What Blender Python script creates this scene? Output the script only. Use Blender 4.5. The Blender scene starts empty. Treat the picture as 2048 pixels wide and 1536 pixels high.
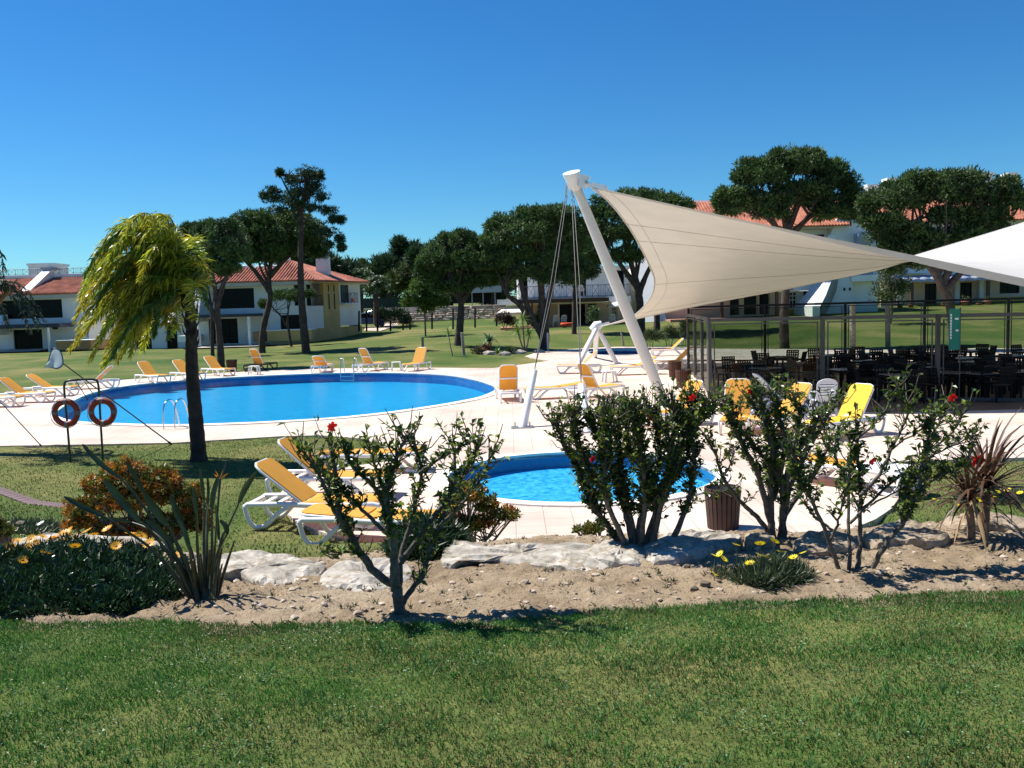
import bpy, bmesh, math, random
import numpy as np
from mathutils import Vector, Matrix
from mathutils.geometry import delaunay_2d_cdt

SC = bpy.context.scene
COL = SC.collection
R = math.radians
rnd = random.Random(7)
nrg = np.random.default_rng(7)

# ------------------------------------------------------------------ camera, sky, sun, exposure
FPX = 1800.0
PITCH = math.atan((768 - 612) / FPX)
CAMZ = 3.0
ROLL = R(1.6)
cam = bpy.data.cameras.new('camera')
cam.sensor_width = 36.0
cam.lens = 36.0 * FPX / 2048
cam.clip_start = 0.05
cam.clip_end = 6000
camo = bpy.data.objects.new('camera', cam)
COL.objects.link(camo)
camo.location = (0, 0, CAMZ)
camo.rotation_euler = (Matrix.Rotation(math.pi / 2 - PITCH, 3, 'X') @ Matrix.Rotation(-ROLL, 3, 'Z')).to_euler()
SC.camera = camo

SUN_EL = R(55)
SUN_DIR = Vector((-0.90, 0.42, 0)).normalized() * math.cos(SUN_EL) + Vector((0, 0, math.sin(SUN_EL)))
world = bpy.data.worlds.new('World')
SC.world = world
world.use_nodes = True
wn = world.node_tree
wn.nodes.clear()
sky = wn.nodes.new('ShaderNodeTexSky')
sky.sky_type = 'NISHITA'
sky.sun_disc = False
sky.sun_elevation = SUN_EL
sky.sun_rotation = math.atan2(SUN_DIR.x, SUN_DIR.y)
sky.altitude = 0
sky.air_density = 1.0
sky.dust_density = 0.0
sky.ozone_density = 2.6
bg = wn.nodes.new('ShaderNodeBackground')
bg.inputs['Strength'].default_value = 0.075
hs = wn.nodes.new('ShaderNodeHueSaturation')
hs.inputs['Saturation'].default_value = 1.28
hs.inputs['Value'].default_value = 1.0
wo = wn.nodes.new('ShaderNodeOutputWorld')
wn.links.new(sky.outputs[0], hs.inputs['Color'])
tint = wn.nodes.new('ShaderNodeMixRGB')
tint.blend_type = 'MULTIPLY'
tint.inputs[0].default_value = 1.0
tint.inputs[2].default_value = (0.40, 0.765, 0.985, 1)
wn.links.new(hs.outputs[0], tint.inputs[1])
wn.links.new(tint.outputs[0], bg.inputs[0])
wn.links.new(bg.outputs[0], wo.inputs[0])

sl = bpy.data.lights.new('sun', 'SUN')
sl.energy = 4.9
sl.angle = R(0.53)
sl.color = (1.0, 0.955, 0.88)
so = bpy.data.objects.new('sun', sl)
COL.objects.link(so)
so.rotation_euler = SUN_DIR.to_track_quat('Z', 'Y').to_euler()

SC.view_settings.view_transform = 'Standard'
SC.view_settings.look = 'None'
SC.view_settings.exposure = 0.70
SC.view_settings.gamma = 1.0
SC.view_settings.use_curve_mapping = False
SC.cycles.max_bounces = 8
SC.cycles.transparent_max_bounces = 24

# ------------------------------------------------------------------ pixel helpers (photo is 2048 x 1536)
def ray(px, py):
    u = (px - 1024) / FPX
    v = (768 - py) / FPX
    u, v = u * math.cos(ROLL) + v * math.sin(ROLL), -u * math.sin(ROLL) + v * math.cos(ROLL)
    return Vector((u, math.cos(PITCH) + v * math.sin(PITCH), -math.sin(PITCH) + v * math.cos(PITCH)))

def at(px, py, z=0.0):
    r = ray(px, py)
    t = (z - CAMZ) / r.z
    return Vector((r.x * t, r.y * t, z))

def atd(px, py, d):
    r = ray(px, py)
    t = d / r.y
    return Vector((r.x * t, d, CAMZ + r.z * t))

def sst(a, b, x):
    t = min(1.0, max(0.0, (x - a) / (b - a)))
    return t * t * (3 - 2 * t)

def lerp(a, b, t):
    return a + (b - a) * t

def interp(pts, x):
    if x <= pts[0][0]:
        return pts[0][1]
    for (x0, y0), (x1, y1) in zip(pts, pts[1:]):
        if x <= x1:
            return y0 + (y1 - y0) * (x - x0) / (x1 - x0)
    return pts[-1][1]

def spline(pts, n=8, closed=True):
    out = []
    m = len(pts)
    rng = range(m) if closed else range(m - 1)
    for i in rng:
        if closed:
            p0, p1, p2, p3 = pts[(i - 1) % m], pts[i], pts[(i + 1) % m], pts[(i + 2) % m]
        else:
            p0, p1, p2, p3 = pts[max(i - 1, 0)], pts[i], pts[i + 1], pts[min(i + 2, m - 1)]
        for k in range(n):
            t = k / n
            q = []
            for a in range(len(p1)):
                q.append(0.5 * ((2 * p1[a]) + (-p0[a] + p2[a]) * t + (2 * p0[a] - 5 * p1[a] + 4 * p2[a] - p3[a]) * t * t
                                + (-p0[a] + 3 * p1[a] - 3 * p2[a] + p3[a]) * t ** 3))
            out.append(tuple(q))
    if not closed:
        out.append(tuple(pts[-1]))
    return out

def inside(poly, x, y):
    c = False
    j = len(poly) - 1
    for i in range(len(poly)):
        xi, yi = poly[i]
        xj, yj = poly[j]
        if (yi > y) != (yj > y) and x < (xj - xi) * (y - yi) / (yj - yi) + xi:
            c = not c
        j = i
    return c

def offset_poly(poly, o):
    n = len(poly)
    area = sum(poly[i][0] * poly[(i + 1) % n][1] - poly[(i + 1) % n][0] * poly[i][1] for i in range(n))
    s = 1 if area > 0 else -1
    out = []
    for i in range(n):
        x0, y0 = poly[i - 1]
        x1, y1 = poly[(i + 1) % n]
        dx, dy = x1 - x0, y1 - y0
        l = math.hypot(dx, dy) or 1
        out.append((poly[i][0] + s * dy / l * o, poly[i][1] - s * dx / l * o))
    return out

# ------------------------------------------------------------------ materials
MATS = {}
def mat(name, c, rough=0.7, var=0.0, scale=4.0, bump=0.0, bscale=None, metal=0.0, spec=None, c2=None, island=0.0,
        trans=0.0, coat=0.0, detail=6.0):
    m = bpy.data.materials.new(name)
    m.use_nodes = True
    nt = m.node_tree
    b = nt.nodes['Principled BSDF']
    b.inputs['Roughness'].default_value = rough
    b.inputs['Metallic'].default_value = metal
    if spec is not None:
        b.inputs['Specular IOR Level'].default_value = spec
    if coat:
        b.inputs['Coat Weight'].default_value = coat
    b.inputs['Base Color'].default_value = (*c, 1)
    tc = nt.nodes.new('ShaderNodeTexCoord')
    src = None
    if var or c2:
        nz = nt.nodes.new('ShaderNodeTexNoise')
        nz.inputs['Scale'].default_value = scale
        nz.inputs['Detail'].default_value = detail
        nt.links.new(tc.outputs['Object'], nz.inputs['Vector'])
        rp = nt.nodes.new('ShaderNodeValToRGB')
        rp.color_ramp.elements[0].position = 0.33
        rp.color_ramp.elements[1].position = 0.67
        a = [max(0, x * (1 - var)) for x in c]
        z = list(c2) if c2 else [x * (1 + var) for x in c]
        rp.color_ramp.elements[0].color = (*a, 1)
        rp.color_ramp.elements[1].color = (*z, 1)
        nt.links.new(nz.outputs[0], rp.inputs[0])
        src = rp.outputs[0]
    if island:
        g = nt.nodes.new('ShaderNodeNewGeometry')
        mx = nt.nodes.new('ShaderNodeMixRGB')
        mx.blend_type = 'MULTIPLY'
        mx.inputs[0].default_value = 1.0
        rr = nt.nodes.new('ShaderNodeValToRGB')
        lo, hi = 1 - island, 1 + island
        rr.color_ramp.elements[0].color = (lo, lo, lo, 1)
        rr.color_ramp.elements[1].color = (hi * 1.05, hi, hi * 0.85, 1)
        nt.links.new(g.outputs['Random Per Island'], rr.inputs[0])
        if src:
            nt.links.new(src, mx.inputs[1])
        else:
            mx.inputs[1].default_value = (*c, 1)
        nt.links.new(rr.outputs[0], mx.inputs[2])
        src = mx.outputs[0]
    if src:
        nt.links.new(src, b.inputs['Base Color'])
    if bump:
        n2 = nt.nodes.new('ShaderNodeTexNoise')
        n2.inputs['Scale'].default_value = bscale or scale * 4
        n2.inputs['Detail'].default_value = 6
        nt.links.new(tc.outputs['Object'], n2.inputs['Vector'])
        bp = nt.nodes.new('ShaderNodeBump')
        bp.inputs['Strength'].default_value = bump
        bp.inputs['Distance'].default_value = 0.02
        nt.links.new(n2.outputs[0], bp.inputs['Height'])
        nt.links.new(bp.outputs[0], b.inputs['Normal'])
    if trans:
        t = nt.nodes.new('ShaderNodeBsdfTranslucent')
        if src:
            nt.links.new(src, t.inputs['Color'])
        else:
            t.inputs['Color'].default_value = (*c, 1)
        ms = nt.nodes.new('ShaderNodeMixShader')
        ms.inputs[0].default_value = trans
        nt.links.new(b.outputs[0], ms.inputs[1])
        nt.links.new(t.outputs[0], ms.inputs[2])
        nt.links.new(ms.outputs[0], nt.nodes['Material Output'].inputs[0])
    MATS[name] = m
    return m

# ------------------------------------------------------------------ mesh builder
class MB:
    def __init__(s):
        s.v, s.f, s.sm = [], [], []

    def add(s, vs, fs, smooth=False):
        o = len(s.v)
        s.v += [tuple(p) for p in vs]
        s.f += [tuple(i + o for i in f) for f in fs]
        s.sm += [smooth] * len(fs)

    def box(s, x0, x1, y0, y1, z0, z1):
        s.add([(x0, y0, z0), (x1, y0, z0), (x1, y1, z0), (x0, y1, z0), (x0, y0, z1), (x1, y0, z1), (x1, y1, z1), (x0, y1, z1)],
              [(0, 3, 2, 1), (4, 5, 6, 7), (0, 1, 5, 4), (1, 2, 6, 5), (2, 3, 7, 6), (3, 0, 4, 7)])

    def rbox(s, x0, x1, y0, y1, z0, z1, r=0.01):
        # box with chamfered edges
        bm = bmesh.new()
        bmesh.ops.create_cube(bm, size=1)
        for v in bm.verts:
            v.co = Vector((x0 if v.co.x < 0 else x1, y0 if v.co.y < 0 else y1, z0 if v.co.z < 0 else z1))
        bmesh.ops.bevel(bm, geom=bm.edges[:], offset=r, segments=1, affect='EDGES')
        bm.verts.index_update()
        s.add([v.co for v in bm.verts], [[v.index for v in f.verts] for f in bm.faces])
        bm.free()

    def bar(s, a, b, w, h, up=(0, 0, 1)):
        a, b = Vector(a), Vector(b)
        t = (b - a).normalized()
        up = Vector(up)
        if abs(t.dot(up)) > 0.98:
            up = Vector((0, 1, 0))
        sx = t.cross(up).normalized() * (w / 2)
        uz = sx.cross(t).normalized() * (h / 2)
        vs = []
        for p in (a, b):
            vs += [p - sx - uz, p + sx - uz, p + sx + uz, p - sx + uz]
        s.add(vs, [(0, 1, 2, 3), (7, 6, 5, 4), (0, 4, 5, 1), (1, 5, 6, 2), (2, 6, 7, 3), (3, 7, 4, 0)])

    def tube(s, pts, rad, n=8, caps=True, flat=1.0):
        pts = [Vector(p) for p in pts]
        m = len(pts)
        if not hasattr(rad, '__len__'):
            rad = [rad] * m
        vs, fs = [], []
        prev = None
        for i in range(m):
            t = (pts[min(i + 1, m - 1)] - pts[max(i - 1, 0)])
            t = t.normalized() if t.length > 1e-9 else Vector((0, 0, 1))
            if prev is None:
                ref = Vector((0, 0, 1)) if abs(t.z) < 0.9 else Vector((1, 0, 0))
                sx = t.cross(ref).normalized()
            else:
                sx = (prev - t * prev.dot(t)).normalized()
            prev = sx
            sy = t.cross(sx)
            for k in range(n):
                a = 2 * math.pi * k / n
                vs.append(pts[i] + sx * (math.cos(a) * rad[i]) + sy * (math.sin(a) * rad[i] * flat))
        for i in range(m - 1):
            for k in range(n):
                k2 = (k + 1) % n
                fs.append((i * n + k, i * n + k2, (i + 1) * n + k2, (i + 1) * n + k))
        s.add(vs, fs, True)
        if caps and n > 2:
            s.add(vs[:n], [tuple(range(n - 1, -1, -1))])
            s.add(vs[-n:], [tuple(range(n))])

    def lathe(s, prof, c=(0, 0, 0), n=16, smooth=True):
        vs, fs = [], []
        for r, z in prof:
            for k in range(n):
                a = 2 * math.pi * k / n
                vs.append((c[0] + r * math.cos(a), c[1] + r * math.sin(a), c[2] + z))
        for i in range(len(prof) - 1):
            for k in range(n):
                k2 = (k + 1) % n
                fs.append((i * n + k, i * n + k2, (i + 1) * n + k2, (i + 1) * n + k))
        s.add(vs, fs, smooth)

    def prism(s, poly, z0, z1, axis='z'):
        n = len(poly)
        def P(a, b, z):
            return (a, b, z) if axis == 'z' else ((a, z, b) if axis == 'y' else (z, a, b))
        vs = [P(a, b, z0) for a, b in poly] + [P(a, b, z1) for a, b in poly]
        fs = [tuple(range(n - 1, -1, -1)), tuple(range(n, 2 * n))]
        fs += [(i, (i + 1) % n, n + (i + 1) % n, n + i) for i in range(n)]
        s.add(vs, fs)

    def wall(s, x0, x1, z0, z1, y0, y1, holes=()):
        xs = sorted({x0, x1, *[min(max(h[i], x0), x1) for h in holes for i in (0, 1)]})
        zs = sorted({z0, z1, *[min(max(h[i], z0), z1) for h in holes for i in (2, 3)]})
        for a, b in zip(xs, xs[1:]):
            if b - a < 1e-5:
                continue
            run = None
            for c, d in zip(zs, zs[1:]):
                if d - c < 1e-5:
                    continue
                mx, mz = (a + b) / 2, (c + d) / 2
                hole = any(h[0] < mx < h[1] and h[2] < mz < h[3] for h in holes)
                if hole:
                    if run:
                        s.box(a, b, y0, y1, *run)
                    run = None
                else:
                    run = (run[0], d) if run else (c, d)
            if run:
                s.box(a, b, y0, y1, *run)

    def build(s, name, m, parent=None, world=False, label=None, kind=None, fix=True):
        me = bpy.data.meshes.new(name)
        vs = s.v
        if world and parent is not None:
            o = Vector((0, 0, 0))
            p = parent
            while p is not None:
                o += p.location
                p = p.parent
            vs = [(a - o.x, b - o.y, c - o.z) for a, b, c in vs]
        me.from_pydata(vs, [], s.f)
        me.polygons.foreach_set('use_smooth', s.sm)
        if fix:
            bm = bmesh.new()
            bm.from_mesh(me)
            bmesh.ops.recalc_face_normals(bm, faces=bm.faces)
            bm.to_mesh(me)
            bm.free()
        me.materials.append(m)
        me.update()
        ob = bpy.data.objects.new(name, me)
        COL.objects.link(ob)
        if parent is not None:
            ob.parent = parent
        if label:
            ob['label'] = label
        if kind:
            ob['kind'] = kind
        return ob

def tag(o, label=None, cat=None, group=None, kind=None):
    if label: o['label'] = label
    if cat: o['category'] = cat
    if group: o['group'] = group
    if kind: o['kind'] = kind
    return o

def thing(name, label, cat, loc=(0, 0, 0), rz=0.0, group=None):
    o = bpy.data.objects.new(name, None)
    o.empty_display_size = 0.2
    COL.objects.link(o)
    o.location = loc
    o.rotation_euler = (0, 0, rz)
    return tag(o, label, cat, group)

def dup(root, loc, rz, label=None, group=None, scale=None):
    r = root.copy()
    COL.objects.link(r)
    r.location = loc
    r.rotation_euler = (0, 0, rz)
    if scale: r.scale = (scale,) * 3
    if label: r['label'] = label
    if group: r['group'] = group
    for ch in list(root.children):
        c = ch.copy()
        COL.objects.link(c)
        c.parent = r
        for g in list(ch.children):
            d = g.copy()
            COL.objects.link(d)
            d.parent = c
    return r

def fast_mesh(name, verts, nper, m, parent=None, kind=None, offset=None, smooth=False):
    """verts: (N*nper,3) float array, each run of nper verts is one polygon"""
    verts = np.asarray(verts, dtype=np.float32)
    if offset is not None:
        verts = verts - np.asarray(offset, dtype=np.float32)
    n = len(verts)
    me = bpy.data.meshes.new(name)
    me.vertices.add(n)
    me.vertices.foreach_set('co', verts.ravel())
    me.loops.add(n)
    me.loops.foreach_set('vertex_index', np.arange(n, dtype=np.int32))
    k = n // nper
    me.polygons.add(k)
    me.polygons.foreach_set('loop_start', np.arange(0, n, nper, dtype=np.int32))
    me.polygons.foreach_set('loop_total', np.full(k, nper, dtype=np.int32))
    me.materials.append(m)
    me.update(calc_edges=True)
    ob = bpy.data.objects.new(name, me)
    COL.objects.link(ob)
    if parent is not None:
        ob.parent = parent
    if kind:
        ob['kind'] = kind
    return ob

def indexed_mesh(name, verts, faces, m, parent=None, kind=None, smooth=False):
    me = bpy.data.meshes.new(name)
    me.vertices.add(len(verts))
    me.vertices.foreach_set('co', np.asarray(verts, dtype=np.float32).ravel())
    faces = np.asarray(faces, dtype=np.int32)
    nf, k = faces.shape
    me.loops.add(nf * k)
    me.loops.foreach_set('vertex_index', faces.ravel())
    me.polygons.add(nf)
    me.polygons.foreach_set('loop_start', np.arange(0, nf * k, k, dtype=np.int32))
    me.polygons.foreach_set('loop_total', np.full(nf, k, dtype=np.int32))
    me.polygons.foreach_set('use_smooth', np.full(nf, smooth))
    me.materials.append(m)
    me.update(calc_edges=True)
    ob = bpy.data.objects.new(name, me)
    COL.objects.link(ob)
    if parent is not None: ob.parent = parent
    if kind: ob['kind'] = kind
    return ob

# ------------------------------------------------------------------ terrain, deck and pool outlines
POOL1 = spline([at(*p, 0)[:2] for p in [(118, 822), (190, 786), (300, 768), (480, 755), (700, 747), (890, 751), (985, 772),
                                        (975, 790), (900, 808), (700, 835), (400, 851), (200, 848), (130, 840)]], 6)
C2 = (1.15, 15.6)
POOL2 = [(C2[0] + 2.33 * math.cos(a * math.pi / 24), C2[1] + 2.33 * math.sin(a * math.pi / 24)) for a in range(48)]
pc = at(1236, 706, 0)
POOL3 = [(pc.x + 1.75 * math.cos(a * math.pi / 16), pc.y + 3.0 * math.sin(a * math.pi / 16)) for a in range(32)]
def gp(*p): return tuple(at(*p, 0)[:2])
# near and far outline of the paved terrace; the loop runs counter-clockwise seen from above
arc = [(C2[0] + 5.1 * math.cos(R(a)), C2[1] + 5.4 * math.sin(R(a))) for a in range(172, 372, 8)]
DECK = [gp(-700, 905), gp(-300, 900), gp(0, 893), gp(90, 892), gp(350, 887), gp(560, 874), gp(640, 872), gp(720, 878), gp(770, 893), gp(795, 908),
        gp(770, 925), gp(700, 935)] + arc + [gp(1800, 925), gp(2048, 917), gp(2700, 905)]
DECK += [(34, 30), (36, 44), gp(2048, 697), gp(1700, 699), gp(1420, 698), gp(1330, 694), gp(1230, 694), gp(1130, 699), gp(1070, 706), gp(1050, 713),
         gp(1075, 719), gp(1100, 722), gp(1050, 729), gp(985, 737), gp(860, 736), gp(700, 737), gp(560, 740), gp(450, 746), gp(350, 753),
         gp(250, 760), gp(150, 772), gp(40, 786), gp(-100, 795), gp(-500, 810)]
P1O = offset_poly(POOL1, 0.7); P2O = offset_poly(POOL2, 0.55); P3O = offset_poly(POOL3, 0.7)

TGT = [(-60, 0.1), (-45, 0.18), (-20, 0.28), (-13, 0.65), (-6, 0.9), (3, 1.12), (21, 1.5), (45, 1.75), (90, 1.9)]
def H0(x, y):
    if y < 16:
        end = 10.3 if -3.5 < x < 6 else lerp(10.3, 14.5, min(1, max(0, (-3.5 - x) if x < 0 else (x - 6)) / 3))
        if y < 8:
            return interp([(-5, 1.42), (2.5, 1.42), (4.2, 1.28), (5.3, 1.13), (6.6, 1.0), (8, 0.90)], y)
        if y < end:
            t = (y - 8) / (end - 8)
            return 0.90 * (1 - t)
        return 0.0
    st = lerp(44, 59, sst(-5, 3, x)) - 10 * sst(14, 26, x)
    if y < st:
        return 0.0
    xx = x * 80.0 / max(y, 40)
    t = sst(st, 82, y)
    z = interp(TGT, xx) * t
    z += max(0, min(y, 100) - 82) * 0.045 + max(0, y - 100) * 0.012
    return z

def H(x, y):
    z = H0(x, y)
    return z

def atg(px, py):
    r = ray(px, py)
    t = 2.0
    last = None
    while t < 900:
        p = r * t
        z = CAMZ + p.z
        if z <= H(p.x, p.y):
            lo, hi = last, t
            for _ in range(18):
                m = (lo + hi) / 2
                q = r * m
                if CAMZ + q.z <= H(q.x, q.y): hi = m
                else: lo = m
            q = r * hi
            return Vector((q.x, q.y, H(q.x, q.y)))
        last = t
        t *= 1.01
    return Vector((r.x * 120, 120, H(r.x * 120, 120)))

# edge between the foreground lawn and the planting bed, as y(x) on the ground
EDGE = sorted((at(px, py, 1.14).x, at(px, py, 1.14).y) for px, py in
              [(-400, 1225), (0, 1236), (250, 1240), (500, 1250), (800, 1256), (1000, 1250), (1130, 1232), (1250, 1216), (1400, 1205), (1600, 1196), (1800, 1183), (2048, 1172), (2500, 1160)])
def edge_y(x):
    return interp(EDGE, x) + 0.035 * math.sin(x * 5.1) + 0.02 * math.sin(x * 13.7 + 1) + 0.012 * math.sin(x * 31)
# far border of the bed (behind the stones)
BACK = sorted((at(px, py, 0.9).x, at(px, py, 0.9).y) for px, py in
              [(-400, 1085), (0, 1085), (250, 1092), (420, 1112), (640, 1120), (800, 1098), (1000, 1066), (1400, 1054), (1560, 1056), (1800, 1030), (2048, 1010), (2500, 1000)])
def back_y(x):
    return interp(BACK, x)
def in_bed(x, y):
    return edge_y(x) < y < back_y(x)

def ground_material(kind):
    m = bpy.data.materials.new(kind)
    m.use_nodes = True
    nt = m.node_tree
    N, L = nt.nodes, nt.links
    b = N['Principled BSDF']
    b.inputs['Roughness'].default_value = 0.95
    b.inputs['Specular IOR Level'].default_value = 0.15
    tc = N.new('ShaderNodeTexCoord')
    def noise(scale, det=8, rough=0.6, dist=0.0):
        n = N.new('ShaderNodeTexNoise')
        n.inputs['Scale'].default_value = scale
        n.inputs['Detail'].default_value = det
        n.inputs['Roughness'].default_value = rough
        n.inputs['Distortion'].default_value = dist
        L.new(tc.outputs['Object'], n.inputs['Vector'])
        return n
    def ramp(src, stops):
        r = N.new('ShaderNodeValToRGB')
        e = r.color_ramp.elements
        while len(e) < len(stops): e.new(0.5)
        for i, (p, c) in enumerate(stops):
            e[i].position = p
            e[i].color = (*c, 1)
        L.new(src, r.inputs[0])
        return r
    def mix(f, a, bb, typ='MIX'):
        x = N.new('ShaderNodeMixRGB')
        x.blend_type = typ
        if isinstance(f, float): x.inputs[0].default_value = f
        else: L.new(f, x.inputs[0])
        L.new(a, x.inputs[1]); L.new(bb, x.inputs[2])
        return x
    if kind == 'lawn_grass':
        big = noise(0.16, 5, 0.6, 0.6)
        c1 = ramp(big.outputs[0], [(0.30, (0.046, 0.098, 0.022)), (0.48, (0.098, 0.132, 0.036)), (0.66, (0.205, 0.188, 0.078))])
        fine = noise(9.0, 8, 0.75)
        c2 = ramp(fine.outputs[0], [(0.25, (0.45, 0.45, 0.40)), (0.5, (0.95, 0.95, 0.9)), (0.75, (1.5, 1.45, 1.3))])
        c = mix(1.0, c1.outputs[0], c2.outputs[0], 'MULTIPLY')
        f3 = noise(60.0, 4, 0.7)
        c3 = ramp(f3.outputs[0], [(0.3, (0.6, 0.62, 0.5)), (0.7, (1.35, 1.32, 1.3))])
        c = mix(1.0, c.outputs[0], c3.outputs[0], 'MULTIPLY')
        L.new(c.outputs[0], b.inputs['Base Color'])
        bp = N.new('ShaderNodeBump'); bp.inputs['Strength'].default_value = 0.6; bp.inputs['Distance'].default_value = 0.06
        L.new(fine.outputs[0], bp.inputs['Height'])
        L.new(bp.outputs[0], b.inputs['Normal'])
    else:
        big = noise(1.1, 6, 0.6, 0.4)
        c1 = ramp(big.outputs[0], [(0.3, (0.255, 0.19, 0.115)), (0.5, (0.375, 0.285, 0.185)), (0.7, (0.47, 0.375, 0.26))])
        fine = noise(26.0, 10, 0.75)
        c2 = ramp(fine.outputs[0], [(0.28, (0.40, 0.36, 0.32)), (0.45, (0.95, 0.95, 0.95)), (0.75, (1.2, 1.2, 1.2))])
        c = mix(1.0, c1.outputs[0], c2.outputs[0], 'MULTIPLY')
        L.new(c.outputs[0], b.inputs['Base Color'])
        mid = noise(7.0, 10, 0.7)
        ad = N.new('ShaderNodeMath'); ad.operation = 'MULTIPLY_ADD'
        L.new(mid.outputs[0], ad.inputs[0]); ad.inputs[1].default_value = 1.4
        L.new(fine.outputs[0], ad.inputs[2])
        bp = N.new('ShaderNodeBump'); bp.inputs['Strength'].default_value = 1.0; bp.inputs['Distance'].default_value = 0.03
        L.new(ad.outputs[0], bp.inputs['Height'])
        L.new(bp.outputs[0], b.inputs['Normal'])
    return m
M_LAWN = ground_material('lawn_grass')
M_SOIL = ground_material('sandy_soil')

def axis(a, b, step, far, grow=1.25):
    xs = list(np.arange(a, b + 1e-6, step))
    s = step; x = b
    while x < far:
        s *= grow; x += s; xs.append(x)
    s = step; x = a; left = []
    while x > -far:
        s *= grow; x -= s; left.append(x)
    return left[::-1] + xs
xs = axis(-20, 14, 0.36, 1800)
ys = []
y = -60.0
while y < -4: ys.append(y); y += 8
y = 0.5
while y < 22: ys.append(y); y += 0.30
while y < 64: ys.append(y); y += 0.42
s = 0.42
while y < 2500: ys.append(y); s *= 1.22; y += s
xs = [float(v) for v in xs]
verts = []
for y in ys:
    for x in xs:
        z = H(x, y) + (0.02 * math.sin(x * 0.7) * math.sin(y * 0.5 + 1) if y > 60 else 0)
        if -30 < x < 60 and 8 < y < 62 and inside(DECK, x, y):
            z = -0.08
            if inside(P1O, x, y) or inside(P2O, x, y) or inside(P3O, x, y):
                z = -1.6
        if in_bed(x, y) and -6 < x < 9:
            z -= 0.12
        verts.append((x, y, z))
nx = len(xs)
faces = [(j * nx + i, j * nx + i + 1, (j + 1) * nx + i + 1, (j + 1) * nx + i) for j in range(len(ys) - 1) for i in range(nx - 1)]
lawn = indexed_mesh('lawn_ground', verts, faces, M_LAWN, kind='structure')
tag(lawn, 'mown lawn running from the foreground round the pools to the houses')

# planting bed of sandy soil: its own finely displaced sheet
from mathutils import noise as mno
def soil_z(x, y):
    e, k = edge_y(x), back_y(x)
    t = (y - e) / max(0.3, k - e)
    z = H(x, y) + 0.015 + 0.03 * math.sin(max(0, min(1, t)) * math.pi)
    z += 0.035 * mno.noise(Vector((x * 1.7, y * 1.7, 0))) + 0.030 * mno.noise(Vector((x * 7, y * 7, 3))) + 0.020 * mno.noise(Vector((x * 19, y * 19, 5)))
    ed = max(0, min((t + .015) * 25, (1 - t) * 8, 1))
    return lerp(H(x, y) - 0.05, z, ed)
nx2, ny2 = 420, 84
bv, bf = [], []
for j in range(ny2):
    for i in range(nx2):
        x = -5.6 + 13.0 * i / (nx2 - 1)
        t = -0.02 + 1.04 * j / (ny2 - 1)
        e, k = edge_y(x), back_y(x)
        y = e + (k - e) * t
        bv.append((x, y, soil_z(x, y)))
bf = [(j * nx2 + i, j * nx2 + i + 1, (j + 1) * nx2 + i + 1, (j + 1) * nx2 + i) for j in range(ny2 - 1) for i in range(nx2 - 1)]
bed = indexed_mesh('bed_ground', bv, bf, M_SOIL, kind='structure', smooth=True)
tag(bed, 'strip of bare sandy soil in the planting bed')

# ------------------------------------------------------------------ paving
def paving_material():
    m = bpy.data.materials.new('pink_beige_paving')
    m.use_nodes = True
    nt = m.node_tree; N, L = nt.nodes, nt.links
    b = N['Principled BSDF']
    b.inputs['Roughness'].default_value = 0.8
    tc = N.new('ShaderNodeTexCoord')
    br = N.new('ShaderNodeTexBrick')
    br.offset = 0.0
    br.inputs['Scale'].default_value = 1.0
    br.inputs['Brick Width'].default_value = 0.4
    br.inputs['Row Height'].default_value = 0.4
    br.inputs['Mortar Size'].default_value = 0.006
    br.inputs['Mortar Smooth'].default_value = 0.3
    br.inputs['Color1'].default_value = (0.68, 0.565, 0.475, 1)
    br.inputs['Color2'].default_value = (0.62, 0.505, 0.42, 1)
    br.inputs['Mortar'].default_value = (0.36, 0.27, 0.21, 1)
    L.new(tc.outputs['Object'], br.inputs['Vector'])
    nz = N.new('ShaderNodeTexNoise'); nz.inputs['Scale'].default_value = 0.45; nz.inputs['Detail'].default_value = 8
    L.new(tc.outputs['Object'], nz.inputs['Vector'])
    rp = N.new('ShaderNodeValToRGB')
    rp.color_ramp.elements[0].position = 0.3; rp.color_ramp.elements[0].color = (0.74, 0.71, 0.70, 1)
    rp.color_ramp.elements[1].position = 0.65; rp.color_ramp.elements[1].color = (1.06, 1.06, 1.06, 1)
    L.new(nz.outputs[0], rp.inputs[0])
    mx = N.new('ShaderNodeMixRGB'); mx.blend_type = 'MULTIPLY'; mx.inputs[0].default_value = 1
    L.new(br.outputs[0], mx.inputs[1]); L.new(rp.outputs[0], mx.inputs[2])
    L.new(mx.outputs[0], b.inputs['Base Color'])
    return m
M_PAVE = paving_material()

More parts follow.
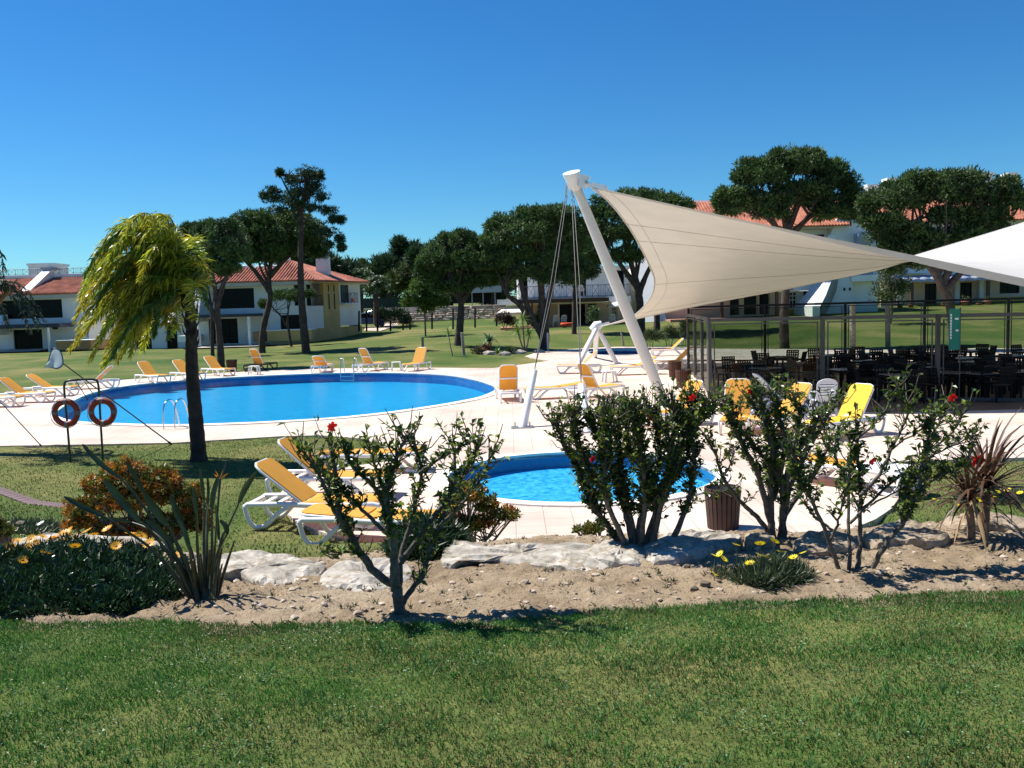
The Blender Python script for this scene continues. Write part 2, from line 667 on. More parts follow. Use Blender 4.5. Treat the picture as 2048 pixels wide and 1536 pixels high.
def sheet(name, outer, holes, z, thick, m, kind=None, parent=None):
    pts, edges = [], []
    for loop in [outer] + holes:
        o = len(pts)
        pts += [Vector(p) for p in loop]
        edges += [(o + i, o + (i + 1) % len(loop)) for i in range(len(loop))]
    vo, eo, fo, *_ = delaunay_2d_cdt(pts, edges, [], 0, 1e-6)
    mb = MB()
    tris = []
    for f in fo:
        cx = sum(vo[i].x for i in f) / 3; cy = sum(vo[i].y for i in f) / 3
        if inside(outer, cx, cy) and not any(inside(h, cx, cy) for h in holes):
            tris.append(tuple(f))
    mb.add([(v.x, v.y, z) for v in vo], tris)
    for loop in [outer] + holes:
        n = len(loop)
        mb.add([(p[0], p[1], z) for p in loop] + [(p[0], p[1], z - thick) for p in loop], [(i, (i + 1) % n, n + (i + 1) % n, n + i) for i in range(n)])
    ob = mb.build(name, m, parent, kind=kind, fix=False)
    bm = bmesh.new(); bm.from_mesh(ob.data)
    bmesh.ops.remove_doubles(bm, verts=bm.verts, dist=1e-5)
    bmesh.ops.recalc_face_normals(bm, faces=bm.faces)
    if any(f.normal.z < -0.5 for f in bm.faces):
        bmesh.ops.reverse_faces(bm, faces=bm.faces)
    bm.to_mesh(ob.data); bm.free()
    return ob

COP = 0.32
deck = sheet('pool_deck', DECK, [offset_poly(POOL1, COP), offset_poly(POOL2, 0.24), offset_poly(POOL3, 0.22)], 0.02, 0.16, M_PAVE, kind='structure')
tag(deck, 'pale pink paving around the round pools')

M_COP = mat('coping_stone', (0.80, 0.76, 0.68), 0.7, var=0.05, scale=3)
def pool_mats(i, deep, light):
    m = bpy.data.materials.new('pool_floor_caustics')
    m.use_nodes = True
    nt = m.node_tree; N, L = nt.nodes, nt.links
    b = N['Principled BSDF']; b.inputs['Roughness'].default_value = 0.35
    tc = N.new('ShaderNodeTexCoord')
    vo = N.new('ShaderNodeTexVoronoi'); vo.inputs['Scale'].default_value = 11 if i else 4  # cells paint the water's rippling light into the floor colour
    L.new(tc.outputs['Object'], vo.inputs['Vector'])
    rp = N.new('ShaderNodeValToRGB')
    rp.color_ramp.elements[0].color = (*deep, 1); rp.color_ramp.elements[1].color = (*light, 1)
    L.new(vo.outputs['Color'], rp.inputs[0])
    L.new(rp.outputs[0], b.inputs['Base Color'])
    return m
def water_mat(scale, strength):
    m = bpy.data.materials.new('pool_water')
    m.use_nodes = True
    nt = m.node_tree; N, L = nt.nodes, nt.links
    N.remove(N['Principled BSDF'])
    tr = N.new('ShaderNodeBsdfTransparent'); tr.inputs[0].default_value = (0.80, 0.96, 1.0, 1)
    gl = N.new('ShaderNodeBsdfGlossy'); gl.inputs['Roughness'].default_value = 0.04
    fr = N.new('ShaderNodeFresnel'); fr.inputs['IOR'].default_value = 1.33
    tc = N.new('ShaderNodeTexCoord')
    n1 = N.new('ShaderNodeTexNoise'); n1.inputs['Scale'].default_value = scale; n1.inputs['Detail'].default_value = 3; n1.inputs['Distortion'].default_value = 0.8
    L.new(tc.outputs['Object'], n1.inputs['Vector'])
    bp = N.new('ShaderNodeBump'); bp.inputs['Strength'].default_value = strength; bp.inputs['Distance'].default_value = 0.08
    L.new(n1.outputs[0], bp.inputs['Height'])
    for x in (gl, fr): L.new(bp.outputs[0], x.inputs['Normal'])
    ml = N.new('ShaderNodeMath'); ml.operation = 'MULTIPLY'; ml.inputs[1].default_value = 0.20
    L.new(fr.outputs[0], ml.inputs[0])
    ms = N.new('ShaderNodeMixShader')
    L.new(ml.outputs[0], ms.inputs[0]); L.new(tr.outputs[0], ms.inputs[1]); L.new(gl.outputs[0], ms.inputs[2])
    L.new(ms.outputs[0], N['Material Output'].inputs[0])
    return m

def pool(name, poly, depth, cop, cols, wsc, wst, label, wallc):
    c = (sum(p[0] for p in poly) / len(poly), sum(p[1] for p in poly) / len(poly))
    root = thing(name, label, 'swimming pool', (c[0], c[1], 0))
    loc = [(p[0] - c[0], p[1] - c[1]) for p in poly]
    fl = MB(); fl.add([(x, y, -depth) for x, y in loc], [tuple(range(len(loc)))])
    fl.build('pool_floor', pool_mats(name == 'round_pool', *cols), root)
    wl = MB(); n = len(loc)
    wl.add([(x, y, 0.0) for x, y in loc] + [(x, y, -depth) for x, y in loc], [(i, (i + 1) % n, n + (i + 1) % n, n + i) for i in range(n)])
    wl.build('pool_wall', mat('pool_wall_shaded', wallc, 0.3, var=0.1, scale=9), root)  # darker than the floor: shade below the rim is in this colour
    # coping, in separate stones along the rim
    o = offset_poly(loc, cop - 0.004)
    per = 2
    k = 0
    segs = 0
    while k < n:
        e = min(n, k + per)
        idx = [i % n for i in range(k, e + 1)]
        inner = [loc[i] for i in idx]; outer = [o[i] for i in idx]
        def sh(a, b, t): return (a[0] + (b[0] - a[0]) * t, a[1] + (b[1] - a[1]) * t)
        inner[-1] = sh(inner[-1], inner[-2], 0.012); outer[-1] = sh(outer[-1], outer[-2], 0.012)
        mb = MB(); mb.prism(outer + inner[::-1], -0.05, 0.045 + 0.002 * (segs % 3))
        mb.build('coping_stone', M_COP, root)
        segs += 1
        k = e
    w = sheet_water(loc, -0.10, water_mat(wsc, wst), root)
    return root

def sheet_water(loc, z, m, root):
    i2 = offset_poly(loc, -0.003)
    mb = MB(); mb.add([(x, y, z) for x, y in i2], [tuple(range(len(i2)))])
    return mb.build('water', m, root, kind='stuff')

pool('swimming_pool', POOL1, 0.40, COP, ((0.000, 0.28, 0.53), (0.002, 0.36, 0.63)), 2.6, 0.55,
     'large oval swimming pool with bright blue water and white rim, left of the sail', (0.004, 0.12, 0.36))
pool('round_pool', POOL2, 0.27, 0.24, ((0.002, 0.25, 0.52), (0.10, 0.55, 0.84)), 7.0, 0.9,
     'small round pool behind the flowering shrubs, lounge chairs at both sides', (0.01, 0.16, 0.34))
pool('paddling_pool', POOL3, 0.30, 0.22, ((0.01, 0.15, 0.33), (0.03, 0.22, 0.45)), 3.0, 0.3,
     'tiny far paddling pool between the legs of the white tripod', (0.006, 0.07, 0.2))

# ================================================================== buildings
M_WALL = mat('white_render', (0.74, 0.73, 0.70), 0.9, var=0.07, scale=0.6, bump=0.15, bscale=12)
M_PEACH = mat('peach_render', (0.66, 0.48, 0.34), 0.9, var=0.06, scale=0.8)
M_TAN = mat('ochre_render', (0.50, 0.36, 0.15), 0.9, var=0.12, scale=0.9)
M_OCHRE = mat('yellow_plinth', (0.62, 0.38, 0.06), 0.9, var=0.12, scale=1.2)
M_BROWNLOW = mat('brown_planter_wall', (0.36, 0.21, 0.10), 0.9, var=0.15, scale=1.0)
M_ROOF = mat('terracotta_tiles', (0.34, 0.105, 0.060), 0.85, var=0.3, scale=1.6, c2=(0.50, 0.18, 0.105))
M_TRIM = mat('eave_stone', (0.55, 0.50, 0.43), 0.8, var=0.08, scale=1)
M_WHITE = mat('white_paint', (0.82, 0.82, 0.80), 0.6, var=0.04, scale=2)
M_DARKG = mat('dark_window', (0.006, 0.007, 0.009), 0.2, spec=0.10)
M_DARKF = mat('dark_frame', (0.014, 0.016, 0.022), 0.6, spec=.2)
M_BLUEF = mat('navy_beam', (0.022, 0.03, 0.055), 0.6, var=0.2, scale=2)
M_LATT = mat('cream_frame', (0.62, 0.58, 0.46), 0.7)
M_BROWNW = mat('brown_wood', (0.085, 0.035, 0.02), 0.6, var=0.3, scale=6)
M_RAIL = mat('dark_rail', (0.03, 0.034, 0.045), 0.45)
M_RAILL = mat('grey_blue_rail', (0.16, 0.18, 0.22), 0.5)
M_SHUT = mat('green_shutter', (0.012, 0.05, 0.035), 0.6)
M_GREYB = mat('balcony_grey', (0.32, 0.35, 0.42), 0.8, var=0.06)

HC = [1024, 612]   # the pixel each building is measured about
def X(px, d): return atd(px, HC[1], d).x
def Z(py, d): return atd(HC[0], py, d).z

def pbox(mb, x0, y0, x1, y1, d0, d1):
    """box whose front face (at distance d0) spans the given rectangle of the photograph"""
    mb.box(X(x0, d0), X(x1, d0), d0, d1, Z(y1, d0), Z(y0, d0))

def part(root, name, m, *boxes, label=None, kind=None):
    mb = MB()
    for b in boxes: pbox(mb, *b)
    return mb.build(name, m, root, world=True, label=label, kind=kind)

def opening(root, x0, y0, x1, y1, d, name='window', mull=(), rails=(), fr=0.07, fm=None, pm=None, depth=0.22):
    """frame with mullions and a pane as its child, set back in the wall"""
    a, b, c, e = X(x0, d), X(x1, d), Z(y1, d), Z(y0, d)
    y = d + depth
    mb = MB()
    mb.box(a, b, y - 0.05, y, c, c + fr); mb.box(a, b, y - 0.05, y, e - fr, e)
    mb.box(a, a + fr, y - 0.05, y, c + fr, e - fr); mb.box(b - fr, b, y - 0.05, y, c + fr, e - fr)
    for t in mull:
        x = a + (b - a) * t
        mb.box(x - fr / 2, x + fr / 2, y - 0.047, y - 0.003, c + fr, e - fr)
    for t in rails:
        z = c + (e - c) * t
        mb.box(a + fr, b - fr, y - 0.053, y - 0.001, z - fr / 2, z + fr / 2)
    w = mb.build(name, fm or M_DARKF, root, world=True)
    g = MB(); g.box(a + 0.01, b - 0.01, y + 0.004, y + 0.03, c + 0.01, e - 0.01)
    g.build('pane', pm or M_DARKG, w, world=True)
    return w

def holes(lst, d): return [(X(a, d), X(c, d), Z(e, d), Z(b, d)) for a, b, c, e in lst]

def facade(root, x0, y0, x1, y1, d, th, hl, m=None, name='wall'):
    mb = MB()
    mb.wall(X(x0, d), X(x1, d), Z(y1, d), Z(y0, d), d, d + th, holes(hl, d))
    return mb.build(name, m or M_WALL, root, world=True)

def back_body(root, x0, y0, x1, y1, d, deep, m=None):
    """the rest of the building's shell behind the facade: sides and back"""
    a, b, c, e = X(x0, d), X(x1, d), Z(y1, d), Z(y0, d)
    mb = MB()
    mb.box(a, a + 0.25, d + 0.253, d + deep, c, e); mb.box(b - 0.25, b, d + 0.253, d + deep, c, e)
    mb.box(a + 0.252, b - 0.252, d + deep - 0.25, d + deep, c, e)
    mb.box(a + 0.252, b - 0.252, d + 0.6, d + 0.62, c, e - 0.02)
    return mb.build('wall', m or M_WALL, root, world=True)

def tiled_roof(root, poly, eave_a, eave_b, pitch=0.24, thick=0.12):
    """flat roof slope given as a 3D polygon; half-round tile rows run up the slope"""
    P = [Vector(p) for p in poly]
    A, B = Vector(eave_a), Vector(eave_b)
    ex = (B - A).normalized()
    nrm = (P[1] - P[0]).cross(P[2] - P[0]).normalized()
    if nrm.z < 0: nrm = -nrm
    up = nrm.cross(ex).normalized()
    if up.z < 0: up = -up
    mb = MB()
    n = len(P)
    mb.add([p for p in P] + [p - nrm * thick for p in P], [tuple(range(n)), tuple(range(2 * n - 1, n - 1, -1))] + [(i, (i + 1) % n, n + (i + 1) % n, n + i) for i in range(n)])
    roof = mb.build('roof', M_ROOF, root, world=True)
    q = [((p - A).dot(ex), (p - A).dot(up)) for p in P]
    smin, smax = min(a for a, b in q), max(a for a, b in q)
    rb = MB()
    s_ = smin + pitch / 2
    while s_ < smax:
        ts = []
        for i in range(n):
            (a0, b0), (a1, b1) = q[i], q[(i + 1) % n]
            if (a0 - s_) * (a1 - s_) < 0:
                ts.append(b0 + (b1 - b0) * (s_ - a0) / (a1 - a0))
        if len(ts) >= 2:
            lo, hi = min(ts), max(ts)
            if hi - lo > 0.15:
                r = pitch * 0.32
                c0 = A + ex * s_ + up * (lo - 0.04) + nrm * 0.004
                c1 = A + ex * s_ + up * hi + nrm * 0.004
                jz = nrm * (0.008 * math.sin(s_ * 7))
                vs = []
                for c in (c0, c1):
                    for k in range(4):
                        a = math.pi * k / 3
                        vs.append(c + ex * (math.cos(a) * r) + nrm * (math.sin(a) * r) + jz)
                rb.add(vs, [(k, k + 1, k + 5, k + 4) for k in range(3)] + [(0, 1, 2, 3), (7, 6, 5, 4)])
        s_ += pitch
    rb.build('roof_tiles', M_ROOF, root, world=True, kind='stuff')
    return roof

def railing(root, pts, h, n, m, xs=True, r=0.022):
    """railing along a line; posts, two rails, crossed panels"""
    A, B = Vector(pts[0]), Vector(pts[1])
    mb = MB()
    up = Vector((0, 0, 1))
    mb.tube([A + up * h, B + up * h], r * 1.2, 5); mb.tube([A + up * 0.1, B + up * 0.1], r, 5)
    for i in range(n + 1):
        p = A + (B - A) * (i / n)
        mb.tube([p, p + up * h], r, 5)
        if i < n:
            q = A + (B - A) * ((i + 1) / n)
            if xs and i % 2 == 0:
                mb.tube([p + up * 0.1, q + up * h], r * 0.7, 4); mb.tube([q + up * 0.1, p + up * h], r * 0.7, 4)
            else:
                for k in (0.25, 0.5, 0.75):
                    w = p + (q - p) * k
                    mb.tube([w + up * 0.1, w + up * h], r * 0.7, 4)
    return mb.build('railing', m, root, world=True)

# ---------------- far left villa
HC[:] = [60, 640]
d = 80.0
h = thing('villa', 'white villa at the far left edge with slanted chimney and roof terrace', 'house', (X(60, d), d, Z(703, d)))
hl = [(-30, 600, 126, 637), (24, 659, 82, 705)]
facade(h, -150, 596, 176, 720, d, 0.25, hl)
back_body(h, -150, 596, 176, 720, d, 10)
opening(h, -30, 600, 126, 637, d, mull=(0.5,), rails=(0.5,), fm=M_DARKF)
opening(h, 24, 659, 82, 705, d, mull=(0.5,))
part(h, 'eave', M_TRIM, (-150, 589, 180, 597.5, d - 0.5, d + 0.3))
e0 = (X(-150, d), d - 0.6, Z(589, d)); e1 = (X(181, d), d - 0.6, Z(588, d))
r0 = (X(-150, d), d + 4.0, Z(589, d) + 1.55); r1 = (X(181, d), d + 4.0, Z(588, d) + 1.55)
tiled_roof(h, [e0, e1, r1, r0], e0, e1)
mb = MB(); mb.box(X(-150, d), X(181, d), d + 4.01, d + 4.3, r0[2] - 0.3, r0[2] + 0.35)
mb.build('parapet', M_WHITE, h, world=True)
railing(h, [(X(-150, d), d + 4.15, r0[2] + 0.35), (X(185, d), d + 4.15, r0[2] + 0.35)], 0.55, 22, M_RAILL)
c = MB()   # slanted chimney
xa, xb = X(38, d - 0.3), X(56, d - 0.3)
c.add([(xa, d - 0.3, Z(588, d - 0.3)), (xb, d - 0.3, Z(588, d - 0.3)), (xb + 0.45, d + 3.6, Z(536, d)), (xa + 0.45, d + 3.6, Z(536, d)),
       (xa, d + 4.8, Z(588, d)), (xb, d + 4.8, Z(588, d)), (xb + 0.45, d + 4.8, Z(536, d)), (xa + 0.45, d + 4.8, Z(536, d))],
      [(0, 1, 2, 3), (5, 4, 7, 6), (1, 5, 6, 2), (4, 0, 3, 7), (3, 2, 6, 7)])
c.build('chimney', M_WHITE, h, world=True)
mb = MB(); mb.box(xa + 0.3, xb + 0.7, d + 3.4, d + 5.0, Z(536, d) + 0.005, Z(531, d)); mb.build('chimney_cap', M_GREYB, h, world=True)
mb = MB(); mb.box(X(64, d + 5), X(113, d + 5), d + 5.0, d + 8, Z(566, d + 5), Z(531, d + 5)); mb.build('stair_box', M_WALL, h, world=True)
mb = MB(); mb.box(X(62, d + 5), X(115, d + 5), d + 4.9, d + 8.1, Z(531, d + 5) + 0.004, Z(527, d + 5)); mb.build('stair_roof', M_WHITE, h, world=True)
mb = MB(); pbox(mb, -60, 648, 118, 656, d - 2.6, d - 0.01); mb.build('pergola_roof', M_BLUEF, h, world=True)
mb = MB(); mb.tube([(X(95, d - 2.5), d - 2.5, Z(705, d - 2.5)), (X(95, d - 2.5), d - 2.5, Z(656, d - 2.5))], 0.11, 8); mb.build('pergola_post', M_WHITE, h, world=True)
bt = MB()
x0 = X(2, d)
bt.prism([(d - 2.0, Z(668, d)), (d - 0.004, Z(668, d)), (d - 0.004, Z(628, d)), (d - 0.4, Z(628, d))], X(-6, d), X(16, d), axis='x')
bt.build('buttress', M_WHITE, h, world=True)
part(h, 'lamp', M_DARKF, (104, 655, 111, 660, d - 0.3, d - 0.004))
part(h, 'planter_wall', M_BROWNLOW, (108, 684, 178, 702, d - 3.5, d - 0.02))
part(h, 'planter_coping', M_WHITE, (107, 682.5, 179, 684, d - 3.56, d - 0.015))
mb = MB()
mb.add([(X(-150, d), d - 3.4, H(X(-150, d), d - 3.4) + 0.1), (X(105, d), d - 3.2, H(X(105, d), d - 3.2) + 0.12), (X(105, d), d - 0.01, H(X(105, d), d) + 0.2), (X(-150, d), d - 0.01, H(X(-150, d), d) + 0.3)], [(0, 1, 2, 3)])
mb.build('patio', M_TRIM, h, world=True)

# ---------------- left villa with hipped wing
HC[:] = [500, 630]
d = 77.0
h = thing('villa', 'white villa behind the pines with hipped terracotta roof and ochre stair panel', 'house', (X(500, d), d, Z(690, d)))
hl = [(268, 650, 300, 694), (330, 640, 352, 694), (436, 576, 510, 616), (416, 636, 474, 686), (590, 571, 622, 614), (560, 632, 604, 661)]
facade(h, 262, 567, 612, 712, d, 0.25, hl)
back_body(h, 262, 567, 612, 712, d, 12)
opening(h, 436, 576, 510, 616, d, mull=(0.5,), rails=(0.5,))
opening(h, 416, 636, 474, 686, d, mull=(0.33, 0.66))
opening(h, 590, 571, 622, 614, d, mull=(0.5,))
opening(h, 560, 632, 604, 661, d, mull=(0.5,))
opening(h, 330, 640, 352, 694, d, 'door')
opening(h, 268, 650, 300, 694, d, mull=(0.5,))
part(h, 'eave', M_TRIM, (262, 563, 620, 572, d - 0.7, d + 0.3))
ez = Z(562.5, d - 0.7)
eL = (X(262, d), d - 0.75, ez); eR = (X(634, d - 0.7), d - 0.75, ez)
hipC = Vector((X(583, d + 5.5), d + 5.5, Z(521, d + 5.5)))
rz = Z(538, d + 3.2)
rL = (X(262, d), d + 3.2, rz); rM = (X(560, d + 3.2), d + 3.2, rz)
tiled_roof(h, [eL, eR, tuple(hipC), rM, rL], eL, eR, 0.26)
# angled right wing
P0 = Vector((X(612, d), d, 0)); P1 = Vector((X(722, 86), 86.0, 0))
u = (P1 - P0).normalized(); nv = Vector((u.y, -u.x, 0))
Lw = (P1 - P0).length
M4 = Matrix((( u.x, -nv.x, 0, P0.x), (u.y, -nv.y, 0, P0.y), (0, 0, 1, 0), (0, 0, 0, 1)))
def wpart(root, name, m, boxes):
    mb = MB()
    for b in boxes: mb.box(*b)
    mb.v = [tuple(M4 @ Vector(p)) for p in mb.v]
    return mb.build(name, m, root, world=True)
zt, zb = Z(568, d), Z(700, d)
zw0, zw1 = Z(661, d), Z(615, d)
a1, a2, a3 = Lw * 0.30, Lw * 0.58, Lw
wpart(h, 'wall', M_WALL, [(0, a1, 0, 0.3, zw0, zw1)])
wpart(h, 'wall', M_WALL, [(a2, a3, 0, 0.3, zw0 + 0.1, zt)])
wpart(h, 'stair_panel', M_TAN, [(a1 + 0.002, a2 - 0.002, -0.06, 0.3, zw0 + 0.002, zt)])
wpart(h, 'plinth', M_TAN, [(0.0, a3, -0.05, 0.3, zb, zw0 - 0.002)])
for t in (0.38, 0.48):
    wpart(h, 'slot_window', M_DARKG, [(Lw * t, Lw * t + 0.22, -0.075, -0.062, Z(623, d), Z(590, d))])
    wpart(h, 'slot_window', M_DARKF, [(Lw * t, Lw * t + 0.2, -0.075, -0.062, Z(586, d), Z(572, d))])
wpart(h, 'recess', M_DARKG, [(0.3, a1 - 0.3, 1.4, 1.5, zw1, zt)])
wpart(h, 'recess', M_DARKG, [(a2 + 0.4, a2 + 1.8, -0.012, -0.002, Z(609, d), Z(571, d))])
wpart(h, 'shutter', M_SHUT, [(0.9, 1.3, 0.3, 0.36, zw1, zt - 0.1)])
wpart(h, 'shutter', M_SHUT, [(a2 + 0.42, a2 + 1.0, -0.08, -0.015, Z(609, d), Z(571, d))])
wpart(h, 'column', M_WHITE, [(0.0, 0.3, 0.0, 0.3, zw1 + 0.002, zt)])
railing(h, [tuple(M4 @ Vector((0.3, 0.05, zw1))), tuple(M4 @ Vector((a1, 0.05, zw1)))], 0.9, 4, M_RAIL)
railing(h, [tuple(M4 @ Vector((a2 + 0.2, -0.5, Z(611, d)))), tuple(M4 @ Vector((a2 + 2.6, -0.5, Z(611, d))))], 0.95, 4, M_RAIL)
wpart(h, 'balcony_slab', M_WHITE, [(a2 + 0.1, a2 + 2.8, -0.6, -0.01, Z(613, d), Z(611, d))])
wpart(h, 'towel', mat('red_towel', (0.6, 0.07, 0.02), 0.9), [(a2 + 1.3, a2 + 1.7, -0.60, -0.56, Z(609, d), Z(600, d))])
wpart(h, 'eave', M_TRIM, [(-0.6, Lw + 0.4, -0.6, 0.5, Z(568, d) + 0.004, Z(562.5, d))])
ea = M4 @ Vector((-0.75, -0.7, ez)); eb = M4 @ Vector((Lw + 0.7, -0.7, ez))
tiled_roof(h, [tuple(Vector(eR)), tuple(eb), tuple(hipC)], tuple(ea), tuple(eb), 0.26)
mb = MB(); mb.add([tuple(eb), tuple(Vector((hipC.x - 4, hipC.y + 8, ez))), tuple(hipC)], [(0, 1, 2)]); mb.build('roof', M_ROOF, h, world=True)
mb = MB()
rr = random.Random(3)
k = 0
while k < 22:
    x = lerp(rL[0], rM[0], k / 22) + rr.uniform(0, .3)
    mb.rbox(x, x + 0.5, d + 3.0, d + 3.5, rz - 0.1, rz + 0.25 + rr.uniform(0, .12), 0.05); k += 1
mb.bar((rM[0], rM[1], rz + 0.06), tuple(hipC + Vector((0, 0, 0.08))), 0.35, 0.2)
mb.build('ridge_tiles', M_WHITE, h, world=True, kind='stuff')
cx0, cx1 = X(640, 82), X(664, 82)
mb = MB(); mb.box(cx0, cx1, 81.2, 82.3, ez, Z(507, 82)); ch = mb.build('chimney', M_WALL, h, world=True)
mb = MB()
mb.add([(cx0 - .05, 81.1, Z(507, 82) + .003), (cx1 + .05, 81.1, Z(507, 82) + .003), (cx1 + .05, 82.4, Z(507, 82) + .003), (cx0 - .05, 82.4, Z(507, 82) + .003), ((cx0 + cx1) / 2, 81.1, Z(500, 82)), ((cx0 + cx1) / 2, 82.4, Z(500, 82))],
       [(0, 1, 4), (1, 2, 5, 4), (2, 3, 5), (3, 0, 4, 5), (0, 3, 2, 1)])
mb.build('chimney_cap', M_WHITE, ch, world=True)
part(h, 'pergola_roof', M_BLUEF, (386, 627, 509, 633, d - 2.6, d - 0.01))
for px in (497, 396):
    mb = MB(); mb.tube([(X(px, d - 2.5), d - 2.5, Z(690, d - 2.5)), (X(px, d - 2.5), d - 2.5, Z(633, d - 2.5))], 0.13, 8); mb.build('pergola_post', M_WHITE, h, world=True)
part(h, 'planter_wall', M_TAN, (532, 663, 622, 684, d - 1.6, d - 0.02))
part(h, 'planter_coping', M_WHITE, (531, 661, 623, 663, d - 1.66, d - 0.015))
part(h, 'planter_wall', M_BROWNLOW, (504, 664, 520, 684, d - 2.0, d - 0.02))
for (ax, bx, ty, by) in ((352, 372, 600, 640), (398, 422, 560, 640)):
    bt = MB(); bt.prism([(d - 2.4, Z(by, d)), (d - 0.004, Z(by, d)), (d - 0.004, Z(ty, d)), (d - 0.5, Z(ty, d))], X(ax, d), X(bx - 8, d), axis='x')
    bt.build('buttress', M_WHITE, h, world=True)
part(h, 'low_wall', M_WHITE, (352, 668, 372, 680, d - 4, d - 0.1))
mb = MB()
mb.add([(X(372, d - 4), d - 4, H(X(372, d), d - 4) + .12), (X(512, d - 4), d - 4, H(X(512, d), d - 4) + .12), (X(512, d - 4), d, H(X(512, d), d) + .15), (X(372, d - 4), d, H(X(372, d), d) + .2)], [(0, 1, 2, 3)])
mb.build('patio', M_TRIM, h, world=True)

# ---------------- central two-storey house with balcony
HC[:] = [1150, 600]
d = 81.0
h = thing('apartment_house', 'white balcony house seen between the big pine and the mast', 'house', (X(1150, d), d, Z(650, d)))
up = [(1042, 552, 1056, 592), (1153, 553, 1173, 592), (1231, 543, 1249, 592)]
facade(h, 1036, 540, 1258, 594, d + 2.2, 0.25, up)
opening(h, *up[0], d + 2.2, 'door'); opening(h, *up[1], d + 2.2, 'door', mull=(.5,)); opening(h, *up[2], d + 2.2, 'door', fm=mat('blue_door', (0.01, 0.02, 0.09), .5))
back_body(h, 1036, 540, 1258, 600, d + 2.2, 9)
mb = MB(); mb.box(X(1032, d + 2), X(1264, d + 2), d + 1.6, d + 12, Z(540, d + 2) + .004, Z(534, d + 2)); mb.build('roof', M_WHITE, h, world=True)
part(h, 'balcony_slab', M_WHITE, (994, 595, 1262, 606, d - 0.2, d + 2.7))
railing(h, [(X(1030, d), d - 0.1, Z(595, d)), (X(1262, d), d - 0.1, Z(595, d))], Z(571, d) - Z(595, d), 18, M_RAIL)
lo = [(1073, 608, 1083, 640), (1118, 608, 1143, 648), (1155, 608, 1170, 648), (1176, 608, 1192, 648), (1223, 608, 1233, 640)]
facade(h, 1060, 606.5, 1262, 662, d + 1.0, 0.25, lo, M_PEACH)
for q in (lo[0], lo[4]):
    opening(h, *q, d + 1.0, mull=(.5,), rails=(.25, .5, .75), fm=M_LATT, fr=0.09)
for q in lo[1:4]:
    opening(h, *q, d + 1.0, 'door')
part(h, 'pergola_beam', M_BROWNW, (1034, 596.5, 1218, 604, d - 2.6, d - 0.21))
for px in (1062, 1115, 1150, 1217):
    mb = MB(); mb.box(X(px, d - 2.4), X(px + 3.5, d - 2.4), d - 2.4, d - 2.25, Z(652, d), Z(604, d - 2.4)); mb.build('pergola_post', M_PEACH if px > 1100 else M_BROWNW, h, world=True)
mb = MB(); mb.box(X(1000, d), X(1262, d), d - 3.2, d + 1.2, Z(664, d), Z(650, d)); mb.build('patio', mat('red_patio', (0.42, 0.2, 0.14), .85, var=.1), h, world=True)
bt = MB(); bt.prism([(d - 1.5, Z(650, d)), (d + 9, Z(650, d)), (d + 9, Z(500, d)), (d + 3.2, Z(500, d))], X(1284, d), X(1326, d), axis='x')
bt.build('gable_wall', M_WALL, h, world=True)
bt = MB(); bt.prism([(d - 1.9, Z(652, d)), (d - 1.504, Z(652, d)), (d + 3.196, Z(500, d)), (d + 2.6, Z(500, d))], X(1272, d), X(1312, d), axis='x')
bt.build('buttress', M_WHITE, h, world=True)
# letter sign D on the upper wall
cu = bpy.data.curves.new('letter_sign', 'FONT'); cu.body = 'D'; cu.size = 0.5; cu.extrude = 0.012; cu.align_x = 'CENTER'; cu.align_y = 'CENTER'
lt0 = bpy.data.objects.new('letter', cu); COL.objects.link(lt0); bpy.context.view_layer.update()
lm = bpy.data.meshes.new_from_object(lt0.evaluated_get(bpy.context.evaluated_depsgraph_get())); bpy.data.objects.remove(lt0)
lm.materials.clear(); lm.materials.append(M_WHITE)
lt = bpy.data.objects.new('letter', lm); COL.objects.link(lt)
sg = MB(); p = atd(1254, 549, d + 2.2); sg.box(p.x - .2, p.x + .2, p.y - .03, p.y - .003, p.z - .25, p.z + .25)
sgn = sg.build('letter_sign', M_DARKF, h, world=True, label='small dark plate with the letter D')
lt.parent = sgn; lt.location = (p.x - h.location.x, p.y - .045 - h.location.y, p.z - h.location.z); lt.rotation_euler = (math.pi / 2, 0, 0)
# awning
aw = MB(); n = 22
M_AWN = mat('cream_awning', (0.86, 0.78, 0.60), .8); M_AWN2 = mat('pale_stripe', (0.9, 0.88, 0.84), .8)
aroot = thing('awning', 'cream striped awning at the left end of the balcony house', 'awning', (X(1025, d), d - 1, Z(625, d)))
for i in range(n):
    a = MB()
    t0, t1 = i / n, (i + 1) / n
    def ap(t, s_): 
        return Vector((lerp(X(994, d), X(1056, d), t) + (0.8 if s_ == 0 else 0) * (1 - t), d + 0.9 - 2.6 * s_, Z(608, d) - (Z(608, d) - Z(621, d)) * s_))
    a.add([ap(t0, 0), ap(t1, 0), ap(t1, 1), ap(t0, 1), ap(t1, 1) - Vector((0, 0, .22)), ap(t0, 1) - Vector((0, 0, .22))], [(0, 1, 2, 3), (3, 2, 4, 5)])
    a.build('awning_stripe', M_AWN if i % 2 else M_AWN2, aroot, world=True)

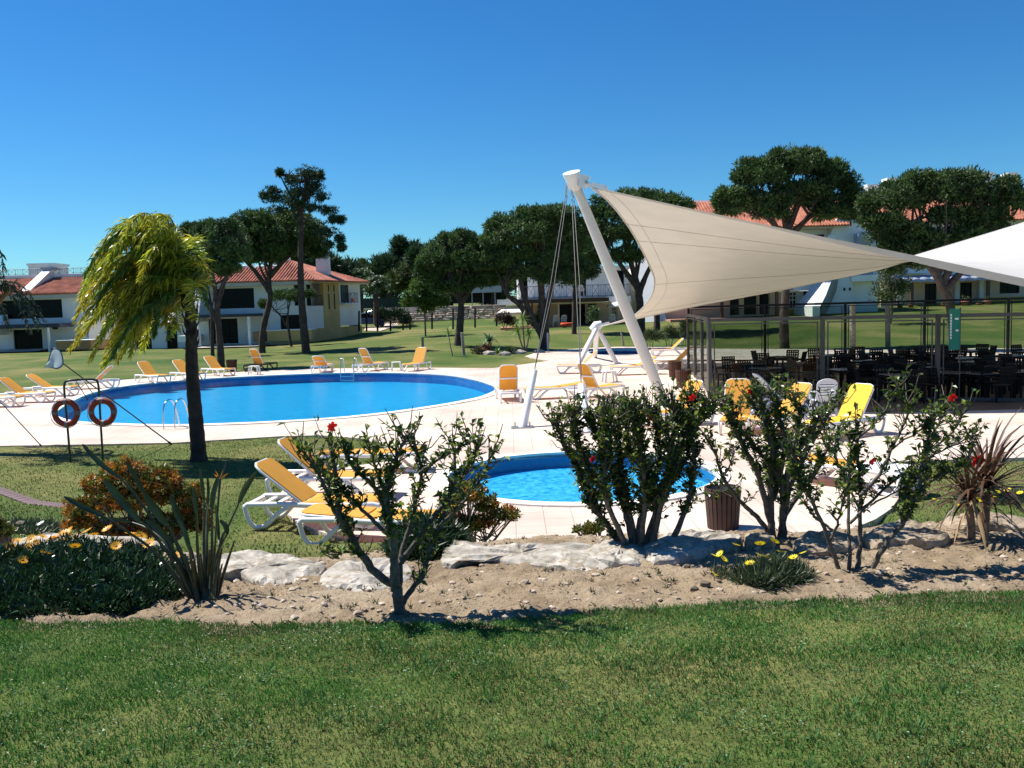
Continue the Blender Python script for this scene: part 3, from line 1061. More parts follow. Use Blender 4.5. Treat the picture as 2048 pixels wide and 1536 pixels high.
# ---------------- right villa with the great white buttress
HC[:] = [1600, 560]
d = 80.0
h = thing('villa', 'white villa with curved white buttress and terracotta roof right of the sail', 'house', (X(1560, d), d, Z(630, d)))
up = [(1440, 556, 1500, 566), (1586, 470, 1610, 567), (1618, 470, 1649, 567)]
lo = [(1459, 584, 1480, 628), (1487, 584, 1515, 628), (1518, 584, 1540, 628), (1579, 583, 1594, 616), (1607, 582, 1636, 629)]
facade(h, 1330, 452, 1668, 581.5, d + 1.5, 0.25, up)
for q in up: opening(h, *q, d + 1.5, mull=(.5,))
facade(h, 1330, 583, 1572, 646, d + 1.0, 0.25, lo[:3], M_PEACH)
facade(h, 1572, 582, 1668, 618, d + 1.0, 0.25, [lo[3], (1607, 582, 1636, 618)], M_WALL)
facade(h, 1572, 618.2, 1668, 646, d + 0.9, 0.25, [(1607, 618.2, 1636, 629)], M_OCHRE, 'plinth')
for q in lo[:3]: opening(h, *q, d + 1.0, 'door', fm=M_LATT)
opening(h, *lo[3], d + 1.0, mull=(.5,), rails=(.25, .5, .75), fm=M_LATT, fr=0.09)
opening(h, *lo[4], d + 1.0, 'door', depth=.3)
part(h, 'beam', M_WALL, (1577, 566.5, 1642, 581, d + 0.2, d + 1.49))
part(h, 'pergola_beam', M_BROWNW, (1440, 571, 1586, 579, d - 1.6, d + 0.9))
for px in (1441, 1551):
    part(h, 'pergola_post', M_BROWNW, (px, 579.3, px + 6, 636, d - 1.5, d - 1.3))
mb = MB(); mb.box(X(1330, d), X(1650, d), d - 2.4, d + .9, Z(650, d), Z(631, d)); mb.build('patio', MATS['red_patio'], h, world=True)
# gable side wall with small balconies
yb = d + 1.5
prof = [(1641, 625), (1760, 622), (1760, 452), (1737, 440), (1700, 430), (1676, 440), (1664, 470), (1664, 552)]
mb = MB(); mb.prism([(X(a, d), Z(b + (12 if b > 600 else 0), d)) for a, b in prof], d + 0.4, d + 8, axis='y'); mb.build('gable_wall', M_WALL, h, world=True)
def P3(px, py, dd): return tuple(atd(px, py, dd))
bt = MB()   # curved buttress: a narrow sunlit top face sloping back to the wall
cl = [(1625, 1640, 660, d - 4.5), (1625, 1640, 614, d - 4.5), (1636, 1652, 590, d - 3.2), (1646, 1661, 566, d - 1.8), (1652, 1668, 546, d - .6), (1654, 1670, 500, d + .2), (1656, 1672, 470, d + .35)]
vs = []
for (l, r_, py, dd) in cl: vs += [P3(l, py, dd), P3(r_, py, dd), (P3(l, py, dd)[0], d + .39, P3(l, py, dd)[2]), (P3(r_, py, dd)[0], d + .39, P3(r_, py, dd)[2])]
fs = []
for i in range(len(cl) - 1):
    o_ = i * 4; fs += [(o_, o_ + 1, o_ + 5, o_ + 4), (o_ + 1, o_ + 3, o_ + 7, o_ + 5), (o_, o_ + 4, o_ + 6, o_ + 2)]
bt.add(vs, fs); bt.build('buttress', M_WHITE, h, world=True)
sd = MB()
sd.prism([(X(1641, d), Z(640, d)), (X(1700, d), Z(636, d)), (X(1700, d), Z(560, d)), (X(1675, d), Z(546, d)), (X(1668, d), Z(585, d)), (X(1655, d), Z(614, d))], d - 0.6, d + .39, axis='y')
sd.build('side_wall', M_WALL, h, world=True)
for (a, b, c_, e) in ((1716, 470, 1746, 492), (1703, 537, 1746, 553)):
    part(h, 'balcony', M_GREYB, (a, b, c_, e, d - 0.6, d + 0.39))
part(h, 'balcony_slab', M_WHITE, (1703, 553.5, 1762, 566, d - 0.8, d + 0.39))
for px in (1688, 1699):
    part(h, 'wall_lamp', M_DARKF, (px, 578, px + 3, 584, d - 1.15, d - 1.004))
e0 = (X(1330, d), d - 0.2, Z(452, d)); e1 = (X(1700, d), d - 0.2, Z(452, d))
r0 = (X(1330, d), d + 6.0, Z(400, d + 6)); r1 = (X(1690, d), d + 6.0, Z(396, d + 6))
tiled_roof(h, [e0, e1, r1, r0], e0, e1, 0.27)
part(h, 'eave', M_TRIM, (1330, 452.3, 1668, 458, d + 0.1, d + 1.49))

# ---------------- far right house with awning
HC[:] = [1900, 540]
d = 88.0
h = thing('villa', 'far right villa with blue-grey rippled awning and potted patio', 'house', (X(1900, d), d, Z(615, d)))
lo = [(1850, 566, 1874, 612), (1921, 566, 1945, 612), (2000, 566, 2040, 590)]
up = [(1830, 490, 1850, 530), (1975, 430, 2010, 470), (1770, 450, 1790, 480)]
facade(h, 1762, 440, 2250, 561, d + 2, 0.25, up)
for q in up: opening(h, *q, d + 2, mull=(.5,))
facade(h, 1762, 562, 2250, 632, d + 1.6, 0.25, lo, M_PEACH)
for q in lo: opening(h, *q, d + 1.6, 'door', mull=(.5,))
part(h, 'plinth', M_OCHRE, (1985, 597, 2250, 616, d + 1.45, d + 1.59))
e0 = (X(1720, d), d + 1.0, Z(440, d)); e1 = (X(2250, d), d + 1.0, Z(440, d))
r0 = (X(1720, d), d + 8.0, Z(396, d + 8)); r1 = (X(2250, d), d + 8.0, Z(392, d + 8))
tiled_roof(h, [e0, e1, r1, r0], e0, e1, 0.3)
aw = MB(); n = 60
vs = []
for i in range(n + 1):
    x = lerp(X(1795, d), X(2045, d), i / n); w = 0.09 * math.sin(i * 1.3)
    vs += [(x, d + 1.5, Z(548, d) ), (x, d - 1.4, Z(556, d) + w), (x, d - 1.42, Z(562, d) + w)]
aw.add(vs, [(i * 3 + k, (i + 1) * 3 + k, (i + 1) * 3 + k + 1, i * 3 + k + 1) for i in range(n) for k in (0, 1)], True)
aw.build('awning', mat('blue_grey_cloth', (0.22, 0.25, 0.36), .8, c2=(.5, .52, .6), scale=2), h, world=True)
for px in (1822, 1975):
    part(h, 'column', M_BROWNW, (px, 563, px + 6, 618, d - 1.2, d - 1.0))
for px in (1795, 1912, 1960):
    part(h, 'column', M_WALL, (px, 563, px + 8, 618, d + 1.0, d + 1.3))
mb = MB(); mb.box(X(1762, d), X(2250, d), d - 2.2, d + 1.4, Z(640, d), Z(613.5, d)); mb.build('patio', M_TRIM, h, world=True)
# white upper balcony visible above the awning
part(h, 'balcony', M_WHITE, (1818, 522, 1858, 545, d + 0.6, d + 1.99))

# ---------------- tall block behind with chimneys
HC[:] = [1900, 370]
d = 108.0
h = thing('apartment_block', 'tall white block far right whose chimneys rise above the pine', 'building', (X(1900, d), d, 2))
part(h, 'wall', M_WALL, (1735, 382, 2300, 610, d, d + 14))
e0 = (X(1725, d), d - .8, Z(398, d)); e1 = (X(2300, d), d - .8, Z(398, d))
r0 = (X(1725, d), d + 3.0, Z(384, d + 3)); r1 = (X(2300, d), d + 3.0, Z(380, d + 3))
tiled_roof(h, [e0, e1, r1, r0], e0, e1, 0.34)
for (a, b, c_, e) in ((1736, 366, 1757, 400), (1776, 354, 1793, 384), (1876, 346, 1894, 384), (1826, 354, 1842, 384), (2018, 350, 2036, 384)):
    k = part(h, 'chimney', M_WALL, (a, b + 3, c_, e, d + 3.2, d + 4.6))
    part(k, 'chimney_cap', M_WHITE, (a - 1.5, b - 2, c_ + 1.5, b + 2.8, d + 3.0, d + 4.8))
part(h, 'roof_house', M_WALL, (1912, 352, 1984, 384, d + 3.2, d + 8))
part(h, 'roof_slab', M_WHITE, (1908, 346, 1988, 351.7, d + 3.0, d + 8.4))
for i in range(9):
    part(h, 'window', M_DARKG, (1916 + i * 7.4, 356, 1920 + i * 7.4, 364, d + 3.15, d + 3.199))
for px in range(1760, 2060, 40):
    part(h, 'window', M_DARKG, (px, 410, px + 18, 436, d - .03, d - .003))

# ---------------- low building behind the stone wall, tennis fence, wall
HC[:] = [900, 620]
d = 112.0
h = thing('low_building', 'low grey-roofed building with open dark front behind the stone wall', 'building', (X(940, d), d, Z(606, d)))
part(h, 'wall', M_DARKF, (884, 588, 1004, 607, d + 1, d + 7))
part(h, 'roof', mat('pale_metal_roof', (0.45, 0.46, 0.50), .5, var=.1), (880, 574, 1004, 587, d - 1, d + 8))
for px in (884, 944, 966, 990):
    part(h, 'post', M_TRIM, (px, 587.3, px + 1.6, 612, d - .8, d - .6))
d = 125.0
f = thing('screen_fence', 'long dark green mesh fence at the back left of the sapling', 'fence', (X(800, d), d, Z(614, d)))
for i in range(6):
    x0 = 715 + i * 30
    part(f, 'fence_panel', mat('green_mesh', (0.010, 0.035, 0.032), .7) if i == 0 else MATS['green_mesh'], (x0, 592, x0 + 29.5, 612, d, d + .06))
    part(f, 'post', M_RAIL, (x0 + 29.5, 590, x0 + 30.2, 615, d - .05, d + .1))
part(f, 'base_wall', M_TRIM, (700, 613, 900, 618, d - .4, d + .3))

# stone retaining wall built from separate blocks
d = 98.0
sw = thing('stone_wall', 'dry stone retaining wall of rough buff blocks behind the lawn', 'wall', (X(880, d), d, Z(645, d)))
M_STW = [mat('wall_stone', c_, .9, var=.18, scale=1.3, bump=.4, bscale=5) for c_ in ((.50, .38, .28), (.42, .33, .26), (.60, .50, .40))]
rr = random.Random(11)
protos = []
for k in range(7):
    bm = bmesh.new(); bmesh.ops.create_cube(bm, size=1)
    bmesh.ops.bevel(bm, geom=bm.edges[:], offset=.12, segments=1, affect='EDGES')
    for v in bm.verts: v.co += Vector((rr.uniform(-.07, .07), rr.uniform(-.07, .07), rr.uniform(-.09, .09)))
    me = bpy.data.meshes.new('stone'); bm.to_mesh(me); bm.free(); me.materials.append(M_STW[k % 3]); protos.append(me)
z0 = -0.2
rows = 7; hgt = (Z(611, d) - Z(640, d)) / rows
for r_ in range(rows):
    x = X(765, d) + rr.uniform(0, .6) + (0.9 * r_ * (1 if r_ > 3 else .3))
    while x < X(1003, d):
        w = rr.uniform(.55, 1.5)
        o = bpy.data.objects.new('stone', rr.choice(protos)); COL.objects.link(o); o.parent = sw
        zc = Z(641, d) + hgt * (r_ + .5)
        o.location = (x + w / 2 - sw.location.x, rr.uniform(-.08, .08) + .12 * r_, zc - sw.location.z)
        o.scale = (w * .96, .7, hgt * rr.uniform(.86, 1.05)); o.rotation_euler = (0, rr.uniform(-.03, .03), 0)
        x += w
mb = MB(); mb.box(X(772, d), X(1003, d), d + 1.3, d + 3, Z(650, d), Z(612, d)); mb.build('core', M_TRIM, sw, world=True)
# parking apron
mb = MB()
pk = [atg(728, 662), atg(760, 663), atg(795, 652), atg(795, 647), atg(735, 646)]
mb.add([(p.x, p.y, H(p.x, p.y) + .05) for p in pk], [tuple(range(len(pk)))])
pv = mb.build('parking_pavement', M_PAVE, kind='structure')

# parked cars: one body built once
def make_car(name, label, loc, rz, col):
    t = thing(name, label, 'car', loc, rz, 'cars parked behind the left villa')
    prof = [(-2.1, .32), (-2.15, .62), (-2.0, .86), (-1.55, .95), (-1.05, 1.38), (-.45, 1.48), (.45, 1.46), (1.05, 1.30), (1.75, .98), (2.1, .9), (2.12, .35)]
    secs = []
    for yy, sc_, zc in ((-.84, .97, -.03), (-.80, 1, 0), (0, 1.02, .02), (.80, 1, 0), (.84, .97, -.03)):
        secs.append([(x * sc_, yy * (1 - max(0, z - .95) * .28), z + zc) for x, z in prof])
    m = MB(); n = len(prof); vs = [p for s_ in secs for p in s_]
    fs = [(j * n + i, j * n + i + 1, (j + 1) * n + i + 1, (j + 1) * n + i) for j in range(4) for i in range(n - 1)]
    fs += [tuple(range(n)), tuple(range(4 * n + n - 1, 4 * n - 1, -1)), tuple(j * n for j in range(5)), ]
    m.add(vs, fs); m.build('body', col, t)
    g = MB()
    for sgn_ in (-1, 1):
        g.add([(-1.35, sgn_ * .815, .98), (-.98, sgn_ * .735, 1.33), (-.45, sgn_ * .72, 1.41), (.4, sgn_ * .72, 1.40), (.95, sgn_ * .75, 1.26), (1.45, sgn_ * .82, .98)], [(0, 1, 2, 3, 4, 5)])
    g.add([(-1.56, -.62, 1.0), (-1.1, -.58, 1.38), (-1.1, .58, 1.38), (-1.56, .62, 1.0)], [(0, 1, 2, 3)])
    g.v = [(x - (.03 if i >= 12 else 0), y * 1.02, z + (.02 if i >= 12 else 0)) for i, (x, y, z) in enumerate(g.v)]
    g.build('glass', M_DARKG, t)
    for x in (-1.35, 1.3):
        for y in (-.82, .82):
            w = MB(); w.tube([(x, y - .1, .32), (x, y + .1, .32)], .32, 14); ty = w.build('wheel', M_DARKF, t)
            w = MB(); w.tube([(x, y - .12, .32), (x, y + .12, .32)], .18, 10); w.build('rim', M_RAILL, ty)
    return t
M_CSIL = mat('silver_car_paint', (.45, .48, .53), .3, metal=.5, coat=.6); M_CBLU = mat('blue_car_paint', (.03, .06, .15), .3, metal=.3, coat=.6)
p = atg(752, 650); make_car('parked_car', 'silver hatchback parked beyond the lawn, behind the dark car', (p.x, p.y + 3.2, H(p.x, p.y + 3)+.05), R(168), M_CSIL)
p = atg(734, 655); make_car('parked_car', 'dark blue car parked at the corner of the left villa', (p.x, p.y, H(p.x, p.y)+.05), R(172), M_CBLU)

# ================================================================== trees
M_BARK = mat('pine_bark', (0.060, 0.043, 0.033), 0.95, var=0.45, scale=3.5, bump=0.8, bscale=9)
M_BARK2 = mat('grey_bark', (0.16, 0.13, 0.10), 0.95, var=0.4, scale=4, bump=0.6, bscale=12)
M_NEED = mat('pine_needles', (0.056, 0.108, 0.030), 0.65, var=0.4, scale=0.9, island=0.5, trans=0.25)
M_NEED2 = mat('dark_needles', (0.036, 0.076, 0.032), 0.65, var=0.4, scale=0.9, island=0.5, trans=0.2)
M_LEAFL = mat('light_leaves', (0.085, 0.155, 0.035), 0.55, var=0.3, scale=1.5, island=0.4, trans=0.35)
M_LEAFO = mat('olive_leaves', (0.060, 0.095, 0.030), 0.6, var=0.4, scale=0.8, island=0.45, trans=0.25)

def tufts(centers, rads, n, length, width, up=0.45, rng=nrg, flat=1.0):
    """needle or leaf triangles spread through balls: outward pointing, as (N*3,3) array"""
    centers = np.asarray(centers); rads = np.asarray(rads)
    m = len(centers)
    C = np.repeat(centers, n, 0); Rr = np.repeat(rads, n)[:, None]
    dr = rng.normal(size=(m * n, 3)); dr /= np.linalg.norm(dr, axis=1, keepdims=True)
    rad = rng.uniform(0.25, 1.0, (m * n, 1)) ** 0.6
    P = C + dr * rad * Rr * np.array([1, 1, flat])
    D = dr + np.array([0, 0, up]) + rng.normal(size=(m * n, 3)) * 0.35
    D /= np.linalg.norm(D, axis=1, keepdims=True)
    S = np.cross(D, rng.normal(size=(m * n, 3))); S /= np.linalg.norm(S, axis=1, keepdims=True) + 1e-9
    L = length * rng.uniform(0.6, 1.3, (m * n, 1)); W = width * rng.uniform(0.6, 1.3, (m * n, 1))
    out = np.empty((m * n, 3, 3))
    out[:, 0] = P - S * W * 0.5; out[:, 1] = P + S * W * 0.5; out[:, 2] = P + D * L
    return out.reshape(-1, 3)

def clump_points(ells, d, per_m3, rng, shell=0.55, zmin=None, thick=0.8, shrink=0.0):
    pts = []
    s = d / FPX
    for e in ells:
        cx, cy, rx, ry = e[:4]
        c = atd(cx, cy, d + (e[4] if len(e) > 4 else 0))
        a, b, h = rx * s, rx * s * thick, ry * s
        n0 = int(per_m3 * (a * b * h) ** (2 / 3) * 4)
        a, b, h = (max(q * .35, q - shrink) for q in (a, b, h))
        n = max(12, n0) if True else max(12, int(per_m3 * (a * b * h) ** (2 / 3) * 4))
        for _ in range(n):
            v = rng.normal(size=3); v /= np.linalg.norm(v)
            r = rng.uniform(shell, 1.0)
            if v[2] < -0.35: v[2] *= 0.5
            pts.append((c.x + v[0] * a * r, c.y + v[1] * b * r, c.z + v[2] * h * r))
    return np.array(pts)

def tree(name, label, cat, base, stems, r0, ells, per=1.6, rad=(0.35, 0.65), n=90, L=0.34, W=0.10, m=None, bark=None,
         group=None, seed=1, limbs=10, d=None, up=0.45, shell=0.5, thick=0.8, r1=0.35):
    if name == 'pine_tree' and 'slender' not in label: rad = (rad[0] * .62, rad[1] * .75); per *= 1.6; ells = [(e[0], e[1], e[2] * 1.04, e[3] * 1.06) for e in ells]
    rng = np.random.default_rng(seed)
    rr = random.Random(seed)
    b = atg(*base) if d is None else atd(base[0], base[1], d)
    dd = b.y
    root = thing(name, label, cat, tuple(b), 0, group)
    o = Vector(b)
    P = clump_points(ells, dd, per * (1.7 if 'pine' in name else 1.2), rng, shell, thick=thick, shrink=(rad[0] + rad[1]) * .5 if 'pine' in name or 'wood' in name else 0)
    r0 *= .85 if not 'pine' in name else .74
    ends = []
    tips = []
    for i, st in enumerate(stems):
        pts = []
        for k, q in enumerate(st):
            w = atd(q[0], q[1], dd + (q[2] if len(q) > 2 else 0))
            if k == 0: w.z -= 0.25
            pts.append(tuple(w - o))
        sp = spline(pts, 5, False)
        m_ = len(sp)
        rs = r0 * (1.0 if i == 0 else 0.72)
        tb = MB(); tb.tube(sp, [rs * (1.15 if k == 0 else 1) * lerp(1, r1, k / (m_ - 1)) * (1 + 0.06 * math.sin(k * 2.3 + i)) for k in range(m_)], 9)
        tr = tb.build('trunk', bark or M_BARK, root, fix=False)
        ends.append((sp, rs))
    # limbs reach from the upper part of the stems into the crown
    lb = []
    for k in range(limbs):
        sp, rs = ends[k % len(ends)]
        i = int(len(sp) * rr.uniform(0.5, 0.98))
        a = Vector(sp[min(i, len(sp) - 1)])
        best = None
        for _ in range(6):
            q = Vector(P[rr.randrange(len(P))]) - o
            sc = abs(q.x - a.x) * 0.5 + (0 if q.z > a.z else 3) + rr.uniform(0, 2.0)
            if best is None or sc < best[0]: best = (sc, q)
        q = best[1]
        mid = a.lerp(q, 0.5) + Vector((rr.uniform(-.2, .2), rr.uniform(-.2, .2), -0.12 * (q - a).length + rr.uniform(-.1, .15)))
        s2 = spline([tuple(a), tuple(mid), tuple(q)], 4, False)
        r_ = rs * rr.uniform(0.26, 0.42)
        t2 = MB(); t2.tube(s2, [lerp(r_, r_ * 0.25, j / (len(s2) - 1)) for j in range(len(s2))], 6)
        for j in range(3):
            j0 = rr.randrange(2, max(3, int(len(s2) * .7))); c = Vector(s2[j0]); e = c + Vector((rr.uniform(-1, 1), rr.uniform(-1, 1), rr.uniform(.1, 1))).normalized() * rr.uniform(.3, .8)
            t2.tube([c, (c + e) / 2 + Vector((0, 0, .06)), e], [r_ * .35, r_ * .25, r_ * .1], 5)
        t2.build('limb', bark or M_BARK, root, fix=False)
    rads = rng.uniform(rad[0], rad[1], len(P))
    if name == 'pine_tree': L, W, n, up = L * .62, W * 1.0, int(n * .95), .2
    V = tufts(P, rads, n, L, W, up, rng)
    fast_mesh('crown', V, 3, m or M_NEED, root, offset=tuple(o))
    return root

G = 'umbrella pines standing on the lawn'
tree('pine_tree', 'umbrella pine with forked dark trunk rising behind the left end of the large pool', 'pine', (443, 736),
     [[(443, 740), (440, 690), (436, 640), (432, 590), (425, 540), (440, 490)], [(437, 640), (418, 610), (402, 570), (398, 520), (380, 490)], [(434, 600), (450, 560), (475, 520), (488, 480)]],
     0.30, [(425, 492, 82, 44), (375, 500, 36, 24), (470, 505, 42, 30), (410, 462, 60, 20), (440, 452, 45, 16), (425, 530, 56, 22), (455, 540, 34, 18), (388, 530, 30, 18)], 3.0, (.22, .42), 110, L=.26, W=.075, group=G, seed=2, limbs=16)
tree('pine_tree', 'umbrella pine with one leaning trunk just behind the brown bin by the large pool', 'pine', (425, 712),
     [[(425, 714), (424, 660), (422, 610), (415, 570)]], 0.2, [(405, 520, 35, 20)], 1.5, (.3, .5), 60, group=G, seed=3, limbs=4)
tree('pine_tree', 'umbrella pine with curved trunk and broad flat crown left of the tall pine', 'pine', (524, 706),
     [[(524, 708), (526, 660), (540, 600), (538, 560), (545, 510), (560, 470)], [(538, 575), (512, 545), (490, 520), (475, 490)], [(540, 545), (570, 520), (600, 495)]],
     0.36, [(550, 466, 112, 44), (485, 486, 50, 26), (618, 488, 40, 26), (545, 436, 80, 18), (550, 500, 80, 18), (500, 455, 50, 22), (600, 455, 50, 22), (640, 505, 20, 16), (520, 515, 50, 14)], 2.2, (.32, .6), 120, L=.34, W=.095, group=G, seed=4, limbs=18)
tree('pine_tree', 'tall slender pine with ragged open crown above the villa roof', 'pine', (613, 707),
     [[(613, 708), (607, 650), (602, 580), (601, 500), (603, 420), (612, 370), (618, 345)]],
     0.42, [(618, 348, 32, 20), (585, 362, 26, 13), (560, 345, 12, 8), (640, 352, 14, 18), (600, 385, 55, 18), (555, 398, 46, 12), (528, 392, 16, 10), (640, 395, 26, 16), (650, 420, 34, 16), (625, 415, 30, 14), (665, 440, 28, 12), (590, 408, 40, 12), (560, 420, 44, 8),
                   (650, 465, 34, 14), (680, 478, 16, 12), (683, 495, 10, 9), (655, 490, 20, 8), (680, 440, 14, 7), (545, 382, 22, 9), (630, 372, 25, 15), (610, 350, 24, 17)], 3.2, (.14, .30), 52, L=.34, W=.07, m=M_NEED2, group='tall pine', seed=5, limbs=30, shell=.2, r1=.22)
tree('pine_tree', 'small young pine with thin crooked trunk in front of the left villa', 'pine', (584, 693),
     [[(584, 695), (578, 665), (575, 640), (578, 610), (582, 590)], [(578, 655), (560, 630), (545, 615), (540, 600)]],
     0.16, [(577, 592, 34, 16), (590, 588, 28, 14), (527, 608, 13, 15), (552, 590, 16, 10), (620, 588, 16, 10)], 2.8, (.25, .45), 90, L=.25, W=.07, group=G, seed=6, limbs=10)
tree('pine_tree', 'bushy dark umbrella pine with short trunk right of the green sapling', 'pine', (915, 691),
     [[(915, 692), (920, 650), (922, 610), (914, 570), (905, 530)], [(921, 600), (945, 575), (968, 555)], [(920, 590), (890, 568), (862, 552)]],
     0.42, [(915, 515, 88, 48), (870, 530, 40, 34), (960, 510, 50, 40), (862, 555, 32, 20), (950, 560, 50, 24), (910, 480, 50, 20), (985, 530, 30, 34), (925, 470, 30, 12), (900, 575, 50, 14), (845, 540, 22, 18)], 2.5, (.34, .6), 105, L=.33, W=.09, group=G, seed=7, limbs=20)
tree('pine_tree', 'largest umbrella pine, several trunks joined low, behind the left guy cables', 'pine', (1086, 700),
     [[(1087, 702), (1090, 660), (1085, 620), (1082, 570), (1075, 520), (1060, 460)], [(1086, 668), (1062, 630), (1045, 580), (1038, 530), (1030, 490)], [(1088, 640), (1100, 590), (1110, 540), (1125, 480)], [(1062, 640), (1040, 610), (1015, 590), (1000, 560)]],
     0.46, [(1050, 470, 90, 45), (1120, 460, 55, 45), (1075, 430, 60, 20), (990, 480, 38, 30), (1150, 490, 38, 30), (1000, 520, 40, 24), (1100, 520, 55, 24), (1140, 530, 40, 30), (1050, 510, 40, 20), (1180, 540, 26, 22), (1090, 425, 70, 16), (1010, 450, 50, 24), (1160, 455, 40, 34), (970, 520, 30, 34), (1060, 545, 50, 20), (1120, 555, 60, 20)], 2.3, (.35, .65), 105, L=.35, W=.095, group=G, seed=8, limbs=26)
tree('pine_tree', 'thin straight pine whose trunk stands under the right guy cable', 'pine', (1148, 668),
     [[(1148, 669), (1149, 620), (1150, 570), (1152, 530)]], 0.30, [(1155, 545, 52, 16), (1175, 520, 40, 26), (1125, 525, 36, 20), (1160, 490, 40, 30)], 2.0, (.35, .6), 95, group=G, seed=9, limbs=12)
tree('pine_tree', 'umbrella pine standing behind the mast and the pale sail', 'pine', (1282, 668),
     [[(1283, 670), (1280, 610), (1272, 560), (1260, 520), (1245, 470)], [(1278, 580), (1295, 545), (1320, 500)], [(1276, 570), (1245, 535), (1222, 500)]],
     0.5, [(1230, 460, 70, 50), (1300, 415, 85, 34), (1270, 395, 60, 22), (1350, 420, 50, 28), (1200, 420, 40, 34), (1190, 500, 36, 34), (1300, 455, 50, 26), (1250, 510, 46, 24), (1320, 400, 40, 20)], 1.8, (.38, .7), 95, L=.38, W=.1, group=G, seed=10, limbs=22)
tree('pine_tree', 'short pine trunk between the mast and the screens, crown hidden by the sail', 'pine', (1314, 664),
     [[(1314, 666), (1314, 640), (1313, 600), (1312, 560)]], 0.42, [(1340, 500, 50, 40), (1390, 440, 20, 20)], 1.2, (.4, .7), 60, group=G, seed=11, limbs=6)
tree('pine_tree', 'round-headed umbrella pine with forked trunk above the sail, right of centre', 'pine', (1570, 697),
     [[(1570, 699), (1568, 640), (1572, 580), (1574, 520), (1577, 460), (1572, 400)], [(1575, 470), (1612, 440), (1650, 412)], [(1574, 480), (1545, 445), (1505, 420)], [(1576, 455), (1562, 420), (1535, 370)], [(1576, 450), (1600, 400), (1615, 350)]],
     0.42, [(1530, 350, 62, 32), (1605, 330, 62, 30), (1665, 360, 50, 36), (1470, 390, 50, 28), (1560, 315, 40, 12), (1615, 312, 35, 12), (1490, 355, 40, 20), (1700, 395, 28, 28), (1640, 400, 50, 18), (1440, 400, 22, 22), (1550, 400, 60, 18), (1690, 420, 26, 14), (1580, 312, 70, 12), (1520, 330, 50, 18), (1650, 335, 50, 18), (1600, 380, 70, 20), (1480, 410, 50, 18), (1660, 425, 60, 16), (1700, 375, 24, 26), (1540, 425, 50, 12), (1720, 430, 30, 16), (1450, 420, 30, 14)], 2.3, (.38, .66), 100, L=.36, W=.1, group=G, seed=12, limbs=40, r1=.3)
tree('pine_tree', 'wide spreading pine with pale crooked limbs at the right edge', 'pine', (1905, 700),
     [[(1908, 702), (1905, 660), (1898, 600), (1880, 560), (1870, 520), (1850, 480)], [(1900, 600), (1868, 545), (1840, 520), (1800, 500), (1760, 490)], [(1885, 560), (1920, 500), (1970, 460), (2010, 440)], [(1890, 570), (1950, 520), (2010, 500)], [(1872, 530), (1850, 470), (1810, 440)]],
     0.40, [(1790, 400, 75, 34), (1870, 385, 75, 30), (1950, 390, 70, 30), (2020, 400, 55, 32), (1850, 360, 60, 12), (1930, 362, 60, 10), (2010, 368, 45, 12), (1770, 440, 55, 22), (1790, 490, 40, 24), (1830, 460, 55, 18), (1900, 430, 60, 20), (1980, 440, 50, 16), (2030, 470, 40, 16), (1780, 530, 30, 14), (2090, 420, 40, 40), (1735, 410, 22, 30), (1880, 356, 90, 10), (1800, 372, 50, 14), (1820, 500, 60, 26), (1870, 480, 60, 24), (1930, 470, 60, 22), (1990, 500, 50, 22), (1760, 470, 40, 30), (2040, 500, 40, 26), (1850, 520, 50, 18), (1740, 440, 30, 20), (1960, 430, 60, 22)], 2.0, (.38, .66), 100, L=.36, W=.1, group=G, seed=13, limbs=44, bark=mat('pale_pine_bark', (0.085, 0.066, 0.052), .95, var=.4, scale=3, bump=.8, bscale=8), r1=.3)
tree('broadleaf_tree', 'slim light green tree beside the white chair in front of the far right villa', 'tree', (1779, 648),
     [[(1779, 650), (1784, 620), (1780, 580), (1778, 550)]], 0.12, [(1782, 556, 36, 30), (1765, 590, 30, 18), (1800, 580, 20, 20), (1780, 535, 20, 12)], 1.6, (.3, .55), 55, L=.28, W=.09, m=M_LEAFO, bark=M_BARK2, seed=14, limbs=8)
tree('broadleaf_tree', 'young bright green sapling with flat leafy tiers on the far lawn', 'tree', (851, 673),
     [[(851, 674), (850, 640), (848, 610), (850, 570)]], 0.10, [(835, 590, 34, 16), (865, 600, 26, 14), (850, 572, 26, 12), (822, 603, 20, 6), (885, 603, 10, 8), (855, 615, 20, 6), (838, 575, 22, 10)], 2.6, (.2, .42), 60, L=.3, W=.12, m=M_LEAFL, bark=M_BARK2, seed=15, limbs=14)

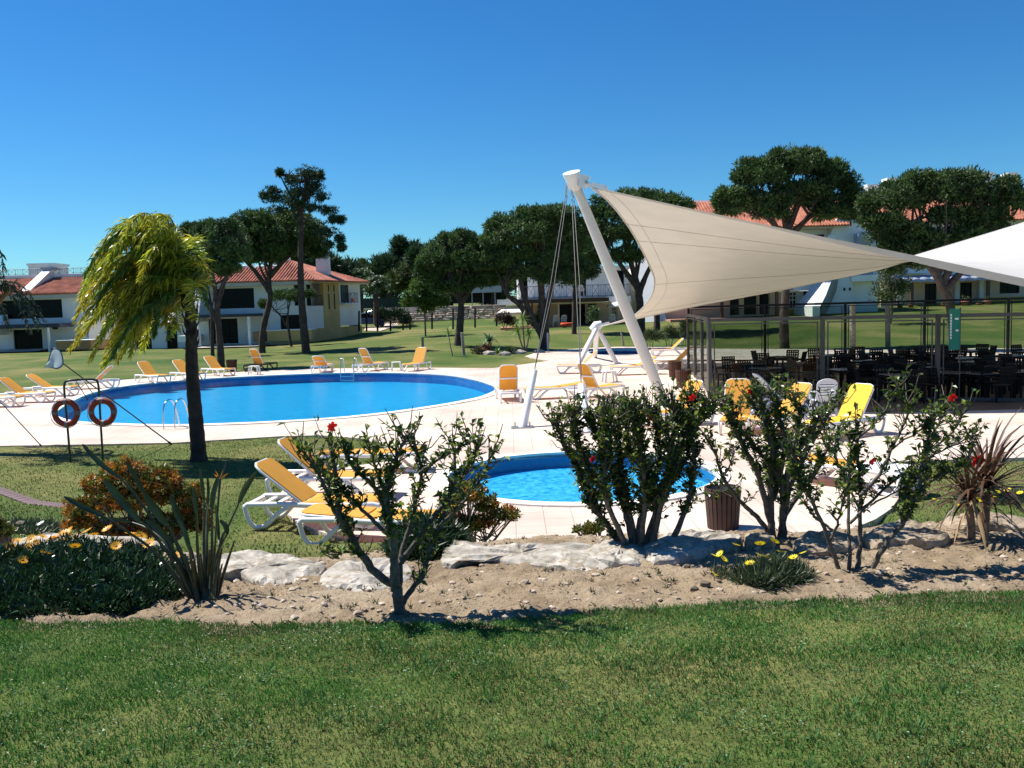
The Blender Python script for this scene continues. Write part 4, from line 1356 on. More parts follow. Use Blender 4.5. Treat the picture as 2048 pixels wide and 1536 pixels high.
# wood and single trees beyond the houses
BG = 'trees in the wood behind the houses'
bgt = [
    ('dark rounded pine crown behind the villa chimney', (650, 640), [(650, 530, 50, 28), (630, 510, 30, 16), (680, 545, 30, 20)], M_NEED2, 104),
    ('dark pine crown half hidden behind the tall pine trunk', (600, 640), [(600, 515, 40, 24), (570, 520, 30, 20)], M_NEED2, 104),
    ('low dark pine between the villa and the wood', (715, 640), [(715, 560, 30, 30), (700, 540, 22, 16)], M_NEED2, 110),
    ('dark wood pine with ragged top left of the stone wall', (775, 640), [(780, 530, 45, 26), (800, 505, 22, 12), (800, 490, 10, 8), (760, 545, 40, 22), (828, 500, 14, 8)], M_NEED2, 128),
    ('olive green tree among the wood behind the sapling', (830, 630), [(835, 545, 45, 40), (800, 565, 40, 28), (870, 560, 40, 30)], M_LEAFO, 120),
    ('dark broad pine behind the bushy pine', (900, 630), [(900, 500, 60, 24), (940, 520, 40, 30), (860, 515, 36, 24), (830, 515, 20, 16)], M_NEED2, 118),
    ('dark pine left of the balcony house', (985, 630), [(990, 500, 50, 36), (970, 545, 40, 30), (1010, 540, 36, 34)], M_NEED, 112),
    ('pine crown rising behind the balcony house roof', (1110, 600), [(1110, 480, 70, 36), (1180, 470, 60, 36), (1150, 510, 70, 20)], M_NEED2, 112),
    ('pine crown behind the sail top, far back', (1330, 600), [(1340, 440, 60, 30), (1390, 450, 30, 16)], M_NEED2, 116),
    ('small far grey-green tree on the horizon left of the wood', (720, 600), [(722, 530, 18, 8), (735, 545, 25, 10)], M_LEAFO, 190),
    ('yellow-green bushy tree behind the far lamp post', (1005, 610), [(1000, 580, 36, 20), (980, 595, 30, 12)], M_LEAFL, 116),
    ('dense green tree between the right villas', (1770, 610), [(1770, 560, 30, 50), (1790, 600, 26, 22)], M_LEAFO, 100),
    ('rounded green tree behind the green screen fence', (760, 610), [(745, 575, 24, 20), (775, 580, 36, 20)], M_LEAFO, 130),
    ('green pine crown behind the low grey-roofed building', (940, 600), [(930, 560, 50, 24), (980, 560, 40, 26), (1030, 560, 34, 26), (890, 560, 34, 20)], M_NEED, 122),
    ('dark pine standing behind the far left villa', (250, 640), [(250, 590, 40, 22), (215, 600, 30, 16)], M_NEED2, 110),
]
for i, (lb, base, ells, m_, d_) in enumerate(bgt):
    tree('wood_tree', lb, 'tree', base, [[base, (base[0] + 3, (base[1] + ells[0][1]) / 2), (ells[0][0], ells[0][1])]], 0.5, ells, 1.15, (.7, 1.3), 85, L=.75, W=.22, m=m_, group=BG, seed=40 + i, limbs=5, d=d_)

# hedge and shrubs at distance
def shrub(name, label, base, ells, m_, cat='shrub', d=None, L=.2, W=.08, n=60, per=2.5, rad=(.2, .4), seed=1, group=None, stems=3, bark=None):
    return tree(name, label, cat, base, [[(base[0] + k * 3 - 3, base[1]), (ells[0][0] + (k - 1) * ells[0][2] * .4, ells[0][1])] for k in range(stems)], 0.05, ells, per, rad, n, L=L, W=W, m=m_, bark=bark or M_BARK2, seed=seed, limbs=4, d=d, group=group)
hedge = shrub('hedge', 'dark clipped hedge beside the parked cars', (790, 646), [(775, 633, 20, 12), (797, 632, 22, 12), (760, 628, 12, 8), (812, 640, 10, 8)], M_NEED2, 'hedge', d=93, seed=61, rad=(.3, .6), L=.3, W=.12)
shrub('shrub', 'dark red-leaved shrub under the cream awning', (1010, 650), [(1008, 637, 14, 12), (1022, 642, 10, 8)], mat('purple_leaves', (.05, .018, .018), .6, island=.4), d=77, seed=62)
shrub('shrub', 'white-flowering shrub at the balcony house patio', (1186, 655), [(1186, 632, 12, 14), (1188, 622, 9, 7)], mat('pale_leaves', (.16, .22, .11), .6, island=.9), d=78, seed=63)
shrub('shrub', 'yellow-leaved dry bush right of the multi-trunk pine', (1072, 655), [(1074, 640, 8, 12)], M_LEAFL, d=79, seed=64)
for i, (bx, by, w, hh, lb) in enumerate([(1300, 694, 20, 18, 'grey-green oleander left, behind the mast foot'), (1338, 692, 22, 22, 'silvery upright oleander right of the mast'), (1367, 690, 12, 30, 'thin yellow-green bush at the corner of the glass screens')]):
    shrub('shrub', lb, (bx, by), [(bx, by - hh, w, hh * .7), (bx + 6, by - hh * 1.3, w * .6, hh * .4)], M_LEAFO, seed=70 + i, L=.32, W=.05, n=34, rad=(.15, .3), up=.9) if False else shrub('shrub', lb, (bx, by), [(bx, by - hh, w, hh * .7), (bx + 6, by - hh * 1.3, w * .6, hh * .4)], M_LEAFO, seed=70 + i, L=.32, W=.05, n=34, rad=(.15, .3))

# ------------------------------------------------------------------ leaf blades as real parts
def blade(length, width, curl=0.3, fold=0.25, n=6, droop=0.0, tipw=0.0):
    """a long leaf along +Z bending toward +X, folded along its midrib; origin at its foot"""
    mb = MB(); vs = []
    for i in range(n + 1):
        t = i / n
        w = width * (math.sin(math.pi * min(1, t * 0.86 + 0.14)) ** 0.7) * 0.5 if i < n else tipw
        a = curl * t * t
        x = length * (math.sin(a) * t); z = length * t * math.cos(a) - droop * length * t * t * t
        vs += [(x + fold * w, -w, z), (x, 0, z), (x + fold * w, w, z)]
    fs = []
    for i in range(n):
        o = i * 3
        fs += [(o, o + 1, o + 4, o + 3), (o + 1, o + 2, o + 5, o + 4)]
    mb.add(vs, fs, True)
    return mb

def rosette(root, c, n, length, width, m, tilt=(0.2, 1.3), curl=0.5, seed=0, name='leaf', scale=(.75, 1.1), fold=.3):
    rr = random.Random(seed)
    protos = []
    for k in range(3):
        b = blade(length, width, curl * (0.6 + 0.4 * k), fold)
        me = bpy.data.meshes.new(name); me.from_pydata(b.v, [], b.f); me.polygons.foreach_set('use_smooth', [True] * len(b.f)); me.materials.append(m)
        protos.append(me)
    for i in range(n):
        o = bpy.data.objects.new(name, rr.choice(protos)); COL.objects.link(o); o.parent = root
        o.location = c
        az = i * 2.4 + rr.uniform(-.3, .3)
        tl = lerp(tilt[0], tilt[1], (i / n)) + rr.uniform(-.12, .12)
        o.rotation_euler = (0, tl, az)
        o.scale = (rr.uniform(*scale),) * 3
M_AGAVE = mat('agave_leaf', (0.11, 0.19, 0.10), .55, island=.25, trans=.1)
M_YUCCA = mat('yucca_leaf', (0.10, 0.19, 0.03), .5, island=.3, trans=.2)
def stemplant(name, label, base, top, r, n, L, W, m, seed, extra=(), cat='plant', tilt=(.15, 1.7), group=None):
    b = atg(*base); root = thing(name, label, cat, tuple(b), 0, group)
    tops = [top] + list(extra)
    for k, tp in enumerate(tops):
        q = atd(tp[0], tp[1], b.y) - b
        mid = q * .5 + Vector((.03 * (k - 1), 0, 0))
        mb = MB(); mb.tube([(0, 0, -.1), tuple(mid), tuple(q)], [r, r * .8, r * .7], 7); mb.build('stem', M_BARK2, root)
        rosette(root, tuple(q), n, L * (1 if k == 0 else .8), W, m, tilt, .5, seed + k)
    return root
stemplant('agave', 'blue-green agave rosette on a curved stem among the rockery stones', (985, 704), (978, 682), .09, 26, .75, .16, M_AGAVE, 5)
stemplant('yucca', 'tall branching yucca with bright green tufts in the rockery', (1050, 706), (1036, 665), .06, 26, .95, .07, M_YUCCA, 6, [(1045, 640), (1058, 672)])
stemplant('yucca', 'single thin yucca with one tuft left of the grey fence post', (906, 712), (897, 668), .035, 18, .65, .06, M_YUCCA, 7)
stemplant('agave', 'low green agave at the foot of the rockery', (995, 708), (995, 705), .05, 14, .45, .08, M_YUCCA, 8)
shrub('shrub', 'dry brown tuft at the left end of the rockery', (958, 708), [(957, 704, 12, 6)], mat('dry_leaves', (.14, .11, .05), .8, island=.4), seed=81, L=.25, W=.05, n=40, rad=(.12, .25))
shrub('shrub', 'rusty tuft beside the agave', (968, 705), [(968, 700, 9, 8)], mat('rusty_leaves', (.16, .06, .03), .8, island=.4), seed=82, L=.35, W=.06, n=30, rad=(.12, .25))
shrub('shrub', 'small green tuft at the right end of the rockery', (1020, 708), [(1020, 704, 10, 5)], M_LEAFO, seed=83, L=.25, W=.05, n=40, rad=(.12, .25))

# feathery date palm (far) and the young palm row
def frond(name, pts, nleaf, ll, lw, m, root, rr, sag=0.5, wind=(0, 0, 0), r=.02, spread=1.0, o=Vector((0, 0, 0)), lim=0.12):
    sp = [Vector(p) for p in spline(pts, 6, False)]
    mb = MB(); mb.tube([tuple(p - o) for p in sp], [lerp(r, r * .3, i / (len(sp) - 1)) for i in range(len(sp))], 5)
    W = Vector(wind)
    cum = [0]
    for a, b in zip(sp, sp[1:]): cum.append(cum[-1] + (b - a).length)
    for k in range(nleaf):
        t = lim + (1 - lim) * k / nleaf
        s = t * cum[-1]
        i = max(j for j in range(len(cum)) if cum[j] <= s + 1e-9); i = min(i, len(sp) - 2)
        f = (s - cum[i]) / max(1e-6, cum[i + 1] - cum[i])
        p = sp[i].lerp(sp[i + 1], f); tg = (sp[i + 1] - sp[i]).normalized()
        for sd in (-1, 1):
            side = tg.cross(Vector((0, 0, 1)))
            side = side.normalized() if side.length > .05 else Vector((0, 1, 0))
            dr = (side * sd * spread + tg * rr.uniform(.1, .7) + Vector((0, 0, -sag * rr.uniform(.2, 1.3))) + W * rr.uniform(.2, 1.4) + Vector((rr.uniform(-.55, .55), rr.uniform(-.55, .55), rr.uniform(-.5, .6)))).normalized()
            L_ = ll * rr.uniform(.7, 1.15) * (1 - .55 * max(0, t - .55) / .45)
            d2 = (dr + Vector((0, 0, -.55)) * (.5 + sag) + W * .5).normalized()
            wv = dr.cross(Vector((rr.uniform(-1, 1), rr.uniform(-1, 1), rr.uniform(-1, 1)))).normalized() * lw * .5
            a = p - o; b = a + dr * L_ * .5; c = b + d2 * L_ * .5
            mb.add([a - wv * .5, a + wv * .5, b + wv, b - wv, c], [(0, 1, 2, 3), (3, 2, 4)])
    return mb.build(name, m, root, fix=False)
M_DATE = mat('date_palm_leaf', (0.055, 0.105, 0.03), .5, island=.4, trans=.2)
def far_palm(label, base, top, nf, rad_px, seed, d, m=M_DATE, r=.28):
    rr = random.Random(seed)
    b = atd(base[0], base[1], d); tp = atd(top[0], top[1], d)
    root = thing('palm_tree', label, 'palm', tuple(b))
    mb = MB(); q = tp - b; mb.tube([(0, 0, -.5), tuple(q * .5), tuple(q)], [r * 1.1, r, r], 9); mb.build('trunk', M_BARK, root)
    R_ = rad_px * d / FPX
    for i in range(nf):
        az = i * 2.4; el = lerp(1.3, -.15, i / nf)
        h = Vector((math.cos(az), math.sin(az), 0))
        p1 = q + h * R_ * .45 * math.cos(el) + Vector((0, 0, R_ * .6 * math.sin(el) + .15 * R_)); p2 = q + h * R_ * math.cos(el * .6) + Vector((0, 0, R_ * .8 * math.sin(el) - R_ * .15))
        frond('frond', [tuple(q), tuple(p1), tuple(p2)], 22, R_ * .36, .12, m, root, rr, r=.04)
    return root
far_palm('short date palm with round crown behind the parked cars', (752, 640), (752, 578), 24, 36, 3, 92)
far_palm('second date palm crown half hidden at the villa corner', (722, 640), (722, 560), 20, 30, 4, 104)

# ---------------- the windblown feather palm on the near lawn
M_PTRUNK = mat('palm_trunk', (0.036, 0.027, 0.022), .95, var=.5, scale=5, bump=1, bscale=14)
M_FEATH = mat('feather_palm_leaf', (0.60, 0.50, 0.045), .35, island=.55, trans=.5, var=.3, scale=1.3, c2=(.30, .40, .04))
M_FEATH2 = mat('green_feather_leaf', (0.075, 0.15, 0.022), .45, island=.4, trans=.35)
b = atg(398, 922); pd = b.y
pr = thing('palm_tree', 'yellow-green feather palm blown to the left beside the large pool', 'palm', tuple(b))
px = [(398, 925), (396, 890), (391, 830), (386, 770), (383, 710), (383, 660), (380, 620), (376, 590)]
pts = [tuple(atd(a, c_, pd) - b) for a, c_ in px]
pts[0] = (pts[0][0], 0, -.1)
sp = spline(pts, 7, False); n = len(sp)
mb = MB(); mb.tube(sp, [lerp(.165, .105, min(1, i / n * 1.3)) * (1.15 if i < 4 else 1) * (1 + .035 * math.sin(i * 2.1)) for i in range(n)], 14); mb.build('trunk', M_PTRUNK, pr, fix=False)
rr = random.Random(21)
for i in range(26):   # old leaf bases below the crown
    t = .62 + .38 * i / 26; k = int(t * (n - 1)); c = Vector(sp[k]); a = i * 2.4
    v = Vector((math.cos(a), math.sin(a), 0))
    mb = MB(); mb.tube([c + v * .09, c + v * .15 + Vector((0, 0, .1)), c + v * .17 + Vector((0, 0, .22))], [.05, .04, .012], 5, flat=.4); mb.build('leaf_base', M_PTRUNK, pr, fix=False)
ends = [(150, 690, 300, 560), (155, 655, 300, 530), (165, 620, 300, 520), (175, 590, 310, 500), (190, 700, 310, 570), (205, 735, 310, 590), (195, 555, 300, 480), (215, 520, 310, 465), (235, 490, 325, 455), (262, 470, 335, 448), (290, 462, 345, 450),
        (225, 715, 330, 600), (250, 700, 340, 600), (275, 680, 350, 600), (320, 470, 350, 480), (345, 480, 362, 490), (385, 500, 372, 500), (398, 520, 385, 520), (412, 545, 392, 530), (408, 600, 398, 555), (425, 570, 400, 530), (418, 620, 402, 560), (402, 505, 388, 495), (300, 640, 345, 570), (330, 650, 355, 590),
        (180, 630, 300, 510), (210, 650, 300, 540), (240, 620, 310, 530), (170, 665, 280, 560), (265, 590, 330, 520), (230, 580, 310, 500), (200, 600, 300, 500), (250, 650, 320, 560), (280, 560, 330, 500), (300, 600, 345, 540), (355, 560, 365, 560), (140, 700, 260, 600), (270, 540, 325, 480), (158, 600, 270, 490), (170, 548, 270, 468), (192, 508, 280, 456), (225, 480, 300, 450), (150, 640, 255, 520), (165, 580, 255, 480), (250, 465, 310, 448), (160, 620, 240, 520), (185, 560, 255, 490), (210, 540, 275, 480),
        (262, 712, 330, 590), (340, 680, 365, 600), (212, 728, 320, 600), (235, 722, 330, 610), (285, 700, 345, 600), (310, 670, 350, 590), (355, 660, 370, 600), (180, 720, 300, 580), (160, 672, 290, 545), (220, 690, 320, 570),
        (255, 660, 330, 560), (290, 630, 345, 560), (245, 545, 320, 485), (270, 510, 330, 470), (300, 490, 345, 465), (185, 650, 290, 530), (205, 610, 300, 510), (230, 670, 320, 560), (390, 640, 392, 570), (412, 585, 398, 545)]
for i, (ex, ey, cx_, cy_) in enumerate(ends):
    dz = ((i * 37) % 11 - 5) / 5
    s_ = atd(378, 585 - 6 * (i % 4), pd + .05 * dz); c = atd(cx_, cy_ - 8, pd + .55 * dz); m2 = atd((cx_ + ex) / 2 - 8, (cy_ + ey) / 2 - 22, pd + .9 * dz); e = atd(ex, ey, pd + 1.1 * dz)
    right = ex > 335
    frond('frond', [tuple(s_), tuple(c), tuple(m2), tuple(e)], 120 if not right else 60, .36 if not right else .30, .030, M_FEATH2 if ((right and i % 2) or i % 7 == 4) else M_FEATH, pr, rr, sag=1.0 if not right else .35,
          wind=(-.6, 0, 0) if not right else (-.2, 0, .2), r=.016, o=Vector(b), lim=.16)

# dark drooping palm whose crown starts beyond the left edge
b = at(-170, 905, 0); d0 = b.y
lp = thing('palm_tree', 'dark date palm at the left edge, one frond arching into view', 'palm', tuple(b))
tp = atd(-75, 600, d0) - b
mb = MB(); mb.tube([(0, 0, -.1), tuple(tp * .5 + Vector((-.1, 0, 0))), tuple(tp)], [.25, .2, .2], 12); mb.build('trunk', M_PTRUNK, lp)
rr = random.Random(9)
M_DARKP = mat('dark_palm_leaf', (0.022, 0.05, 0.02), .5, island=.4, trans=.12)
for (ex, ey, cx_, cy_, dz) in [(90, 645, 48, 575, -.3), (78, 660, 38, 590, .35), (70, 640, 30, 578, -.1), (10, 575, -20, 520, .2), (6, 610, -20, 545, .1), (84, 655, 40, 582, .1), (62, 668, 30, 596, .6), (8, 590, 0, 500, 0), (20, 660, -10, 590, .3), (-20, 520, -60, 470, .8), (-200, 600, -140, 500, 0), (-180, 660, -150, 560, .5), (-60, 690, -40, 600, -.9), (-120, 480, -90, 480, -.5), (-5, 540, -25, 480, -.3), (-100, 640, -130, 560, 1.2), (-30, 640, -50, 560, 1.4), (-110, 640, -100, 560, -1.3), (-190, 540, -140, 500, .9), (-160, 560, -120, 500, -.9), (-20, 580, -45, 520, -1.0), (-60, 500, -70, 480, -1.2), (-20, 600, -40, 540, 1.0)]:
    frond('frond', [tuple(atd(-75, 600, d0)), tuple(atd((cx_ - 75) / 2, (cy_ + 600) / 2 - 25, d0 + dz * .5)), tuple(atd(cx_, cy_, d0 + dz)), tuple(atd(ex, ey, d0 + dz))], 60, .24, .028, M_DARKP, lp, rr, sag=.7, r=.022, o=Vector(b))
mb = MB(); mb.tube([tuple(atd(-20, 625, d0) - b), tuple(atd(10, 590, d0) - b), tuple(atd(36, 556, d0) - b)], [.05, .05, .01], 6); mb.build('flower_stalk', mat('dry_stalk', (.22, .12, .06), .9), lp)

# garden posts, poles
PG = 'slim posts standing on the lawn'
M_POSTW = mat('weathered_post', (0.30, 0.26, 0.20), .9, var=.3, scale=5)
def post(base, top, r, m, label, cat='post', group=PG, d=None, cap=False):
    b = atg(*base) if d is None else atd(base[0], base[1], d)
    t = atd(top[0], top[1], b.y) - b
    ro = thing('post', label, cat, tuple(b), 0, group)
    mb = MB(); mb.tube([(0, 0, -.15), tuple(t)], [r, r * .92], 9); mb.build('shaft', m, ro)
    mb = MB(); mb.tube([tuple(t), tuple(t + Vector((0, 0, .03)))], [r * 1.15, r * .9], 9); mb.build('cap', m, ro)
    return ro
post((846, 702), (845, 676), .09, M_POSTW, 'short weathered post behind the right front lounger of the pool end')
post((928, 711), (924, 666), .10, M_POSTW, 'tall weathered post left of the rockery')
post((1096, 703), (1095, 666), .07, MATS['pale_metal_roof'], 'grey tube post against the multi-trunk pine')
post((1248, 692), (1242, 663), .07, M_POSTW, 'post with small sign arm between tripod and mast')
post((1706, 700), (1705, 608), .16, M_POSTW, 'pale tall post behind the terrace, left one of two')
post((1776, 695), (1775, 612), .15, M_POSTW, 'pale tall post behind the terrace, right one of two')
for i, (x, y1, y0, w) in enumerate([(718, 660, 622, 'by the villa corner'), (733, 660, 623, 'first in front of the parked cars'), (755, 660, 625, 'second in front of the parked cars'), (781, 659, 640, 'left of the hedge'), (806, 657, 635, 'right of the hedge'), (820, 656, 632, 'nearest the left end of the stone wall'),
                                   (864, 655, 625, 'just right of the sapling'), (906, 655, 617, 'left part of the stone wall'), (950, 652, 617, 'right part of the stone wall'), (993, 649, 630, 'left of the cream awning')]):
    post((x, y1), (x, y0), .09, M_DARKF, 'thin dark stake on the far lawn, ' + w, 'stake', 'thin dark stakes along the far lawn', d=84)

# ================================================================== sail, mast, cables
M_SAIL = mat('sail_canvas', (0.84, 0.82, 0.77), .8, var=.05, scale=1.2, bump=.35, bscale=2.6, trans=.40)
_t = [n for n in M_SAIL.node_tree.nodes if n.type == 'BSDF_TRANSLUCENT'][0]
for l in list(_t.inputs['Color'].links): M_SAIL.node_tree.links.remove(l)
_t.inputs['Color'].default_value = (.29, .255, .18, 1)
M_MAST = mat('ivory_paint', (0.74, 0.69, 0.61), .45, var=.05, scale=1.5)
M_STEEL = mat('steel_cable', (0.10, 0.10, 0.095), .45, metal=.5)
M_GALV = mat('galvanised', (0.5, 0.5, 0.5), .35, metal=.8)
def c3(l): return [tuple(atd(*p)) for p in l]
def resample(pts, n):
    sp = [Vector(p) for p in spline(pts, 10, False)]
    cum = [0]
    for a, b in zip(sp, sp[1:]): cum.append(cum[-1] + (b - a).length)
    out = []
    for k in range(n):
        s = cum[-1] * k / (n - 1); i = 0
        while i < len(cum) - 2 and cum[i + 1] < s: i += 1
        f = (s - cum[i]) / max(1e-9, cum[i + 1] - cum[i]); out.append(sp[i].lerp(sp[i + 1], min(1, f)))
    return out
NU, NV = 64, 40
AB = resample(c3([(1180, 372, 25), (1222, 408, 26.2), (1265, 466, 28.5), (1298, 530, 31.5), (1309, 565, 33.8), (1298, 600, 36.5), (1262, 634, 40), (1202, 653, 44.3)]), NV)
AD = resample(c3([(1180, 372, 25), (1400, 421, 24.3), (1600, 464, 23.7), (1830, 511, 23.2), (2048, 557, 23.0), (2330, 616, 22.6)]), NU)
BC = resample(c3([(1202, 653, 44.3), (1262, 640, 43.9), (1400, 611, 43.4), (1560, 580, 42.6), (1745, 538, 41.6), (1830, 511, 41), (2048, 445, 39.5), (2330, 352, 37.5)]), NU)
dc0, dc1 = AD[-1], BC[-1]
DC = [dc0.lerp(dc1, k / (NV - 1)) + Vector((-2.2 * math.sin(math.pi * k / (NV - 1)), 0, 0)) for k in range(NV)]
sail = thing('shade_sail', 'large pale canvas shade sail stretched from the leaning mast over the terrace', 'shade sail', tuple(AB[0]))
o = AB[0]
grid = []
for j in range(NV):
    v = j / (NV - 1)
    for i in range(NU):
        u = i / (NU - 1)
        p = AB[j] * (1 - u) + DC[j] * u + AD[i] * (1 - v) + BC[i] * v - (AD[0] * (1 - u) * (1 - v) + AD[-1] * u * (1 - v) + BC[0] * (1 - u) * v + BC[-1] * u * v)
        grid.append(p - o)
fs = [(j * NU + i, j * NU + i + 1, (j + 1) * NU + i + 1, (j + 1) * NU + i) for j in range(NV - 1) for i in range(NU - 1)]
ob = indexed_mesh('canvas', [tuple(p) for p in grid], fs, M_SAIL, sail, smooth=True)
M_SEAM = mat('seam_thread', (0.54, 0.51, 0.45), .8)
for j in (6, 9, 19, 29, 34):
    mb = MB(); mb.tube([grid[j * NU + i] + Vector((0, 0, -.012)) for i in range(0, NU)], .007, 4); mb.build('seam', M_SEAM, sail, fix=False)
mb = MB()
mb.tube([grid[j * NU + 2] + Vector((-.0, 0, -.01)) for j in range(NV)], .006, 4); mb.build('seam', M_SEAM, sail, fix=False)
mb = MB(); mb.tube([grid[j * NU] for j in range(NV)], .028, 6); mb.build('edge_cable_sleeve', M_SAIL, sail, fix=False)
mb = MB()
for i in range(NU - 1):
    a, b = grid[i], grid[i + 1]
    hgt = .05 + .15 * min(1, max(0, (i - 20) / 20))
    mb.add([a, b, b + Vector((0, .04, -hgt)), a + Vector((0, .04, -hgt))], [(0, 1, 2, 3)])
mb.build('hem', M_SAIL, sail, fix=False)
mb = MB(); mb.tube([grid[(NV - 1) * NU + i] for i in range(NU)], .03, 6); mb.build('edge_cable_sleeve', M_SAIL, sail, fix=False)
# mast
foot = at(1331, 812, 0); top = atd(1152, 372, 25.5)
mast = thing('mast', 'thick ivory mast leaning left, holding the upper corner of the sail', 'mast', tuple(foot))
ax = (top - foot); un = ax.normalized()
mb = MB(); L = ax.length
mb.tube([un * (L * t) for t in (0, .04, .3, .6, .9, 1)], [.12, .145, .165, .16, .135, .12], 20); mb.build('pole', M_MAST, mast, fix=False)
mb = MB(); mb.box(-.3, .3, -.3, .3, -.02, .06); mb.build('base_plate', M_MAST, mast)
capb = atd(1150, 380, 25.45) - foot; capt = atd(1143, 346, 25.3) - foot
d_ = (capt - capb).normalized()
mb = MB(); mb.tube([capb, capb + d_ * .02, capt, capt + d_ * .02], [.12, .155, .245, .245], 20); mb.build('cap', M_WHITE, mast, fix=False)
mb = MB()
e1 = atd(1160, 360, 25.2) - foot; e2 = atd(1176, 366, 25.1) - foot
mb.bar(e1, e2, .06, .36); mb.build('lug', M_WHITE, mast)
ck = thing('sail_shackle', 'white steel shackle joining the sail corner to the mast head', 'shackle', tuple(AB[0]))
mb = MB(); s0 = atd(1172, 366, 25.1) - o; s1 = atd(1186, 373, 25.05) - o; s2 = atd(1215, 380, 24.9) - o
mb.bar(s0, s1, .26, .10); mb.build('clevis', M_WHITE, ck)
mb = MB(); mb.bar(s1 + Vector((0, -.05, .07)), s2 + Vector((0, -.05, .05)), .05, .09); mb.build('tension_bar', M_WHITE, ck)
mb = MB(); mb.bar(s1 + Vector((0, -.05, -.08)), atd(1198, 385, 25.0) - o, .05, .08); mb.build('tension_bar', M_WHITE, ck)
mb = MB(); mb.tube([s0 + Vector((0, -.2, 0)), s0 + Vector((0, .2, 0))], .05, 8); mb.build('pin', M_GALV, ck)
for (f, t, nm) in (((1045, 857), (1069, 740), 'left'), ((1177, 866), (1162, 768), 'right')):
    b = at(*f, 0); q = atd(t[0], t[1], b.y + .75)
    an = thing('guy_anchor', f'white tubular guy anchor with cable, {nm} one of the pair before the mast', 'anchor', tuple(b), 0, 'guy anchors of the mast')
    mb = MB(); v = q - b; mb.tube([(0, 0, 0), tuple(v * .98), tuple(v)], [.105, .085, .06], 14); mb.build('tube', M_WHITE, an)
    mb = MB(); mb.rbox(-.28, .28, -.16, .16, 0.022, .05, .01); mb.build('base_plate', M_GALV, an)
    for sx in (-.18, .18):
        mb = MB(); mb.tube([(sx, 0, .03), (sx, 0, .16)], .025, 6); mb.build('bolt', M_GALV, an)
    for k, dx in enumerate((-.02, .03)):
        cc = atd(1132 if nm == 'left' else 1145, 392, 25.4)
        mid = q.lerp(cc, .5) + Vector((dx * 2.0 + .03, 0, -.12))
        mb = MB(); mb.tube([tuple(p - b) for p in (q, mid, cc + Vector((dx, 0, 0)))], .012, 5); mb.build('cable', M_STEEL, an, fix=False)
    mb = MB(); mb.tube([tuple(cc - b), tuple(atd(1133 if nm == 'left' else 1141, 370, 25.3) - b)], [.035, .02], 6); mb.build('chain_link', M_GALV, an, fix=False)
# tripod stand
ap = atd(1194, 655, 44.8)
tri = thing('tripod', 'white three-legged stand holding the low corner of the sail', 'stand', (ap.x, ap.y, 0))
apl = Vector((0, 0, ap.z))
for f in ((1152, 738), (1190, 716), (1234, 728)):
    g = at(*f, 0) - Vector((ap.x, ap.y, 0))
    mb = MB(); mb.tube([tuple(apl), tuple(apl.lerp(g, .5)), tuple(g)], [.11, .13, .11], 12); mb.build('leg', M_WHITE, tri, fix=False)
mb = MB(); mb.tube([tuple(apl + Vector((-.25, 0, -.15))), tuple(apl + Vector((0, 0, .08))), tuple(apl + Vector((.25, 0, .2)))], [.2, .26, .14], 12); mb.build('joint', M_WHITE, tri, fix=False)
mb = MB(); mb.bar(apl + Vector((.2, 0, .1)), apl + Vector((.62, 0, .2)), .1, .14); mb.build('clevis', M_WHITE, tri)

# ================================================================== terrace: paving with painted shade, screens, tables, chairs
M_SHADEPAVE = mat('terrace_painted_shade', (0.11, 0.068, 0.05), .6, var=.1, scale=.7)  # dark colour holds the shade lying under the sail
M_SUNSTR = mat('painted_sunlight', (0.28, 0.21, 0.16), .7)  # paler colour painted for sunlight falling between the shadows
def quadsheet(name, pxs, z, m, label):
    mb = MB(); P = [at(a, b, 0) for a, b in pxs]
    mb.add([(p.x, p.y, z) for p in P], [tuple(range(len(P)))])
    return tag(mb.build(name, m, kind='structure'), label)
quadsheet('terrace_floor', [(1425, 800), (1770, 828), (2048, 820), (2600, 800), (2600, 712), (2048, 724), (1560, 727), (1388, 742)], .026, M_SHADEPAVE, 'terrace floor with the sail shade painted into its dark brown colour')
for a in ([(1380, 766.0), (2300, 759), (2300, 757), (1380, 764)], [(1700, 727), (1820, 800), (1828, 800), (1712, 727)], [(1560, 790), (1720, 735), (1728, 736), (1570, 792)]):
    quadsheet('sun_streak', a, .031, M_SUNSTR, 'streak of sunlight painted on the terrace floor')

M_FRAME = mat('grey_steel_frame', (0.075, 0.07, 0.068), .5, var=.05, scale=2)
gm = bpy.data.materials.new('screen_glass'); gm.use_nodes = True
nt = gm.node_tree; nt.nodes.remove(nt.nodes['Principled BSDF'])
tr_ = nt.nodes.new('ShaderNodeBsdfTransparent'); tr_.inputs[0].default_value = (.74, .78, .76, 1)
gl_ = nt.nodes.new('ShaderNodeBsdfGlossy'); gl_.inputs['Roughness'].default_value = .0; gl_.inputs[0].default_value = (.9, .9, .9, 1)
fr_ = nt.nodes.new('ShaderNodeFresnel'); fr_.inputs[0].default_value = 1.5
ms_ = nt.nodes.new('ShaderNodeMixShader'); mu_ = nt.nodes.new('ShaderNodeMath'); mu_.operation = 'MULTIPLY'; mu_.inputs[1].default_value = .20; nt.links.new(fr_.outputs[0], mu_.inputs[0]); nt.links.new(mu_.outputs[0], ms_.inputs[0]); nt.links.new(tr_.outputs[0], ms_.inputs[1]); nt.links.new(gl_.outputs[0], ms_.inputs[2])
nt.links.new(ms_.outputs[0], nt.nodes['Material Output'].inputs[0])
